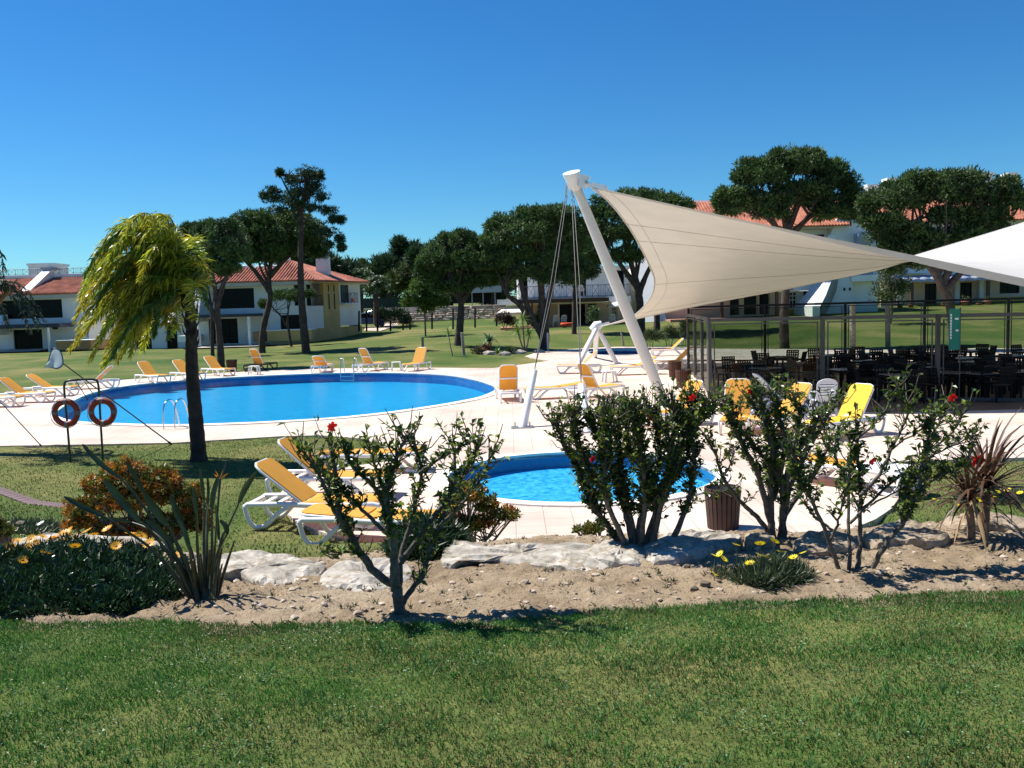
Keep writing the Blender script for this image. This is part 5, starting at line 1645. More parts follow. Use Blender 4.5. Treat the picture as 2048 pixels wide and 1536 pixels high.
def screen(name_l, pts, h, m=M_FRAME, r=.052, glass=True, bays=None):
    b = Vector(pts[0])
    s = thing('glass_screen', name_l, 'screen', tuple(b), 0, 'glass wind screens round the terrace')
    for p in pts:
        q = Vector(p) - b
        mb = MB(); mb.box(q.x - r, q.x + r, q.y - r, q.y + r, 0, h); mb.build('post', m, s)
    for kk, (p, q) in enumerate(zip(pts, pts[1:])):
        p = Vector(p) - b; q = Vector(q) - b; un = (q - p).normalized()
        a, c = p + un * (r + .003), q - un * (r + .003); up = Vector((0, 0, 1))
        mb = MB(); mb.bar(a + up * (h - .05), c + up * (h - .05), .07, .1); mb.build('top_rail', m, s)
        mb = MB(); mb.bar(a + up * .09, c + up * .09, .06, .08); mb.build('bottom_rail', m, s)
        mb = MB(); mb.bar(a + un * .06 + up * (h - .17), c - un * .06 + up * (h - .17), .035, .035)
        mb.bar(a + un * .09 + up * (h - .19), a + un * .09 + up * .15, .03, .03); mb.bar(c - un * .09 + up * (h - .19), c - un * .09 + up * .15, .03, .03)
        mb.build('inner_frame', m, s, kind='stuff')
        if glass and (bays is None or kk in bays):
            mb = MB(); mb.bar(a + up * (h / 2), c + up * (h / 2), .012, h - .3); mb.build('glass', gm, s)
    return s
P = lambda x, y: tuple(at(x, y, 0))
screen('front glass screen of two wide bays facing the pool, grey posts', [P(1420, 798), P(1645, 800), P(1874, 803), P(2120, 808)], 2.45, bays=(0,))
screen('side glass screen receding from the front corner, closely spaced grey posts', [P(1418, 790), P(1405, 772), P(1391, 756), P(1377, 742)], 2.45, glass=True)
screen('rear glass screen with dark brown posts beyond the dining chairs', [P(1378, 725), P(1530, 724), P(1690, 722), P(1848, 719), P(2015, 716), P(2180, 712)], 2.75, M_DARKF)

# green banner hung by the second front post
g = at(1896, 803, 0)
gb = thing('banner', 'tall green banner with white lettering beside the grey screen post', 'banner', (g.x, g.y - .3, 0))
M_GRN = mat('green_banner', (0.01, 0.20, 0.15), .7)
d0 = g.y - .3
zt, zb = atd(1890, 618, d0).z, atd(1890, 700, d0).z
mb = MB(); mb.box(-.14, .14, -.02, .02, zb, zt); mb.build('cloth', M_GRN, gb)
mb = MB(); mb.tube([(.16, 0, 0), (.16, 0, zt + .03)], .015, 6); mb.build('pole', M_FRAME, gb)
rr = random.Random(4)
for k in range(9):
    z = lerp(zt - .2, zb + .3, k / 8)
    mb = MB(); mb.box(-.125, -.085, -.026, -.0215, z, z + .06); mb.build('mark', M_WHITE, gb)
for k, z in enumerate((zt - .3, zt - .62)):
    mb = MB(); mb.box(.0 + .03 * k, .1, -.026, -.0215, z, z + .05); mb.build('mark', M_WHITE, gb)

# woven dark dining chairs
M_BLK = mat('dark_woven', (0.008, 0.0075, 0.008), .6, spec=.2)
M_TABT = mat('glass_table_top', (0.10, 0.11, 0.12), .15)
def make_chair():
    t = thing('dining_chair', 'dark woven dining chair in the shaded terrace', 'chair')
    mb = MB(); mb.rbox(-.25, .25, -.24, .24, .42, .46, .012); mb.build('seat', M_BLK, t)
    bk = MB()
    for i in range(6): bk.box(-.25 + i * .088, -.20 + i * .088, .235, .265, .50, .92)
    for z in (.50, .60, .72, .82, .90): bk.box(-.25, .24, .232, .268, z, z + .045)
    bk.v = [(x, y + (z - .46) * .22, z) for x, y, z in bk.v]
    bk.build('backrest', M_BLK, t)
    for x in (-.23, .23):
        for y in (-.22, .22):
            mb = MB(); mb.box(x - .022, x + .022, y - .022, y + .022, 0, .42); mb.build('leg', M_BLK, t)
        mb = MB(); mb.box(x - .022, x + .022, -.22, .26, .64, .67); mb.box(x - .02, x + .02, -.22, -.18, .462, .638); mb.build('armrest', M_BLK, t)
    return t
def make_table():
    t = thing('dining_table', 'dark square dining table', 'table')
    mb = MB(); mb.rbox(-.42, .42, -.42, .42, .71, .74, .01); mb.build('tabletop', M_TABT, t)
    mb = MB(); mb.box(-.38, .38, -.38, .38, .66, .708); mb.build('apron', M_BLK, t)
    for x in (-.37, .37):
        for y in (-.37, .37):
            mb = MB(); mb.box(x - .03, x + .03, y - .03, y + .03, 0, .66); mb.build('leg', M_BLK, t)
    return t
ch0, tb0 = make_chair(), make_table()
used = [0, 0]
tabs = [(1490, 764, 20), (1600, 762, 5), (1560, 745, 40), (1655, 741, 10), (1740, 758, 25), (1735, 738, 0), (1830, 766, 15), (1838, 741, 35), (1925, 752, 10), (1935, 732, 30), (1985, 776, 5), (2020, 746, 20), (2070, 736, 0), (1900, 790, 40), (1690, 780, 12), (1535, 775, 30), (1780, 782, 8), (1880, 738, 12), (1785, 746, 50), (1960, 762, 15), (1800, 795, 5), (1960, 792, 12), (2040, 788, 0), (1860, 778, 25), (2030, 768, 10)]
where = ['at the left end of the terrace', 'behind the white plastic chair', 'far back left of the terrace', 'behind the centre screen post', 'right of the centre screen post', 'far back of the terrace near the pale post', 'between the two front screen posts',
         'at the back, left of the green banner', 'right of the green banner', 'at the back right of the banner', 'near right end of the terrace', 'at the right edge of the photo', 'outside the right edge', 'near the foot of the right screen post', 'just right of the white plastic chair', 'front left behind the bare lounger', 'front, midway between the posts', 'rear, behind the banner', 'middle of the terrace', 'right, between banner and photo edge', 'front right, nearest the lawn side', 'front right of the banner pole', 'front row at the right edge', 'second row below the banner', 'second row at the right edge']
for k, (x, y, a) in enumerate(tabs):
    c = at(x, y + 8, 0)
    if used[0] == 0: t = tb0; used[0] = 1; t.location = (c.x, c.y, .035); t.rotation_euler.z = R(a)
    else: t = dup(tb0, (c.x, c.y, .035), R(a))
    t['label'] = 'dark square dining table ' + where[k]; t['group'] = 'tables on the shaded terrace'
    for j, (side, aa) in enumerate((('near side', -90), ('far side', 90), ('left side', 180), ('right side', 0))):
        if (k * 4 + j) % 9 == 5: continue
        ang = R(a + aa); off = .68 + .12 * ((k * 3 + j) % 3)
        lx, ly = c.x + math.cos(ang) * off, c.y + math.sin(ang) * off
        rz_ = ang - math.pi / 2 + R(((k * 7 + j * 5) % 5 - 2) * 7)
        if used[1] == 0: q = ch0; used[1] = 1; q.location = (lx, ly, .035); q.rotation_euler.z = rz_
        else: q = dup(ch0, (lx, ly, .035), rz_)
        q['label'] = f'dark chair, {side} of table {where[k]}'; q['group'] = 'dark chairs on the shaded terrace'

# ================================================================== sun loungers
M_YEL = mat('yellow_mesh_fabric', (0.86, 0.47, 0.07), .75, var=.04, scale=3, bump=.15, bscale=120, trans=.35)
M_YEL2 = mat('lemon_mesh_fabric', (0.90, 0.62, 0.05), .75, var=.04, scale=3, bump=.15, bscale=120, trans=.3)
M_PLAST = mat('white_plastic', (0.80, 0.80, 0.80), .4, var=.03, scale=4, coat=.15)
def make_lounger():
    t = thing('sun_lounger', 'yellow sun lounger', 'sun lounger')
    for s_ in (-1, 1):
        y = s_ * .30
        mb = MB(); mb.tube([(.0, y, .30), (.05, y, .335), (.5, y, .34), (1.0, y, .325), (1.5, y, .33), (1.85, y, .345), (1.93, y, .325)], .030, 6, flat=1.3); mb.build('side_rail', M_PLAST, t, fix=False)
        for pth in ([(.01, .31), (.05, .14), (.13, .03), (.24, .022), (.33, .06), (.50, .22), (.66, .315)], [(1.92, .32), (1.88, .14), (1.80, .03), (1.69, .022), (1.60, .06), (1.44, .21), (1.26, .315)]):
            mb = MB(); mb.tube([(x, y * 1.04, z) for x, z in spline(pth, 3, False)], .028, 6, flat=1.25); mb.build('leg', M_PLAST, t, fix=False)
    mb = MB(); mb.bar((.03, -.27, .31), (.03, .27, .31), .07, .05); mb.build('end_bar', M_PLAST, t)
    mb = MB(); mb.bar((1.9, -.27, .32), (1.9, .27, .32), .07, .05); mb.build('end_bar', M_PLAST, t)
    for x in (.22, .42, .62):
        mb = MB(); mb.bar((x, -.275, .312), (x, .275, .312), .07, .025); mb.build('slat', M_PLAST, t)
    n = 14; vs = []
    for i in range(n + 1):
        q = i / n; x = .86 + 1.08 * q; z = .375 - .018 * math.sin(q * math.pi) + .02 * q * q - .05 * max(0, q - .93) / .07
        for k in range(5):
            yy = lerp(-.29, .29, k / 4); vs.append((x, yy, z - .012 * math.sin(math.pi * k / 4)))
    m_ = len(vs); vs += [(x, y, z - .022) for x, y, z in vs]
    fs = []
    for i in range(n):
        for k in range(4):
            a = i * 5 + k; fs += [(a, a + 1, a + 6, a + 5), (m_ + a, m_ + a + 5, m_ + a + 6, m_ + a + 1)]
        fs += [(i * 5, i * 5 + 5, m_ + i * 5 + 5, m_ + i * 5), (i * 5 + 4, m_ + i * 5 + 4, m_ + i * 5 + 9, i * 5 + 9)]
    fs += [(0, m_, m_ + 1, 1), (1, m_ + 1, m_ + 2, 2), (2, m_ + 2, m_ + 3, 3), (3, m_ + 3, m_ + 4, 4)]
    e = n * 5; fs += [(e + k, e + k + 1, m_ + e + k + 1, m_ + e + k) for k in range(4)]
    mb = MB(); mb.add(vs, fs, True); mb.build('seat', M_YEL, t)
    # backrest lies toward -x from its hinge; rotated per lounger
    pr_ = []
    for a in range(0, 91, 18): pr_.append((-.80 - .06 * math.sin(R(a)), .23 + .06 * math.cos(R(a)))) if False else None
    out = [(0, -.285), (0, .285), (-.74, .285), (-.81, .26), (-.85, .20), (-.85, -.20), (-.81, -.26), (-.74, -.285)]
    mb = MB(); mb.prism(out, -.010, .012); bk = mb.build('backrest', M_YEL, t); bk.location = (.84, 0, .37)
    mb = MB(); mb.tube([(-.02, -.285, -.02), (-.74, -.285, -.02), (-.83, -.24, -.02), (-.865, -.17, -.02), (-.865, .17, -.02), (-.83, .24, -.02), (-.74, .285, -.02), (-.02, .285, -.02)], .02, 6, flat=1); mb.build('back_frame', M_PLAST, bk, fix=False)
    mb = MB(); mb.bar((-.4, -.27, -.028), (-.4, .27, -.028), .05, .02); mb.build('cross_bar', M_PLAST, bk)
    return t
LG = 'yellow sun loungers round the pools'
proto = make_lounger(); lused = False
dark_frame = mat('dark_lounger_frame', (.02, .018, .015), .5)
LS = [  # centre px, yaw of the feet, backrest angle, label
    (52, 806, -4, 40, 'yellow lounger at the left edge, head raised, nearer of two overlapping'),
    (-12, 815, -2, 20, 'yellow lounger cut by the left edge, only its foot end in view'),
    (104, 793, -4, 35, 'yellow lounger behind the net pole, second row at the left'),
    (188, 778, 184, 42, 'yellow lounger with its raised head to the right, above the orange rings'),
    (306, 766, -38, 42, 'brighter yellow lounger between feather palm fringe and trunk'),
    (376, 761, -38, 40, 'yellow lounger partly hidden by the palm trunk'),
    (437, 752, -38, 42, 'yellow lounger beside the brown bin'),
    (522, 742, 66, 64, 'yellow lounger with dark frame seen from behind by the white stool'),
    (645, 745, 88, 34, 'yellow lounger seen end-on from its head, left of the pool ladder'),
    (742, 742, 56, 62, 'orange-backed lounger right of the pool ladder, seen from behind'),
    (834, 741, 250, 55, 'yellow lounger facing the pool, right of the white stool'),
    (1016, 802, 96, 66, 'orange-backed lounger alone at the right end of the large pool'),
    (1112, 797, 192, 6, 'flat yellow lounger between the two guy anchors'),
    (1192, 797, 36, 62, 'orange-backed lounger behind the right guy anchor'),
    (1158, 747, 178, 42, 'yellow lounger below the tripod with head raised to the right'),
    (1268, 750, 182, 24, 'yellow lounger crossing behind the mast foot'),
    (1338, 712, 180, 42, 'small far yellow lounger beside the paddling pool'),
    (1350, 738, 188, 42, 'half shaded yellow lounger behind the brown bin at the screens'),
    (1352, 852, 212, 52, 'yellow lounger in front of the mast foot, behind the big bush'),
    (1474, 862, 252, 62, 'yellow lounger standing upright before the front screen, left one'),
    (1566, 862, 212, 50, 'yellow lounger below the fallen white plastic chair'),
    (1690, 872, 214, 54, 'lemon yellow lounger furthest right of the row at the terrace'),
    (1704, 975, 128, 2, 'yellow and white lounger with bare head end beyond the right shrubs'),
    (640, 1050, -8, 38, 'nearest raised yellow lounger on the left, behind the bare shrub'),
    (664, 994, -9, 42, 'second yellow lounger behind the bare shrub, head raised high'),
    (745, 944, 3, 0, 'flat yellow lounger behind the other three at the round pool'),
    (760, 1086, -12, 3, 'flat lounger with white frame showing, lowest behind the bare shrub'),
]
for i, (x, y, yaw, ang, lab) in enumerate(LS):
    c = at(x, y, 0); a = R(yaw)
    loc = (c.x - math.cos(a) * .97, c.y - math.sin(a) * .97, .022 if not (100 < 0) else 0)
    if not lused: q = proto; lused = True; q.location = loc; q.rotation_euler = (0, 0, a); q['label'] = lab; q['group'] = LG
    else: q = dup(proto, loc, a, lab, LG)
    for chd in q.children:
        if chd.name.startswith('backrest'): chd.rotation_euler = (0, R(ang), 0)
        if 'lemon' in lab and (chd.name.startswith('backrest') or chd.name.startswith('seat')):
            chd.data = chd.data.copy(); chd.data.materials[0] = M_YEL2
        if 'bare head' in lab and chd.name.startswith('backrest'):
            chd.data = chd.data.copy(); chd.data.materials[0] = M_PLAST
        if 'dark frame' in lab and not (chd.name.startswith('backrest') or chd.name.startswith('seat')):
            chd.data = chd.data.copy(); chd.data.materials[0] = dark_frame
# stools
def make_stool():
    t = thing('side_table', 'white plastic stool', 'stool')
    mb = MB(); mb.rbox(-.22, .22, -.22, .22, .40, .43, .012); mb.build('top', M_PLAST, t)
    for x in (-1, 1):
        for y in (-1, 1):
            mb = MB(); mb.bar((x * .18, y * .18, .40), (x * .23, y * .23, 0), .06, .05); mb.build('leg', M_PLAST, t)
    return t
st = make_stool(); first = True
for (x, y, lab) in ((509, 750, 'white plastic stool in front of the dark framed lounger'), (793, 742, 'white plastic stool between two loungers at the far pool edge'), (1219, 765, 'white plastic stool behind the right guy anchor, near the mast')):
    p = at(x, y, 0)
    if first: q = st; q.location = (p.x, p.y, .022); q['label'] = lab; q['group'] = 'white plastic stools'; first = False
    else: q = dup(st, (p.x, p.y, .022), .2, lab, 'white plastic stools')
# bins
M_BIN = mat('brown_bin_wood', (0.085, 0.028, 0.014), .6, var=.3, scale=5)
M_BIN2 = mat('faded_bin_wood', (0.055, 0.024, 0.017), .7, var=.25, scale=6)
def make_bin(r, h, m, label, loc):
    t = thing('litter_bin', label, 'litter bin', loc, 0, 'slatted wooden litter bins')
    mb = MB(); mb.lathe([(r * .78, 0.01), (r * .94, h - .02), (r * .90, h - .02), (r * .74, .03), (0, .03)], n=24); mb.build('liner', M_DARKF, t)
    n = 22
    s = MB(); w = 2 * math.pi * r * .88 / n * .42
    s.box(-w, w, -.012, .012, 0, h)
    me = None
    for k in range(n):
        a = 2 * math.pi * k / n
        if me is None:
            o_ = s.build('slat', m, t); me = o_.data
        else:
            o_ = bpy.data.objects.new('slat', me); COL.objects.link(o_); o_.parent = t
        o_.location = (math.cos(a) * r * .80, math.sin(a) * r * .80, 0)
        o_.rotation_euler = (0, math.atan2(r * .19, h), a)
        o_.rotation_mode = 'XYZ'
        Mx = Matrix.Rotation(a, 4, 'Z') @ Matrix.Rotation(math.atan2(r * .17, h), 4, 'Y') @ Matrix.Rotation(math.pi / 2, 4, 'Z')
        o_.rotation_euler = Mx.to_euler()
    mb = MB(); mb.tube([(math.cos(2 * math.pi * k / 24) * r * .985, math.sin(2 * math.pi * k / 24) * r * .985, h - .05) for k in range(25)], .012, 5); mb.build('hoop', m, t, fix=False)
    return t
p = at(1446, 1058, 0); make_bin(.235, .54, M_BIN2, 'large brown slatted bin behind the flowering shrubs', (p.x, p.y, .022))
p = at(1350, 757, 0); make_bin(.26, .62, M_BIN, 'brown slatted bin left of the glass screen corner, on a short leg', (p.x, p.y, .06))
p = at(1367, 776, 0); make_bin(.27, .62, M_BIN, 'brown slatted bin nearest the glass screen corner', (p.x, p.y, .022))
p = at(464, 743, 0); make_bin(.28, .62, M_BIN, 'brown slatted bin at the foot of the forked pine', (p.x, p.y, .0))

# white plastic armchairs
def plastic_chair(name, label, loc, rz, m):
    t = thing(name, label, 'chair', loc, rz)
    mb = MB(); mb.rbox(-.24, .24, -.24, .24, .41, .435, .01); mb.build('seat', m, t)
    zz = [.44, .55, .60, .66, .71, .77, .82, .88]
    bk = MB()
    bk.box(-.25, -.19, -.012, .012, 0, .44); bk.box(.19, .25, -.012, .012, 0, .44)
    for z0, z1 in ((0, .12), (.15, .19), (.22, .26), (.29, .33), (.36, .40)): bk.box(-.188, .188, -.011, .011, z0, z1)
    n = 9; arc_ = [(.25 * math.cos(math.pi * k / n), .43 + .14 * math.sin(math.pi * k / n)) for k in range(n + 1)]
    bk.prism(arc_, -.011, .011, axis='y')
    b_ = bk.build('backrest', m, t); b_.location = (0, .23, .43); b_.rotation_euler = (-R(14), 0, 0)
    for x in (-1, 1):
        for y in (-1, 1):
            mb = MB(); mb.bar((x * .22, y * .2, .42), (x * .27, y * .26, 0), .06, .04); mb.build('leg', m, t)
        mb = MB(); mb.bar((x * .27, -.22, .64), (x * .27, .26, .66), .05, .03); mb.bar((x * .27, -.21, .63), (x * .25, -.22, .43), .04, .04); mb.build('armrest', m, t)
    return t
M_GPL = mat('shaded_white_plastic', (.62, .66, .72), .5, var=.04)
p = at(1646, 836, 0); plastic_chair('plastic_chair', 'white plastic armchair standing at the edge of the terrace', (p.x, p.y, .03), R(178) + math.pi * 0, M_GPL)
p = at(1560, 822, 0)
t = dup(proto, (p.x - .9, p.y, .03), R(0), 'bare white plastic lounger with raised slotted back at the terrace edge', 'bare lounger')
for chd in t.children:
    if chd.name.startswith('backrest') or chd.name.startswith('seat'):
        chd.data = chd.data.copy(); chd.data.materials[0] = M_GPL
        if chd.name.startswith('backrest'): chd.rotation_euler = (0, R(46), 0)
        if chd.name.startswith('seat'): chd.name = 'seat'
# small far white garden chairs
for (x, y, d, lab) in ((1112, 652, 79, 'small white garden chair left of the pair at the balcony house'), (1126, 652, 79, 'small white garden chair right of the pair at the balcony house'), (1225, 650, 79, 'small white garden chair at the right end of the balcony house patio'), (1766, 627, 85, 'white garden chair on the lawn edge of the far right villa'),
                       (1146, 592, 80.5, 'white garden chair on the balcony, left'), (1162, 592, 80.5, 'white garden chair on the balcony, right')):
    p = atd(x, y, d); plastic_chair('garden_chair', lab, (p.x, p.y, p.z), R(150 + x % 60), M_PLAST)
# parasol & pots & ring at the houses
p = atd(1238, 650, 79.5); u = thing('parasol', 'small white parasol at the right end of the balcony house', 'parasol', tuple(p))
mb = MB(); mb.lathe([(0, 2.1), (.6, 1.95), (1.05, 1.72), (1.05, 1.6)], n=10); mb.build('canopy', M_WHITE, u); mb = MB(); mb.tube([(0, 0, 0), (0, 0, 2.05)], .025, 6); mb.build('pole', M_WHITE, u)
M_TERR = mat('terracotta_pot', (.33, .12, .06), .8, var=.15)
for (x, y, s_, lab) in ((1800, 618, 1.0, 'ochre pot cluster left'), (1822, 618, .9, 'terracotta pot by the brown column'), (1888, 616, .8, 'terracotta pot left of the thick pine trunk'), (1930, 615, 1.2, 'large terracotta pot right of the thick pine trunk'), (1958, 615, .8, 'small pale pot between terracotta pots'), (1976, 614, 1.2, 'tall terracotta pot by the right brown column')):
    p = atd(x, y, 85.4); t = thing('flower_pot', lab + ' on the far right patio', 'flower pot', tuple(p), 0, 'pots on the far patio')
    mb = MB(); mb.lathe([(.18 * s_, 0), (.28 * s_, .42 * s_), (.31 * s_, .42 * s_), (.31 * s_, .5 * s_), (.26 * s_, .5 * s_), (.24 * s_, .4 * s_), (0, .4 * s_)], n=12); mb.build('pot', M_TERR, t)
    V = tufts([(0, 0, .65 * s_)], [.3 * s_], 60, .22, .09); fast_mesh('leaves', V, 3, M_LEAFO, t)
p = atd(1134, 651.5, 77.5); t = thing('swim_ring', 'red inflatable ring lying at the patio edge', 'swim ring', tuple(p))
mb = MB(); mb.tube([(.45 * math.cos(k * math.pi / 8), .45 * math.sin(k * math.pi / 8), .14) for k in range(17)], .14, 8, caps=False); mb.build('ring', MATS['red_towel'], t, fix=False)

# ================================================================== pool fittings
M_CHR = mat('chrome_tube', (.62, .65, .68), .16, metal=1)
def ladder(label, px0, px1, yaw):
    a = at(*px0, 0); b = at(*px1, 0); c = (a + b) / 2
    t = thing('pool_ladder', label, 'pool ladder', (c.x, c.y, .03), 0, 'chrome pool ladders')
    u = Vector((math.cos(R(yaw)), math.sin(R(yaw)), 0))   # towards the water
    for q in (a, b):
        l = Vector((q.x - c.x, q.y - c.y, 0)); sp = spline([tuple(l - u * .35), tuple(l - u * .30 + Vector((0, 0, .55))), tuple(l - u * .1 + Vector((0, 0, .74))), tuple(l + u * .12 + Vector((0, 0, .66))), tuple(l + u * .3 + Vector((0, 0, .2))), tuple(l + u * .36 + Vector((0, 0, -.35)))], 5, False)
        mb = MB(); mb.tube(sp, .021, 8); mb.build('handrail', M_CHR, t, fix=False)
    for z in (-.12, -.32):
        mb = MB(); mb.bar(tuple(Vector((a.x - c.x, a.y - c.y, z)) + u * .33), tuple(Vector((b.x - c.x, b.y - c.y, z)) + u * .33), .08, .03); mb.build('step', M_CHR, t)
    return t
ladder('chrome ladder at the far edge of the large pool', (685, 748), (711, 747), -95)
ladder('chrome ladder at the near edge of the large pool, left of the palm', (344, 857), (366, 855), 75)

# ring stand with two life rings
bL, bR = atg(141, 925), atg(206, 921)
rs = thing('ring_stand', 'dark metal hoop stand on the lawn holding two life rings', 'stand', tuple(bL))
M_STND = mat('dark_green_tube', (.03, .045, .04), .35, metal=.3)
tl, tr2 = atd(122, 762, bL.y) - bL, atd(192, 760, bL.y + .1) - bL
tl.x = min(tl.x, -.0) * .3; q = bR - bL
hh = tl.z
sp = spline([(0, 0, -.1), (-.01, 0, hh * .5), (-.02, 0, hh - .12), (.06, 0, hh)], 5, False) + spline([(.14, 0, hh + .01), (q.x - .14, q.y, hh + .01)], 3, False) + spline([(q.x - .06, q.y, hh), (q.x + .01, q.y, hh - .12), (q.x + .005, q.y, hh * .5), (q.x, q.y, -.1)], 5, False)
mb = MB(); mb.tube(sp, .024, 8); mb.build('frame', M_STND, rs, fix=False)
M_RING = mat('orange_red_ring', (.34, .035, .014), .45, var=.1, scale=3)
M_RSTR = mat('grey_ring_band', (.22, .18, .18), .6)
for (x, y, lab, dy) in ((132, 826, 'left life ring hanging on the dark hoop stand', 0), (205, 824, 'right life ring hanging on the dark hoop stand', .05)):
    c = atd(x, y, bL.y - .07 + dy)
    t = thing('life_ring', lab, 'life ring', tuple(c), 0, 'orange-red life rings'); Rr, r_ = .235, .062
    mb = MB(); vs = []; n, m_ = 32, 10
    for i in range(n):
        a = 2 * math.pi * i / n
        for k in range(m_):
            b_ = 2 * math.pi * k / m_; vs.append(((Rr + r_ * math.cos(b_)) * math.cos(a), .045 * math.sin(b_), (Rr + r_ * math.cos(b_)) * math.sin(a)))
    mb.add(vs, [(i * m_ + k, i * m_ + (k + 1) % m_, ((i + 1) % n) * m_ + (k + 1) % m_, ((i + 1) % n) * m_ + k) for i in range(n) for k in range(m_)], True); mb.build('ring', M_RING, t)
    for a0 in (0, 90, 180, 270):
        mb = MB(); vs = []
        for i in range(4):
            a = R(a0 - 8 + 16 * i / 3)
            for k in range(m_):
                b_ = 2 * math.pi * k / m_; vs.append(((Rr + (r_ + .004) * math.cos(b_)) * math.cos(a), .050 * math.sin(b_), (Rr + (r_ + .004) * math.cos(b_)) * math.sin(a)))
        mb.add(vs, [(i * m_ + k, i * m_ + (k + 1) % m_, (i + 1) * m_ + (k + 1) % m_, (i + 1) * m_ + k) for i in range(3) for k in range(m_)], True); mb.build('band', M_RSTR, t)
    mb = MB(); mb.tube([(.31 * math.cos(k * math.pi / 12), -.02 + .03 * math.sin(k * 3 * math.pi / 12), .31 * math.sin(k * math.pi / 12)) for k in range(25)], .008, 4); mb.build('rope', MATS['pale_metal_roof'], t, fix=False)
# skimming net and poles leaning on the stand
M_POLE = mat('grey_pole', (.09, .10, .10), .4, metal=.4)
def pole(label, a, b, r=.016, cat='pole', name='pool_pole'):
    a, b = Vector(a), Vector(b); t = thing(name, label, cat, tuple(a))
    mb = MB(); mb.tube([(0, 0, 0), tuple((b - a) * .5), tuple(b - a)], [r, r * .9, r * .8], 7); mb.build('tube', M_POLE, t, fix=False)
    mb = MB(); mb.tube([(0, 0, 0), tuple((b - a) * .03)], r * 1.5, 7); mb.build('grip', M_DARKF, t, fix=False)
    return t
npo = pole('long-handled skimming net leaning on the ring stand, bag to the left', atg(343, 889) + Vector((0, 0, .01)), atd(126, 727, bL.y - .1), cat='skimming net', name='skimming_net')
c = atd(104, 716, bL.y - .12) - npo.location
loop = []
for (x, y) in ((126, 727), (122, 705), (112, 697), (104, 700), (98, 718), (97, 728), (108, 736), (118, 736)):
    loop.append(tuple(atd(x, y, bL.y - .12) - npo.location))
mb = MB(); sp = spline(loop, 4, True); mb.tube(sp + [sp[0]], .012, 6, caps=False); mb.build('hoop', mat('blue_hoop', (.02, .07, .15), .4), npo, fix=False)
M_NET = mat('pale_net', (.55, .66, .72), .8, trans=.4)
mb = MB(); n = len(sp); sag = atd(88, 735, bL.y - .3) - npo.location
vs = [Vector(p) for p in sp] + [Vector(p).lerp(sag, .45) + Vector((-.02, .12, -.02)) for p in sp] + [Vector(p).lerp(sag, .85) + Vector((0, .05, 0)) for p in sp] + [sag]
mb.add(vs, [(i, (i + 1) % n, n + (i + 1) % n, n + i) for i in range(n)] + [(n + i, n + (i + 1) % n, 2 * n + (i + 1) % n, 2 * n + i) for i in range(n)] + [(2 * n + i, 2 * n + (i + 1) % n, 3 * n) for i in range(n)], True)
mb.build('net_bag', M_NET, npo, fix=False)
pole('thin pole lying diagonally at the left edge of the deck', atg(83, 893) + Vector((0, 0, .01)), atd(-40, 760, 20), .012)
pole('short pole leaning on the ring stand between the rings, left', atd(176, 800, bL.y + .5), atd(152, 762, bL.y + .1), .010)
pole('short pole leaning on the ring stand between the rings, right', atd(192, 796, bL.y + .5), atd(168, 762, bL.y + .1), .010)

# ================================================================== planting bed and foreground
M_HBARK = mat('shrub_bark', (0.115, 0.10, 0.078), .9, var=.4, scale=30, bump=.5, bscale=90)
M_HLEAF = mat('glossy_leaf', (0.034, 0.085, 0.018), .28, island=.6, trans=.28, var=.4, scale=6, c2=(.10, .16, .025))
M_HLEAF2 = mat('young_leaf', (0.20, 0.26, 0.04), .4, island=.4, trans=.35)
M_RED = mat('red_petal', (0.62, 0.012, 0.014), .5, trans=.3)
M_YPET = mat('yellow_petal', (0.85, 0.52, 0.015), .5, trans=.25)
M_LPET = mat('lemon_petal', (0.88, 0.72, 0.02), .5, trans=.25)
M_OPET = mat('orange_petal', (0.85, 0.30, 0.02), .5, trans=.25)

def leaf_arrays(pos, dirs, nrm, L, W):
    """folded leaves: two quads each"""
    side = np.cross(dirs, nrm); side /= np.linalg.norm(side, axis=1, keepdims=True) + 1e-9
    nn = np.cross(side, dirs)
    L = L[:, None]; W = W[:, None]
    base = pos; tip = pos + dirs * L - nn * L * .10; mid = pos + dirs * L * .5 - nn * W * .10
    lf = pos + dirs * L * .45 - side * W * .5 + nn * W * .18; rt = pos + dirs * L * .45 + side * W * .5 + nn * W * .18
    out = np.stack([base, lf, tip, mid, base, mid, tip, rt], axis=1)
    return out.reshape(-1, 3)

leaf_protos = []
for k in range(4):
    a = leaf_arrays(np.zeros((1, 3)), np.array([[0, 0, 1.]]), np.array([[1., 0, 0]]), np.array([1.]), np.array([.5 + .08 * k]))
    me = bpy.data.meshes.new('leaf')
    me.from_pydata([tuple(v) for v in (a[0], a[1], a[2], a[3], a[7])], [], [(0, 1, 2, 3), (0, 3, 2, 4)])
    me.materials.append(M_HLEAF if k < 3 else M_HLEAF2)
    leaf_protos.append(me)

def flower_cup(root, c, s, m, rr, n=5, name='flower', droop=True):
    mb = MB()
    ax = Vector((rr.uniform(-.6, .6), -.5, -.3 if droop else .8)).normalized()
    sx = ax.orthogonal().normalized(); sy = ax.cross(sx)
    for k in range(n):
        a = 2 * math.pi * k / n + rr.uniform(-.1, .1); v = sx * math.cos(a) + sy * math.sin(a); w = (-sx * math.sin(a) + sy * math.cos(a)) * s * .42
        b = Vector(c)
        mb.add([b, b + ax * s * .5 + v * s * .4 - w, b + ax * s * .75 + v * s * .95 - w * .5, b + ax * s * .6 + v * s * 1.05 + w * .4, b + ax * s * .5 + v * s * .4 + w], [(0, 1, 2, 3, 4)], True)
    mb.tube([Vector(c), Vector(c) + ax * s * 1.5], [s * .05, s * .07], 5)
    return mb.build(name, m, root, fix=False)

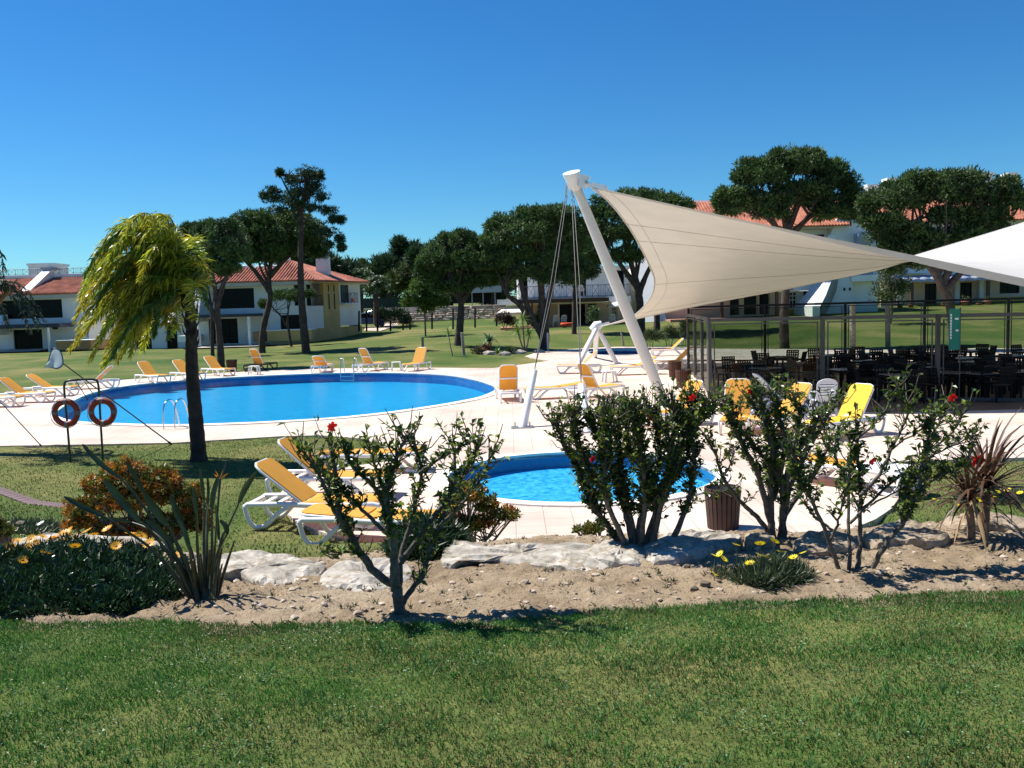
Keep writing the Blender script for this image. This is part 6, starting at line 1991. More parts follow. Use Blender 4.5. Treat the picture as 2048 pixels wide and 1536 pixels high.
def hibiscus(label, base, stems, r, seed, dens=1.0, flowers=(), nobj=240, lsize=(.035, .06), spread=.10, young=.25, cut=()):
    rr = random.Random(seed)
    b = atg(*base); b.z = soil_z(b.x, b.y); d = b.y
    root = thing('hibiscus_shrub', label, 'shrub', tuple(b), 0, 'flowering shrubs in the planting bed')
    lp, ld, ln, lL, lW = [], [], [], [], []
    tw = MB()
    for si, st in enumerate(stems):
        dep = rr.uniform(-.22, .22)
        pts = []
        for k, q in enumerate(st['p']):
            f = k / (len(st['p']) - 1)
            w = atd(q[0], q[1], d + dep * (0.2 + f) * (0 if k == 0 and st.get('root', 1) else 1)) - b
            if k == 0 and st.get('root', 1): w.z = min(w.z, 0) - .03
            pts.append(tuple(w))
        sp = [Vector(p) for p in spline(pts, 6, False)]
        n = len(sp)
        for i in range(1, n - 1): sp[i] += Vector((rr.uniform(-.006, .006), rr.uniform(-.01, .01), 0))
        r0 = r * st.get('r', 1) * .72
        rs = [lerp(r0, r0 * st.get('e', .38), (i / (n - 1))) * (1 + rr.uniform(-.08, .08)) for i in range(n)]
        mb = MB(); mb.tube(sp, rs, 8); mb.build('stem', M_HBARK, root, fix=False)
        Ls = sum((y - x).length for x, y in zip(sp, sp[1:]))
        nt = max(3, int(Ls / .026 * dens * st.get('d', 1)))
        for k in range(nt):
            t = st.get('t0', .30) + (1 - st.get('t0', .30)) * (k + rr.random()) / nt
            i = min(n - 2, int(t * (n - 1))); p = sp[i].lerp(sp[i + 1], t * (n - 1) - i if t < 1 else 1)
            tg = (sp[i + 1] - sp[i]).normalized()
            v = (tg * rr.uniform(.1, .9) + Vector((rr.uniform(-1, 1), rr.uniform(-1, 1), rr.uniform(-.2, .8)))).normalized()
            tl = rr.uniform(.25, 1.3) * spread * (1.6 if t > .85 else 1)
            m1 = p + v * tl * .5 + Vector((0, 0, rr.uniform(0, .012))); e = p + (v + Vector((0, 0, rr.uniform(.1, .5)))).normalized() * tl
            tw.tube([p, m1, e], [.0045, .0035, .0022], 4, caps=False)
            nl = rr.randint(3, 6) if rr.random() > .12 else 0
            for j in range(nl):
                q = p.lerp(e, rr.uniform(.3, 1.0))
                dv = (v * rr.uniform(0, .7) + Vector((rr.uniform(-1, 1), rr.uniform(-1, 1), rr.uniform(-.75, .8)))).normalized()
                lp.append(q); ld.append(dv); ln.append(Vector((rr.uniform(-.6, .6), rr.uniform(-.6, .6), 1)).normalized()); s_ = rr.uniform(*lsize); lL.append(s_); lW.append(s_ * rr.uniform(.5, .72))
    tw.build('twigs', M_HBARK, root, fix=False, kind='stuff')
    idx = list(range(len(lp))); rr.shuffle(idx)
    idx.sort(key=lambda i: -lL[i])
    for i in idx[:nobj]:
        o_ = bpy.data.objects.new('leaf', leaf_protos[3] if rr.random() < young else leaf_protos[rr.randrange(3)]); COL.objects.link(o_); o_.parent = root
        z = ld[i]; x = (ln[i] - z * ln[i].dot(z)).normalized(); y = z.cross(x)
        o_.matrix_local = Matrix(((x.x, y.x, z.x, lp[i].x), (x.y, y.y, z.y, lp[i].y), (x.z, y.z, z.z, lp[i].z), (0, 0, 0, 1))) @ Matrix.Scale(lL[i], 4)
    rest = idx[nobj:]
    for nm, m_, sel in (('leaves', M_HLEAF, [i for i in rest if (i * 7) % 100 >= young * 100]), ('young_leaves', M_HLEAF2, [i for i in rest if (i * 7) % 100 < young * 100])):
        if sel:
            A = leaf_arrays(np.array([lp[i] for i in sel]), np.array([ld[i] for i in sel]), np.array([ln[i] for i in sel]), np.array([lL[i] for i in sel]), np.array([lW[i] for i in sel]))
            fast_mesh(nm, A, 4, m_, root, kind='stuff')
    for (x, y) in flowers:
        flower_cup(root, tuple(atd(x, y, d - .08) - b), .035, M_RED, rr)
    for (p0, p1) in cut:
        a = atd(*p0, d - .1) - b; e = atd(*p1, d - .1) - b
        mb = MB(); mb.tube([tuple(a), tuple(e)], [.011, .010], 6); mb.build('stem', M_HBARK, root, fix=False)
    return root

def S(*p, **k):
    k['p'] = p
    return k
hibiscus('open bare-limbed hibiscus shrub left of centre, one red bloom at its top', (800, 1234),
    [S((800, 1243), (797, 1197), (791, 1167), (789, 1120), (786, 1080), (780, 1040), (773, 991), (785, 940), (812, 873), r=1.3, e=.22, t0=.5),
     S((792, 1172), (743, 1137), (703, 1073), (684, 1044), (676, 1000), (673, 961), (661, 880), root=0, r=.95, t0=.28),
     S((688, 1050), (668, 1020), (655, 985), (630, 935), (600, 898), root=0, r=.5, t0=.2),
     S((786, 1100), (774, 1030), (749, 976), (703, 931), (691, 900), root=0, r=.62, t0=.35),
     S((780, 1072), (735, 1030), (705, 1000), (660, 965), (628, 925), root=0, r=.5, t0=.3),
     S((797, 1180), (803, 1112), (822, 1050), (834, 990), (843, 935), (815, 876), root=0, r=.7, t0=.35),
     S((840, 945), (868, 925), (909, 900), (948, 880), root=0, r=.4, t0=.3),
     S((796, 1222), (814, 1192), (843, 1152), (864, 1088), (888, 1037), (912, 961), (906, 885), r=.7, t0=.25, root=0),
     S((802, 1125), (864, 1037), (905, 985), (935, 935), (955, 885), root=0, r=.7, t0=.4),
     S((880, 1050), (930, 1000), (965, 950), (985, 905), root=0, r=.4, t0=.1),
     S((743, 1130), (720, 1110), (690, 1105), (665, 1118), root=0, r=.3, t0=.2),
     S((820, 870), (835, 900), (843, 940), root=0, r=.3, d=.5), S((775, 990), (750, 930), (738, 885), root=0, r=.35, t0=.2)],
    .040, 1, 1.55, flowers=[(660, 850)], nobj=280, spread=.11, lsize=(.032, .058))
hibiscus('dense dark hibiscus shrub in front of the round pool with many cut stems', (1285, 1116),
    [S((1257, 1112), (1230, 1070), (1182, 1004), (1164, 948), (1130, 900), (1112, 840), d=1.5),
     S((1268, 1115), (1257, 1049), (1230, 960), (1200, 885), (1182, 840), d=1.6, r=1.1), S((1270, 1113), (1265, 1050), (1250, 980), (1240, 900), (1235, 830), d=1.7),
     S((1272, 1112), (1278, 1049), (1298, 990), (1320, 900), (1300, 820), d=1.5, r=1.1), S((1280, 1112), (1310, 1028), (1337, 972), (1376, 906), (1380, 840), (1382, 800), d=1.3),
     S((1307, 1110), (1310, 1050), (1304, 975), (1260, 900), (1253, 825), d=1.5), S((1328, 1110), (1350, 1067), (1376, 1007), (1388, 930), (1388, 855), (1428, 812), d=1.2, r=1.1),
     S((1262, 1110), (1225, 1030), (1190, 960), (1150, 880), (1150, 830), d=1.5), S((1275, 1110), (1290, 1010), (1280, 900), (1270, 820), d=1.6), S((1290, 1105), (1340, 960), (1360, 880), (1345, 815), d=1.4),
     S((1300, 1100), (1325, 1000), (1345, 930), (1330, 850), d=1.4), S((1262, 1100), (1210, 990), (1215, 900), (1215, 840), d=1.5), S((1250, 1090), (1200, 1030), (1175, 990), r=.5, d=1.2, t0=.2),
     S((1388, 860), (1410, 835), (1418, 800), root=0, r=.5, t0=.1, d=1.5)],
    .033, 2, 2.5, flowers=[(1382, 792), (1288, 828), (1303, 831), (1182, 915)], nobj=290, spread=.13, lsize=(.036, .062), young=.22,
    cut=[((1192, 835), (1200, 790)), ((1208, 835), (1216, 792)), ((1220, 838), (1230, 800)), ((1298, 850), (1292, 800)), ((1255, 870), (1262, 812)), ((1240, 830), (1246, 798))])
hibiscus('hibiscus shrub with thick pale stems behind the yellow flower clump, by the large bin', (1553, 1086),
    [S((1544, 1088), (1541, 1020), (1541, 960), (1544, 900), (1529, 840), (1520, 790), r=1.2), S((1540, 1070), (1515, 1035), (1484, 1007), (1448, 957), (1430, 906), (1406, 867), root=0, r=.8, d=.6, t0=.35),
     S((1559, 1073), (1565, 1034), (1559, 960), (1510, 895), (1450, 820), d=1.2), S((1569, 1070), (1566, 1015), (1600, 929), (1643, 852), (1670, 812), r=1.1, d=1.1),
     S((1543, 1087), (1543, 1000), (1553, 915), (1535, 852), (1500, 800), d=1.2), S((1560, 1060), (1580, 960), (1590, 890), (1600, 830), (1580, 795), d=1.2), S((1548, 1050), (1520, 960), (1480, 880), (1460, 820), d=1.0),
     S((1565, 1010), (1580, 930), (1610, 880), (1640, 830), d=1.3, root=0), S((1545, 1000), (1570, 900), (1560, 840), (1545, 795), d=1.3, root=0), S((1560, 1040), (1600, 985), (1640, 930), (1660, 880), d=1.3, root=0),
     S((1448, 957), (1430, 985), (1415, 1000), root=0, r=.3, d=.5), S((1450, 950), (1462, 925), (1468, 895), root=0, r=.3, d=.5)],
    .040, 3, 1.6, flowers=[(1503, 780), (1457, 906)], nobj=280, spread=.14, lsize=(.038, .066), young=.3)
hibiscus('wide spreading hibiscus shrub with thin crossing stems at right, left of the cordyline', (1712, 1150),
    [S((1683, 1147), (1660, 1086), (1623, 1000), (1600, 960), (1585, 900), r=.9, t0=.45), S((1712, 1147), (1721, 1086), (1721, 1000), (1718, 929), (1712, 852), r=1.1, t0=.4), S((1700, 1141), (1698, 1044), (1700, 943), (1698, 872), r=.8, t0=.45),
     S((1738, 1147), (1772, 1086), (1804, 1049), (1835, 986), (1855, 900), (1861, 843), r=1.1, t0=.4), S((1804, 1049), (1812, 1000), (1845, 925), (1872, 857), (1895, 806), root=0, r=.7, t0=.1),
     S((1721, 990), (1752, 958), (1786, 894), (1815, 829), (1812, 800), root=0, r=.75, t0=.25, d=.8), S((1700, 1046), (1775, 972), (1858, 915), (1918, 886), root=0, r=.6, t0=.2, d=.9), S((1721, 1020), (1690, 960), (1670, 900), (1680, 850), root=0, r=.5, t0=.2),
     S((1660, 1086), (1680, 1030), (1690, 980), root=0, r=.6, d=.7), S((1665, 1060), (1625, 1030), (1610, 1000), root=0, r=.5, d=.8), S((1712, 880), (1745, 850), (1775, 815), (1795, 770), root=0, r=.45, d=.8, t0=.3), S((1830, 995), (1880, 950), (1930, 930), (1945, 870), root=0, r=.5, d=1.1),
     S((1740, 1010), (1790, 985), (1840, 960), (1880, 955), root=0, r=.4, d=1.1), S((1855, 905), (1900, 870), (1925, 830), root=0, r=.4, d=1.1), S((1786, 895), (1840, 860), (1870, 840), root=0, r=.35, d=.9)],
    .027, 4, 1.5, flowers=[(1902, 792), (1740, 920)], nobj=290, spread=.12, lsize=(.034, .06), young=.25)

# ---------------- bird-of-paradise plant
M_STREL = mat('strelitzia_leaf', (0.040, 0.065, 0.030), .35, var=.3, scale=8, trans=.12)
M_STALK = mat('strelitzia_stalk', (0.055, 0.060, 0.028), .5, var=.4, scale=12)
b = atg(408, 1204); b.z = soil_z(b.x, b.y)
sr = thing('bird_of_paradise', 'tall bird-of-paradise plant with paddle leaves fanning left and right', 'plant', tuple(b))
rr = random.Random(5)
def paddle(pts, blade, w, dz, m=M_STREL):
    P_ = [Vector(atd(x, y, b.y + dz * (i / len(pts)))) - b for i, (x, y) in enumerate(pts)]
    P_[0] = Vector((P_[0].x, P_[0].y, -.03))
    Q_ = [Vector(atd(x, y, b.y + dz)) - b for x, y in blade]
    mb = MB(); sp = spline([tuple(p) for p in P_ + [Q_[0]]], 5, False)
    mb.tube(sp, [lerp(.013, .006, i / (len(sp) - 1)) for i in range(len(sp))], 6)
    lf = mb.build('leaf_stalk', M_STALK, sr, fix=False)
    sb = [Vector(p) for p in spline([tuple(p) for p in Q_], 8, False)]
    s = w * b.y / FPX * .35; mb = MB(); vs = []; n = len(sb)
    for i, p in enumerate(sb):
        t = i / (n - 1); tg = (sb[min(i + 1, n - 1)] - sb[max(i - 1, 0)]).normalized()
        nv_ = Vector((tg.z, .25 * math.sin(dz * 20), -tg.x)).normalized(); ww = s * (math.sin(math.pi * min(.97, t * .9 + .07)) ** .6)
        up_ = Vector((0, .35 * ww, 0))
        vs += [p - nv_ * ww - up_, p - nv_ * ww * .5 - up_ * .3, p, p + nv_ * ww * .5 - up_ * .3, p + nv_ * ww - up_]
    mb.add(vs, [(i * 5 + k, i * 5 + k + 1, (i + 1) * 5 + k + 1, (i + 1) * 5 + k) for i in range(n - 1) for k in range(4)], True)
    mb.build('leaf', m, lf, fix=False)
B0 = (400, 1200)
for pts, bl, w, dz in [
    ([B0, (350, 1110), (285, 1010)], [(240, 955), (200, 925), (165, 888)], 15, .1), ([(392, 1198), (345, 1120), (300, 1060)], [(282, 1045), (240, 995), (208, 958)], 24, -.15), ([(385, 1198), (315, 1110), (250, 1060)], [(208, 1033), (165, 1012), (128, 993)], 15, -.25),
    ([B0, (350, 1080), (310, 1020)], [(290, 988), (270, 950), (252, 922)], 18, .2), ([(400, 1198), (365, 1110), (345, 1070)], [(335, 1050), (312, 1020), (288, 985)], 28, -.05), ([(380, 1195), (340, 1100), (300, 1060)], [(265, 1045), (230, 1038), (195, 1038)], 10, .25),
    ([(412, 1200), (408, 1100), (408, 1040)], [(408, 1000), (405, 970), (400, 935)], 11, .1), ([(418, 1200), (414, 1100), (414, 1050)], [(416, 1010), (417, 980), (415, 950)], 10, .2), ([(420, 1200), (424, 1110), (424, 1060)], [(424, 1015), (428, 985), (437, 952)], 17, -.1),
    ([(425, 1198), (440, 1090), (460, 1045)], [(478, 1005), (492, 975), (513, 943)], 17, .1), ([(424, 1190), (432, 1120), (445, 1085)], [(455, 1068), (452, 1052), (440, 1040)], 16, -.15), ([B0, (385, 1110), (372, 1080)], [(368, 1060), (355, 1025), (342, 990)], 20, .15),
    ([(405, 1198), (396, 1110), (394, 1060)], [(394, 1030), (390, 1000), (388, 975)], 13, -.2), ([(395, 1198), (365, 1140), (350, 1110)], [(345, 1090), (320, 1060), (292, 1040)], 22, .0), ([(398, 1198), (388, 1150), (382, 1120)], [(380, 1100), (372, 1070), (360, 1040)], 14, -.25),
    ([(430, 1196), (436, 1150), (438, 1100)], [(438, 1080), (436, 1050), (432, 1010)], 12, .2)]:
    paddle(pts, bl, w, dz)
for k in range(16):
    x0 = 385 + 3.2 * k; mb = MB(); a = atd(x0, 1204, b.y + rr.uniform(-.1, .1)) - b; a.z = -.02
    e = atd(x0 + (x0 - 415) * rr.uniform(.9, 2.2), rr.uniform(1080, 1130), b.y + rr.uniform(-.15, .15)) - b
    mb.tube([tuple(a), tuple(a.lerp(e, .5) + Vector((0, 0, .01))), tuple(e)], [.018, .011, .006], 6); mb.build('stalk', M_STALK, sr, fix=False)
mb = MB(); mb.tube([tuple(atd(424, 1200, b.y) - b), tuple(atd(432, 1060, b.y) - b), tuple(atd(440, 960, b.y) - b), tuple(atd(452, 925, b.y) - b)], [.008, .007, .009, .002], 6); fl = mb.build('flower_stalk', M_STALK, sr, fix=False)
for (x, y) in ((430, 940), (458, 945), (427, 948), (446, 938)):
    mb = MB(); a = atd(440, 958, b.y - .02) - b; e = atd(x, y, b.y - .04) - b
    mb.add([a, a.lerp(e, .5) + Vector((0, 0, .008)), e, a.lerp(e, .5) - Vector((0, 0, .008))], [(0, 1, 2, 3)]); mb.build('petal', M_OPET, fl, fix=False)

# ---------------- succulent shrubs with orange rosettes
M_ORL = mat('orange_succulent', (0.50, 0.12, 0.022), .45, island=.5, trans=.2, var=.5, scale=5, c2=(.52, .26, .035))
M_YGL = mat('yellow_green_succulent', (0.24, 0.22, 0.03), .45, island=.4, trans=.25, var=.4, scale=5, c2=(.12, .17, .03))
M_PST = mat('pinkish_grey_stem', (0.22, 0.155, 0.13), .8, var=.3, scale=10)
def succulent(label, base, d, ells, seed, frac=.5, nst=16, L=.036, W=.026, per=900):
    rng = np.random.default_rng(seed); rr = random.Random(seed)
    b = atd(base[0], base[1], d); b.z = H(b.x, b.y)
    root = thing('succulent_shrub', label, 'shrub', tuple(b), 0, 'succulent shrubs behind the stones')
    P_ = clump_points(ells, d, per, rng, .35, thick=.8)
    st = MB()
    for k in range(nst):
        q = Vector(P_[rr.randrange(len(P_))]) - b
        a = Vector((rr.uniform(-.1, .1) + q.x * .25, rr.uniform(-.05, .05), 0)); m_ = a.lerp(q, .5) + Vector((rr.uniform(-.04, .04), 0, -.03))
        mb = MB(); mb.tube([tuple(a), tuple(m_), tuple(q)], [.016, .012, .006], 6); o_ = mb.build('stem', M_PST, root, fix=False)
        for j in range(5):
            q2 = Vector(P_[rr.randrange(len(P_))]) - b
            if (q2 - m_).length < .45: st.tube([m_, m_.lerp(q2, .5), q2], [.008, .006, .004], 5)
    if st.v: st.build('branchlets', M_PST, root, fix=False, kind='stuff')
    sel = rng.random(len(P_)) + (P_[:, 2] - P_[:, 2].mean()) * .4 < frac
    for nm, m_, Q in (('orange_rosettes', M_ORL, P_[sel]), ('green_rosettes', M_YGL, P_[~sel])):
        if len(Q):
            V = tufts(Q, np.full(len(Q), .028), 16, L, W, .6, rng); fast_mesh(nm, V, 3, m_, root, kind='stuff', offset=tuple(b))
    return root
succulent('large rust-orange succulent shrub behind the bird-of-paradise', (275, 1092), 8.6, [(250, 945, 50, 30), (310, 960, 55, 30), (200, 975, 40, 28), (360, 990, 50, 32), (170, 1020, 45, 28), (260, 1000, 70, 36), (390, 1020, 36, 30), (160, 1045, 40, 18), (330, 1050, 70, 26), (240, 1060, 60, 22), (400, 1050, 26, 24)], 1, .62, 26)
succulent('yellow-green and orange succulent shrub right of the bare hibiscus', (930, 1085), 9.3, [(940, 990, 40, 26), (975, 1010, 30, 22), (905, 1010, 30, 26), (1010, 1030, 32, 16), (950, 1045, 50, 22), (900, 1045, 26, 20)], 2, .35, 16)
succulent('low yellow-green succulent at the left foot of the dense hibiscus', (1180, 1068), 8.8, [(1180, 1058, 34, 9), (1200, 1050, 16, 8)], 3, .05, 5)
succulent('small olive bush cut by the left edge above the flower mound', (5, 1090), 8.0, [(5, 1062, 22, 22), (-15, 1050, 20, 20)], 4, .1, 6)

# ---------------- gazania mounds
M_GAZ = mat('gazania_leaf', (0.020, 0.055, 0.020), .34, island=.6, trans=.12, var=.3, scale=7)
M_GAZ2 = mat('gazania_grey_leaf', (0.055, 0.085, 0.040), .45, island=.5, trans=.12)
M_CENT = mat('flower_centre', (.35, .12, .01), .7)
gz_fl = {}
M_AMB = mat('amber_petal', (0.88, 0.42, 0.015), .5, trans=.25)
def daisy(root, c, s, m, rr):
    key = m.name
    if key not in gz_fl:
        mb = MB(); n = 14
        for k in range(n):
            a = 2 * math.pi * k / n; v = Vector((math.cos(a), math.sin(a), 0)); w = Vector((-v.y, v.x, 0)) * .16
            mb.add([v * .15, v * .6 + w + Vector((0, 0, .10)), v * 1.0 + Vector((0, 0, .22)), v * .6 - w + Vector((0, 0, .12))], [(0, 1, 2, 3)])
        me = bpy.data.meshes.new('flower_head'); me.from_pydata(mb.v, [], mb.f); me.materials.append(m)
        mb = MB(); mb.lathe([(.22, .02), (.18, .10), (0, .13)], n=8)
        m2 = bpy.data.meshes.new('flower_centre'); m2.from_pydata(mb.v, [], mb.f); m2.materials.append(M_CENT)
        gz_fl[key] = (me, m2)
    me, m2 = gz_fl[key]
    o_ = bpy.data.objects.new('flower_head', me); COL.objects.link(o_); o_.parent = root; o_.location = c
    o_.rotation_euler = (rr.uniform(.1, .7), rr.uniform(-.5, .4), rr.uniform(0, 6)); o_.scale = (s, s, s)
    q = bpy.data.objects.new('flower_centre', m2); COL.objects.link(q); q.parent = o_
    mb = MB(); mb.tube([tuple(Vector(c) - Vector((rr.uniform(-.02, .02), rr.uniform(-.02, .02), .13))), tuple(c)], [.003, .0025], 4); mb.build('flower_stalk', M_GAZ2, root, fix=False)
def mound(name, label, rect, h, n, flowers, seed, L=.07, W=.013, m=M_GAZ, fm=M_YPET, fs=.048, zoff=.1, group='flowering ground plants'):
    """rect = outline in the photograph at ground level; leaves fill a dome above it"""
    rr = random.Random(seed); rng = np.random.default_rng(seed)
    P_ = [atg(*p) for p in rect]
    poly = [(p.x, p.y) for p in P_]
    cx = sum(p[0] for p in poly) / len(poly); cy = sum(p[1] for p in poly) / len(poly)
    cz = H(cx, cy); root = thing(name, label, 'plant', (cx, cy, cz), 0, group)
    x0, x1 = min(p[0] for p in poly), max(p[0] for p in poly); y0, y1 = min(p[1] for p in poly), max(p[1] for p in poly)
    C = []; mxd = max(math.hypot(p[0] - cx, (p[1] - cy)) for p in poly)
    while len(C) < n:
        x, y = rr.uniform(x0, x1), rr.uniform(y0, y1)
        if not inside(poly, x, y): continue
        # distance to the outline drives the height of the dome
        dm = min(math.hypot(x - (p[0] * (1 - t) + q[0] * t), y - (p[1] * (1 - t) + q[1] * t)) for p, q in zip(poly, poly[1:] + poly[:1]) for t in (0, .25, .5, .75))
        hh = h * min(1, (dm / (min(x1 - x0, y1 - y0) * .5)) ** .55) * (.85 + .3 * mno.noise(Vector((x * 4, y * 4, seed))))
        C.append((x, y, H(x, y) + hh * rr.uniform(.35, 1.0)))
    V = tufts(C, [L * .9] * len(C), 9, L, W, .25, rng)
    # widen the triangle into a lance shape: add a mirrored foot
    fast_mesh('leaves', V, 3, m, root, kind='stuff', offset=(cx, cy, cz))
    for f in flowers:
        p = atd(f[0], f[1], f[2] if len(f) > 2 else cy)
        daisy(root, tuple(p - Vector((cx, cy, cz))), fs * rr.uniform(.85, 1.1), fm if len(f) < 4 else f[3], rr)
    return root
mound('gazania_mound', 'broad dark mound of gazania with orange-yellow blooms in the left corner', [(-200, 1240), (0, 1238), (130, 1239), (260, 1230), (350, 1208), (385, 1168), (360, 1130), (280, 1118), (150, 1125), (0, 1140), (-200, 1150)], .38, 7600,
      [(22, 1095, 6.6), (45, 1120, 6.2), (88, 1107, 6.4), (150, 1093, 6.4), (232, 1092, 6.3), (270, 1073, 6.6), (298, 1087, 6.4), (187, 1070, 6.7), (215, 1058, 6.8), (130, 1066, 7.1), (118, 1072, 7.0), (102, 1078, 7), (92, 1090, 6.8), (75, 1086, 7), (55, 1096, 6.8), (110, 1079, 7), (138, 1062, 7.2), (160, 1070, 6.9), (125, 1080, 6.8), (355, 1110, 6.6), (35, 1082, 7.0), (62, 1078, 7.1), (85, 1074, 7.2), (142, 1074, 6.9), (175, 1062, 7.1), (68, 1104, 6.6), (262, 1068, 6.8), (282, 1071, 6.7)], 1, L=.06, W=.021, fm=M_AMB, fs=.05)
mound('gazania_clump', 'dark gazania clump with yellow blooms behind the bare hibiscus', [(795, 1128), (850, 1134), (900, 1122), (925, 1100), (890, 1090), (820, 1092), (785, 1105)], .34, 1300,
      [(823, 1073, 7.4), (852, 1085, 7.3), (842, 1036, 7.6), (885, 1020, 7.6), (905, 1013, 7.7)], 2, L=.09, W=.02)
mound('gazania_clump', 'grey-green gazania clump with lemon blooms at the lawn edge, right of centre', [(1480, 1182), (1540, 1188), (1600, 1178), (1615, 1160), (1585, 1148), (1520, 1148), (1478, 1160)], .15, 900,
      [(x, y, 5.95) for x, y in ((1472, 1090), (1520, 1088), (1549, 1083), (1500, 1127), (1518, 1110), (1534, 1115), (1562, 1104), (1587, 1115), (1607, 1106), (1520, 1152))] , 3, L=.08, W=.012, m=M_GAZ2, fm=M_LPET, fs=.038)
mound('gazania_clump', 'few lemon gazania blooms left of the grey-green clump', [(1420, 1165), (1450, 1168), (1460, 1150), (1425, 1150)], .03, 60, [(1430, 1112, 6.2), (1447, 1118, 6.1), (1427, 1148, 6.0), (1440, 1108, 6.3)], 4, L=.06, W=.01, m=M_GAZ2, fm=M_LPET, fs=.038)
mound('gazania_clump', 'row of yellow gazania on the lawn behind the cordyline', [(1900, 1012), (1980, 1010), (2080, 1012), (2120, 990), (2000, 985), (1910, 995)], .10, 500,
      [(x, y, 8.8) for x, y in ((1912, 1007), (1955, 1000), (1995, 983), (2015, 981), (2040, 986), (1985, 994), (2030, 1003), (1870, 1000), (1965, 988))], 5, m=M_GAZ2, fm=M_LPET, fs=.04)
mound('daisy_patch', 'low green plants with two white daisies behind the flower mound', [(-30, 1068), (60, 1070), (125, 1066), (115, 1052), (20, 1050), (-30, 1052)], .07, 500, [(40, 1046, 8.1), (82, 1047, 8.1)], 6, m=M_GAZ2, fm=M_WHITE, fs=.045)

# ---------------- cordyline
M_CORD = mat('bronze_cordyline', (0.060, 0.020, 0.018), .5, island=.45, trans=.15, var=.4, scale=3, c2=(.13, .075, .04))
M_STRAW = mat('straw_leaf', (0.42, 0.28, 0.14), .8, trans=.2)
b = atg(1952, 1092); b.z = soil_z(b.x, b.y)
cd = thing('cordyline', 'bronze-leaved cordyline on two thin trunks at the right edge of the bed', 'plant', tuple(b))
for k, (f, t, n) in enumerate((((1942, 1092), (1938, 1010), 26), ((1966, 1092), (1972, 985), 46))):
    a = atd(*f, b.y) - b; e = atd(*t, b.y + .05 * k) - b; a.z = -.05
    mb = MB(); mb.tube([tuple(a), tuple(a.lerp(e, .5) + Vector((.01, 0, 0))), tuple(e)], [.036, .03, .032], 9); mb.build('trunk', mat('cordyline_trunk', (.26, .18, .12), .9, var=.35, scale=20, bump=.5, bscale=60), cd, fix=False)
    rosette(cd, tuple(e + Vector((0, 0, .04))), n + 24, .68 if k else .5, .027, M_CORD, (.1, 1.8), .45, 30 + k, scale=(.7, 1.15))
rosette(cd, tuple(atd(1945, 1000, b.y - .1) - b), 6, .5, .035, M_STRAW, (2.0, 2.7), .3, 77, name='dry_leaf')
flower_cup(cd, tuple(atd(1960, 917, b.y + .1) - b), .07, M_RED, random.Random(3))
# dry twiggy shrub behind it
b2 = atg(1950, 1000); M_DRYT = mat('dry_grey_twig', (.30, .27, .23), .9)
ds = thing('dry_shrub', 'leafless grey twiggy shrub behind the cordyline', 'shrub', tuple(b2)); rr = random.Random(8); mb = MB()
def grow(p, v, L, r, n):
    e = p + v * L; mb.tube([p, p.lerp(e, .5) + Vector((rr.uniform(-.01, .01), 0, 0)), e], [r, r * .8, r * .6], 4, caps=False)
    if n > 0:
        for _ in range(3): grow(e, (v + Vector((rr.uniform(-.6, .6), rr.uniform(-.6, .6), rr.uniform(-.1, .3)))).normalized(), L * rr.uniform(.6, .85), r * .65, n - 1)
for k in range(6): grow(Vector((rr.uniform(-.1, .1), 0, 0)), Vector((rr.uniform(-.35, .35), rr.uniform(-.3, .3), 1)).normalized(), .24, .009, 4)
mb.build('twigs', M_DRYT, ds, fix=False, kind='stuff')

# ---------------- flat limestone slabs along the back of the bed
M_SLAB = mat('pale_limestone', (0.37, 0.33, 0.265), .9, var=.35, scale=6, bump=1.0, bscale=12, c2=(.55, .51, .44), detail=12)
M_SLAB2 = mat('buff_limestone', (0.34, 0.27, 0.19), .9, var=.3, scale=6, bump=1.0, bscale=16, detail=10)
for _m in (M_SLAB, M_SLAB2):   # weather cracks and lichen
    _nt = _m.node_tree; _b = _nt.nodes['Principled BSDF']; _v = _nt.nodes.new('ShaderNodeTexVoronoi'); _v.feature = 'DISTANCE_TO_EDGE'; _v.inputs['Scale'].default_value = 3.2
    _tc = _nt.nodes.new('ShaderNodeTexCoord'); _n = _nt.nodes.new('ShaderNodeTexNoise'); _n.inputs['Scale'].default_value = 3; _n.inputs['Detail'].default_value = 8
    _nt.links.new(_tc.outputs['Object'], _n.inputs['Vector']); _nt.links.new(_n.outputs['Color'], _v.inputs['Vector'])
    _r = _nt.nodes.new('ShaderNodeValToRGB'); _r.color_ramp.elements[0].color = (.66, .58, .48, 1); _r.color_ramp.elements[1].position = .06
    _x = _nt.nodes.new('ShaderNodeMixRGB'); _x.blend_type = 'MULTIPLY'; _x.inputs[0].default_value = 1; _src = _b.inputs['Base Color'].links[0].from_socket
    _nt.links.new(_v.outputs['Distance'], _r.inputs[0]); _nt.links.new(_src, _x.inputs[1]); _nt.links.new(_r.outputs[0], _x.inputs[2]); _nt.links.new(_x.outputs[0], _b.inputs['Base Color'])
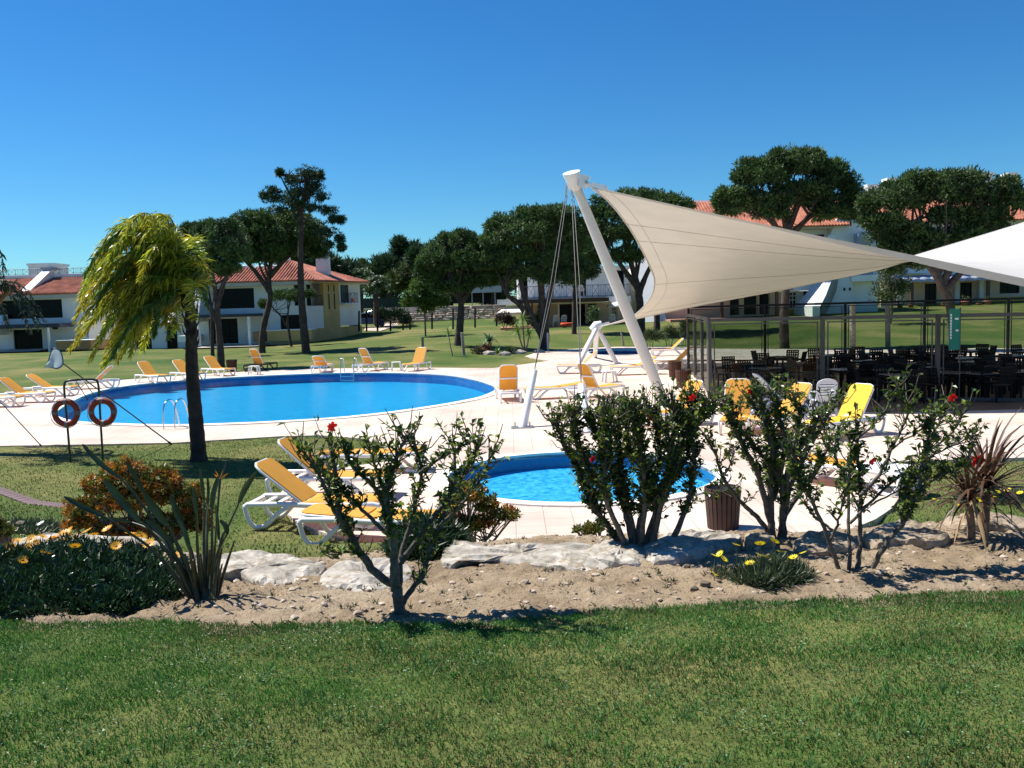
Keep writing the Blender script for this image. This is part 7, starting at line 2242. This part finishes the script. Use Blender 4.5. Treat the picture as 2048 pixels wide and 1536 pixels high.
def slab(label, px, ztop, thick, m, seed, tilt=(0, 0)):
    pts = [at(x, y, ztop) for x, y in px]
    c = sum(pts, Vector()) / len(pts)
    loop = spline([(p.x - c.x, p.y - c.y) for p in pts], 6, True)
    n = len(loop); rr = random.Random(seed)
    root_z = ztop - thick
    vs, fs = [], []
    rings = [0, .2, .4, .6, .78, .9, .97, 1.0]
    for r_ in rings[1:]:
        for i, (x, y) in enumerate(loop):
            k = 1 + .05 * mno.noise(Vector((x * 9, y * 9, seed))) + .03 * mno.noise(Vector((x * 30, y * 30, seed)))
            xx, yy = x * r_ * k, y * r_ * k
            z = thick - .025 * r_ ** 8 + .03 * mno.noise(Vector((xx * 2.2, yy * 3, seed))) + .020 * round(2.5 * mno.noise(Vector((xx * 3, yy * 5, seed + 4)))) + .016 * mno.noise(Vector((xx * 14, yy * 14, seed)) ) + tilt[0] * xx + tilt[1] * yy
            vs.append((xx, yy, z))
    for dz, k in ((.12, 1.035), (.40, 1.02), (.46, .96), (.85, .95), (1.6, .90)):
        for i, (x, y) in enumerate(loop):
            q = k * (1 + .05 * mno.noise(Vector((x * 12, y * 12, dz * 7 + seed))))
            vs.append((x * q, y * q, thick * (1 - dz) - .03 + .02 * mno.noise(Vector((x * 9, y * 9, dz * 5)))))
    m_ = len(rings) - 1 + 5
    for j in range(m_ - 1):
        fs += [(j * n + i, j * n + (i + 1) % n, (j + 1) * n + (i + 1) % n, (j + 1) * n + i) for i in range(n)]
    vs.append((0, 0, thick)); ci = len(vs) - 1
    fs += [(ci, (i + 1) % n, i) for i in range(n)]
    t = thing('stone_slab', label, 'stone', (c.x, c.y, root_z), 0, 'pale stone slabs edging the bed')
    mb = MB(); mb.add(vs, fs, False); ob = mb.build('slab', m, t)
    return t
slab('long pale slab right of the bird-of-paradise', [(425, 1118), (450, 1108), (520, 1106), (600, 1112), (640, 1118), (650, 1132), (610, 1152), (560, 1168), (520, 1160), (480, 1140), (430, 1145)], 1.11, 0.26, M_SLAB, 1, (0, .05))
slab('whitish slab with dark flank just left of the bare hibiscus', [(640, 1150), (680, 1125), (760, 1120), (815, 1128), (820, 1150), (780, 1172), (720, 1178), (660, 1172)], 1.11, 0.30, M_SLAB, 2, (0, .08))
slab('long whitish slab with rusty overhanging edge between the two hibiscus', [(885, 1112), (900, 1090), (960, 1082), (1060, 1080), (1160, 1084), (1200, 1100), (1215, 1122), (1160, 1138), (1080, 1124), (960, 1108), (905, 1124)], 1.09, 0.30, M_SLAB, 3, (0, .03))
slab('thin slab end under the dense hibiscus', [(1170, 1092), (1230, 1072), (1290, 1075), (1310, 1095), (1280, 1118), (1220, 1122), (1180, 1112)], 1.09, 0.28, M_SLAB, 4)
slab('bright slab right of the dense hibiscus, before the large bin', [(1290, 1085), (1340, 1065), (1420, 1056), (1475, 1062), (1478, 1078), (1430, 1090), (1380, 1104), (1310, 1112)], 1.11, 0.27, M_SLAB, 5)
slab('small rounded stone beside the pale-stemmed hibiscus', [(1490, 1068), (1510, 1058), (1545, 1060), (1548, 1074), (1520, 1080), (1495, 1080)], 1.11, 0.22, M_SLAB2, 6)
slab('buff slab half in shade under the wide hibiscus', [(1590, 1076), (1630, 1062), (1690, 1060), (1720, 1070), (1700, 1084), (1650, 1090), (1600, 1088)], 1.09, 0.24, M_SLAB2, 7)
slab('flat buff slab with dark undercut left of the cordyline', [(1730, 1068), (1770, 1042), (1830, 1038), (1880, 1052), (1897, 1066), (1860, 1078), (1800, 1078), (1750, 1082)], 1.09, 0.23, M_SLAB2, 8)
slab('low slab behind the cordyline trunks', [(1890, 1035), (1930, 1020), (2000, 1022), (2060, 1030), (2070, 1045), (1990, 1044), (1930, 1046)], 1.06, 0.20, M_SLAB2, 9)
slab('pale slab behind the flower mound at left', [(20, 1082), (60, 1066), (180, 1064), (300, 1072), (330, 1085), (240, 1098), (120, 1098), (40, 1100)], 1.09, 0.22, M_SLAB, 10)
slab('slab hidden behind the bird-of-paradise stalks', [(310, 1115), (350, 1104), (400, 1108), (418, 1122), (390, 1140), (330, 1140)], 1.11, 0.22, M_SLAB2, 12)
# small fallen stones
rr = random.Random(17)
ME = []
for k in range(5):
    bm = bmesh.new(); bmesh.ops.create_icosphere(bm, subdivisions=1, radius=1)
    for v in bm.verts: v.co *= rr.uniform(.75, 1.15)
    me = bpy.data.meshes.new('pebble_shape'); bm.to_mesh(me); bm.free(); ME.append(me)
V, F = [], []
def scatter(count, s0, s1, seed, flat=.6, xr=(-4.4, 6.5)):
    rr = random.Random(seed); V, F = [], []
    for k in range(count):
        x = rr.uniform(*xr); e, q = edge_y(x), back_y(x); y = lerp(e + .03, q, rr.random() ** 1.1)
        s = lerp(s0, s1, rr.random() ** 4); z = soil_z(x, y) + s * .15; me = rr.choice(ME); a = rr.uniform(0, 6.28); o_ = len(V)
        ca, sa = math.cos(a), math.sin(a)
        V += [(x + (v.co.x * ca - v.co.y * sa) * s, y + (v.co.x * sa + v.co.y * ca) * s, z + v.co.z * s * flat) for v in me.vertices]
        F += [tuple(i + o_ for i in p.vertices) for p in me.polygons]
    return V, F
V, F = scatter(2200, .005, .035, 3)
ob = indexed_mesh('pebbles', V, F, mat('pebble', (.36, .27, .19), .9, var=.35, scale=8, c2=(.55, .45, .35)), kind='stuff'); tag(ob, 'pebbles and crumbs of earth strewn over the sandy bed')
for i, (x, y, s) in enumerate([(1100, 1155, .035), (955, 1130, .03), (1390, 1190, .035), (1410, 1185, .04), (700, 1190, .025), (1960, 1060, .05), (1375, 1150, .03)]):
    p = atg(x, y); t = bpy.data.objects.new('loose_stone', ME[i % 5].copy()); COL.objects.link(t); t.data.materials.append(M_SLAB2); t.location = (p.x, p.y, soil_z(p.x, p.y) + s * .4); t.scale = (s, s * .8, s * .7)
    tag(t, ['loose pale stone under the long whitish slab', 'loose stone left of the long whitish slab', 'loose stone at the lawn edge left of the lemon blooms', 'larger loose stone at the lawn edge by the lemon blooms', 'loose stone below the slab left of the bare hibiscus', 'loose stone beside the cordyline trunks', 'loose stone in the shade of the dense hibiscus'][i], 'stone', 'loose stones in the bed')
# litter: dry leaves and bits of twig
rr = random.Random(23); A = []
for k in range(9500):
    x = rr.uniform(-4.6, 6.8); e, q = edge_y(x), back_y(x); y = lerp(e, q, rr.random()); z = soil_z(x, y) + .004
    if mno.noise(Vector((x * 1.5, y * 2.5, 9))) < rr.uniform(-.35, .45) - .1: continue
    L_ = rr.uniform(.008, .035); w = L_ * rr.uniform(.08, .5); a = rr.uniform(0, 6.28); c_, s_ = math.cos(a), math.sin(a)
    A += [(x, y, z), (x + c_ * L_ * .5 - s_ * w * .5, y + s_ * L_ * .5 + c_ * w * .5, z + rr.uniform(0, .01)), (x + c_ * L_, y + s_ * L_, z + .003), (x + c_ * L_ * .5 + s_ * w * .5, y + s_ * L_ * .5 - c_ * w * .5, z + rr.uniform(0, .01))]
ob = fast_mesh('leaf_litter', A, 4, mat('dry_litter', (.11, .07, .04), .9, island=.7), kind='stuff'); tag(ob, 'dry leaves and twigs scattered on the soil')
# weeds
rr = random.Random(29); C = []
for k in range(230):
    x = rr.uniform(-4.4, 6.2); e, q = edge_y(x), back_y(x); y = lerp(e + .02, q, rr.random()); C.append((x, y, soil_z(x, y) + .006))
V = tufts(C, [.012] * len(C), 14, .035, .008, 1.0); ob = fast_mesh('weeds', V, 3, M_GAZ2, kind='stuff'); tag(ob, 'sparse small weeds in the sandy bed')

# brick edging strip in the left lawn
M_BRK = mat('dark_edging_brick', (0.13, 0.085, 0.085), .85, var=.3, scale=5)
bs = thing('brick_edging', 'narrow strip of dark bricks crossing the lawn at the left', 'edging', tuple(atg(60, 985)))
a, e = atg(-120, 938), atg(170, 1022)
me = None; n = 34
for k in range(n):
    c = a.lerp(e, (k + .5) / n); z = H(c.x, c.y)
    if me is None:
        mb = MB(); w = (e - a).length / n * .47; mb.rbox(-w, w, -.11, .11, -.05, .015, .006); o_ = mb.build('brick', M_BRK, bs); me = o_.data
    else:
        o_ = bpy.data.objects.new('brick', me); COL.objects.link(o_); o_.parent = bs
    o_.location = (c.x - bs.location.x, c.y - bs.location.y, z - bs.location.z + .012); o_.rotation_euler = (0, 0, math.atan2(e.y - a.y, e.x - a.x))

# rockery stones on the far lawn
for i, (x, y, w, lab) in enumerate([(975, 709, .55, 'pale rockery stone left of the agave stem'), (1010, 711, .4, 'small rockery stone right of the agave'), (1040, 708, .6, 'buff rockery stone at the foot of the tall yucca'), (1022, 706, .35, 'rockery stone between agave and yucca'), (1078, 706, .5, 'flat rockery stone near the multi-trunk pine')]):
    p = atg(x, y); t = bpy.data.objects.new('rockery_stone', ME[i % 5].copy()); COL.objects.link(t); t.data.materials.append(M_SLAB); t.location = (p.x, p.y, p.z + .05); t.scale = (w, w * .7, .24)
    tag(t, lab, 'stone', 'rockery stones on the far lawn')

# ---------------- grass blades
def grass(name, label, xr, yr, n, L, W, m, cond, seed, lean=.45):
    rng = np.random.default_rng(seed)
    x = rng.uniform(*xr, n); y = rng.uniform(*yr, n)
    keep = np.array([cond(a, b_) for a, b_ in zip(x, y)]); x, y = x[keep], y[keep]; n = len(x)
    z = np.array([H(a, b_) for a, b_ in zip(x, y)])
    P_ = np.stack([x, y, z - .004], 1)
    az = rng.uniform(0, 2 * np.pi, n); ln = rng.uniform(.05, 1, n) * lean
    D = np.stack([np.cos(az) * ln, np.sin(az) * ln, np.ones(n)], 1)
    D2 = np.stack([np.cos(az) * ln * 3.2, np.sin(az) * ln * 3.2, np.ones(n) * .7], 1)
    a2 = rng.uniform(0, np.pi, n); Sd = np.stack([np.cos(a2), np.sin(a2), np.zeros(n)], 1)
    patch = .75 + .5 * np.array([mno.noise(Vector((a * 2.2, b_ * 2.2, 1))) for a, b_ in zip(x[:], y[:])])
    Ls = (L * rng.uniform(.5, 1.35, n) * np.clip(patch, .5, 1.3))[:, None]; Ws = (W * rng.uniform(.6, 1.3, n))[:, None]
    M_ = P_ + D * Ls * .5; T = M_ + D2 * Ls * .42
    out = np.stack([P_ - Sd * Ws * .5, P_ + Sd * Ws * .5, M_ + Sd * Ws * .4, T, M_ - Sd * Ws * .4], 1)
    ob = fast_mesh(name, out.reshape(-1, 3), 5, m, kind='stuff'); tag(ob, label)
    return ob
def grass_mat(name, c, c2, dry):
    m = mat(name, c, .5, var=.2, scale=1.3, c2=c2, island=.35, trans=.28)
    nt = m.node_tree; N, L = nt.nodes, nt.links
    # dry straw-coloured blades in patches
    g = N.new('ShaderNodeNewGeometry'); tc = N.new('ShaderNodeTexCoord'); nz = N.new('ShaderNodeTexNoise'); nz.inputs['Scale'].default_value = 1.1; nz.inputs['Detail'].default_value = 5
    L.new(tc.outputs['Object'], nz.inputs['Vector'])
    ad = N.new('ShaderNodeMath'); ad.operation = 'MULTIPLY'; L.new(g.outputs['Random Per Island'], ad.inputs[0]); L.new(nz.outputs[0], ad.inputs[1])
    gt = N.new('ShaderNodeMath'); gt.operation = 'GREATER_THAN'; gt.inputs[1].default_value = dry; L.new(ad.outputs[0], gt.inputs[0])
    mx = N.new('ShaderNodeMixRGB'); mx.inputs[2].default_value = (.20, .17, .07, 1)
    b_ = N['Principled BSDF']; src = b_.inputs['Base Color'].links[0].from_socket
    L.new(gt.outputs[0], mx.inputs[0]); L.new(src, mx.inputs[1]); L.new(mx.outputs[0], b_.inputs['Base Color'])
    for n_ in N:
        if n_.type == 'BSDF_TRANSLUCENT': L.new(mx.outputs[0], n_.inputs['Color'])
    return m
M_GR = grass_mat('grass_blade', (.056, .205, .040), (.112, .290, .062), .44)
def clover(n, seed):
    rng = np.random.default_rng(seed); out = []
    rr = random.Random(seed); C = []
    while len(C) < n:
        cx, cy = rr.uniform(-3.2, 3.6), rr.uniform(2.6, 5.2)
        for _ in range(rr.randint(15, 90)):
            x, y = cx + rr.gauss(0, .11), cy + rr.gauss(0, .09)
            if y < edge_y(x) - .03: C.append((x, y, H(x, y) + rr.uniform(.010, .026)))
    P_ = np.array(C); m = len(P_); D = np.stack([rng.normal(size=m), rng.normal(size=m), rng.uniform(0, .5, m)], 1); D /= np.linalg.norm(D, axis=1, keepdims=True)
    N_ = np.stack([rng.normal(size=m) * .4, rng.normal(size=m) * .4, np.ones(m)], 1); N_ /= np.linalg.norm(N_, axis=1, keepdims=True)
    L_ = rng.uniform(.007, .016, m)
    return leaf_arrays(P_, D, N_, L_, L_ * .8)
def c_front(x, y): return y < edge_y(x) + .02 + .03 * math.sin(x * 40) and abs(x) < .75 * y + .9
grass('grass', 'close mown foreground grass', (-4.6, 4.9), (2.3, 5.9), 330000, .034, .0042, M_GR, c_front, 1)
ob = fast_mesh('clover', clover(9000, 5), 4, mat('clover_leaf', (.060, .150, .045), .5, island=.4, trans=.2), kind='stuff'); tag(ob, 'small broad-leaved weeds and clover in the lawn')
V = tufts([(random.Random(k).uniform(-3, 3.4), random.Random(k + 500).uniform(2.6, 4.9), 0) for k in range(240)], [.010] * 240, 12, .060, .005, 1.6)
V[:, 2] += np.array([H(a, b_) for a, b_ in V[:, :2]]) + .004; V[:, 2] = np.maximum(V[:, 2], 1.0)
ob = fast_mesh('grass_tufts', V, 3, mat('tall_blade', (.10, .22, .07), .45, island=.3, trans=.25), kind='stuff'); tag(ob, 'longer pale tufts standing out of the mown lawn')
grass('long_grass', 'longer grass fringe along the bed edge', (-4.0, 4.8), (4.6, 5.9), 60000, .05, .0045, M_GR, lambda x, y: abs(y - edge_y(x)) < .05 + .03 * math.sin(x * 17), 2, .6)
# mid-distance turf behind the bed
M_GR2 = grass_mat('turf_blade', (.052, .128, .028), (.105, .175, .046), .42)
grass('turf', 'mown turf behind the stones at the left and right', (-11, 9), (7.2, 24), 150000, .045, .012, M_GR2, lambda x, y: y > back_y(x) - .1 and not inside(DECK, x, y) and (x < 0.5 or x > 3) and abs(x) < .62 * y + 1, 3)
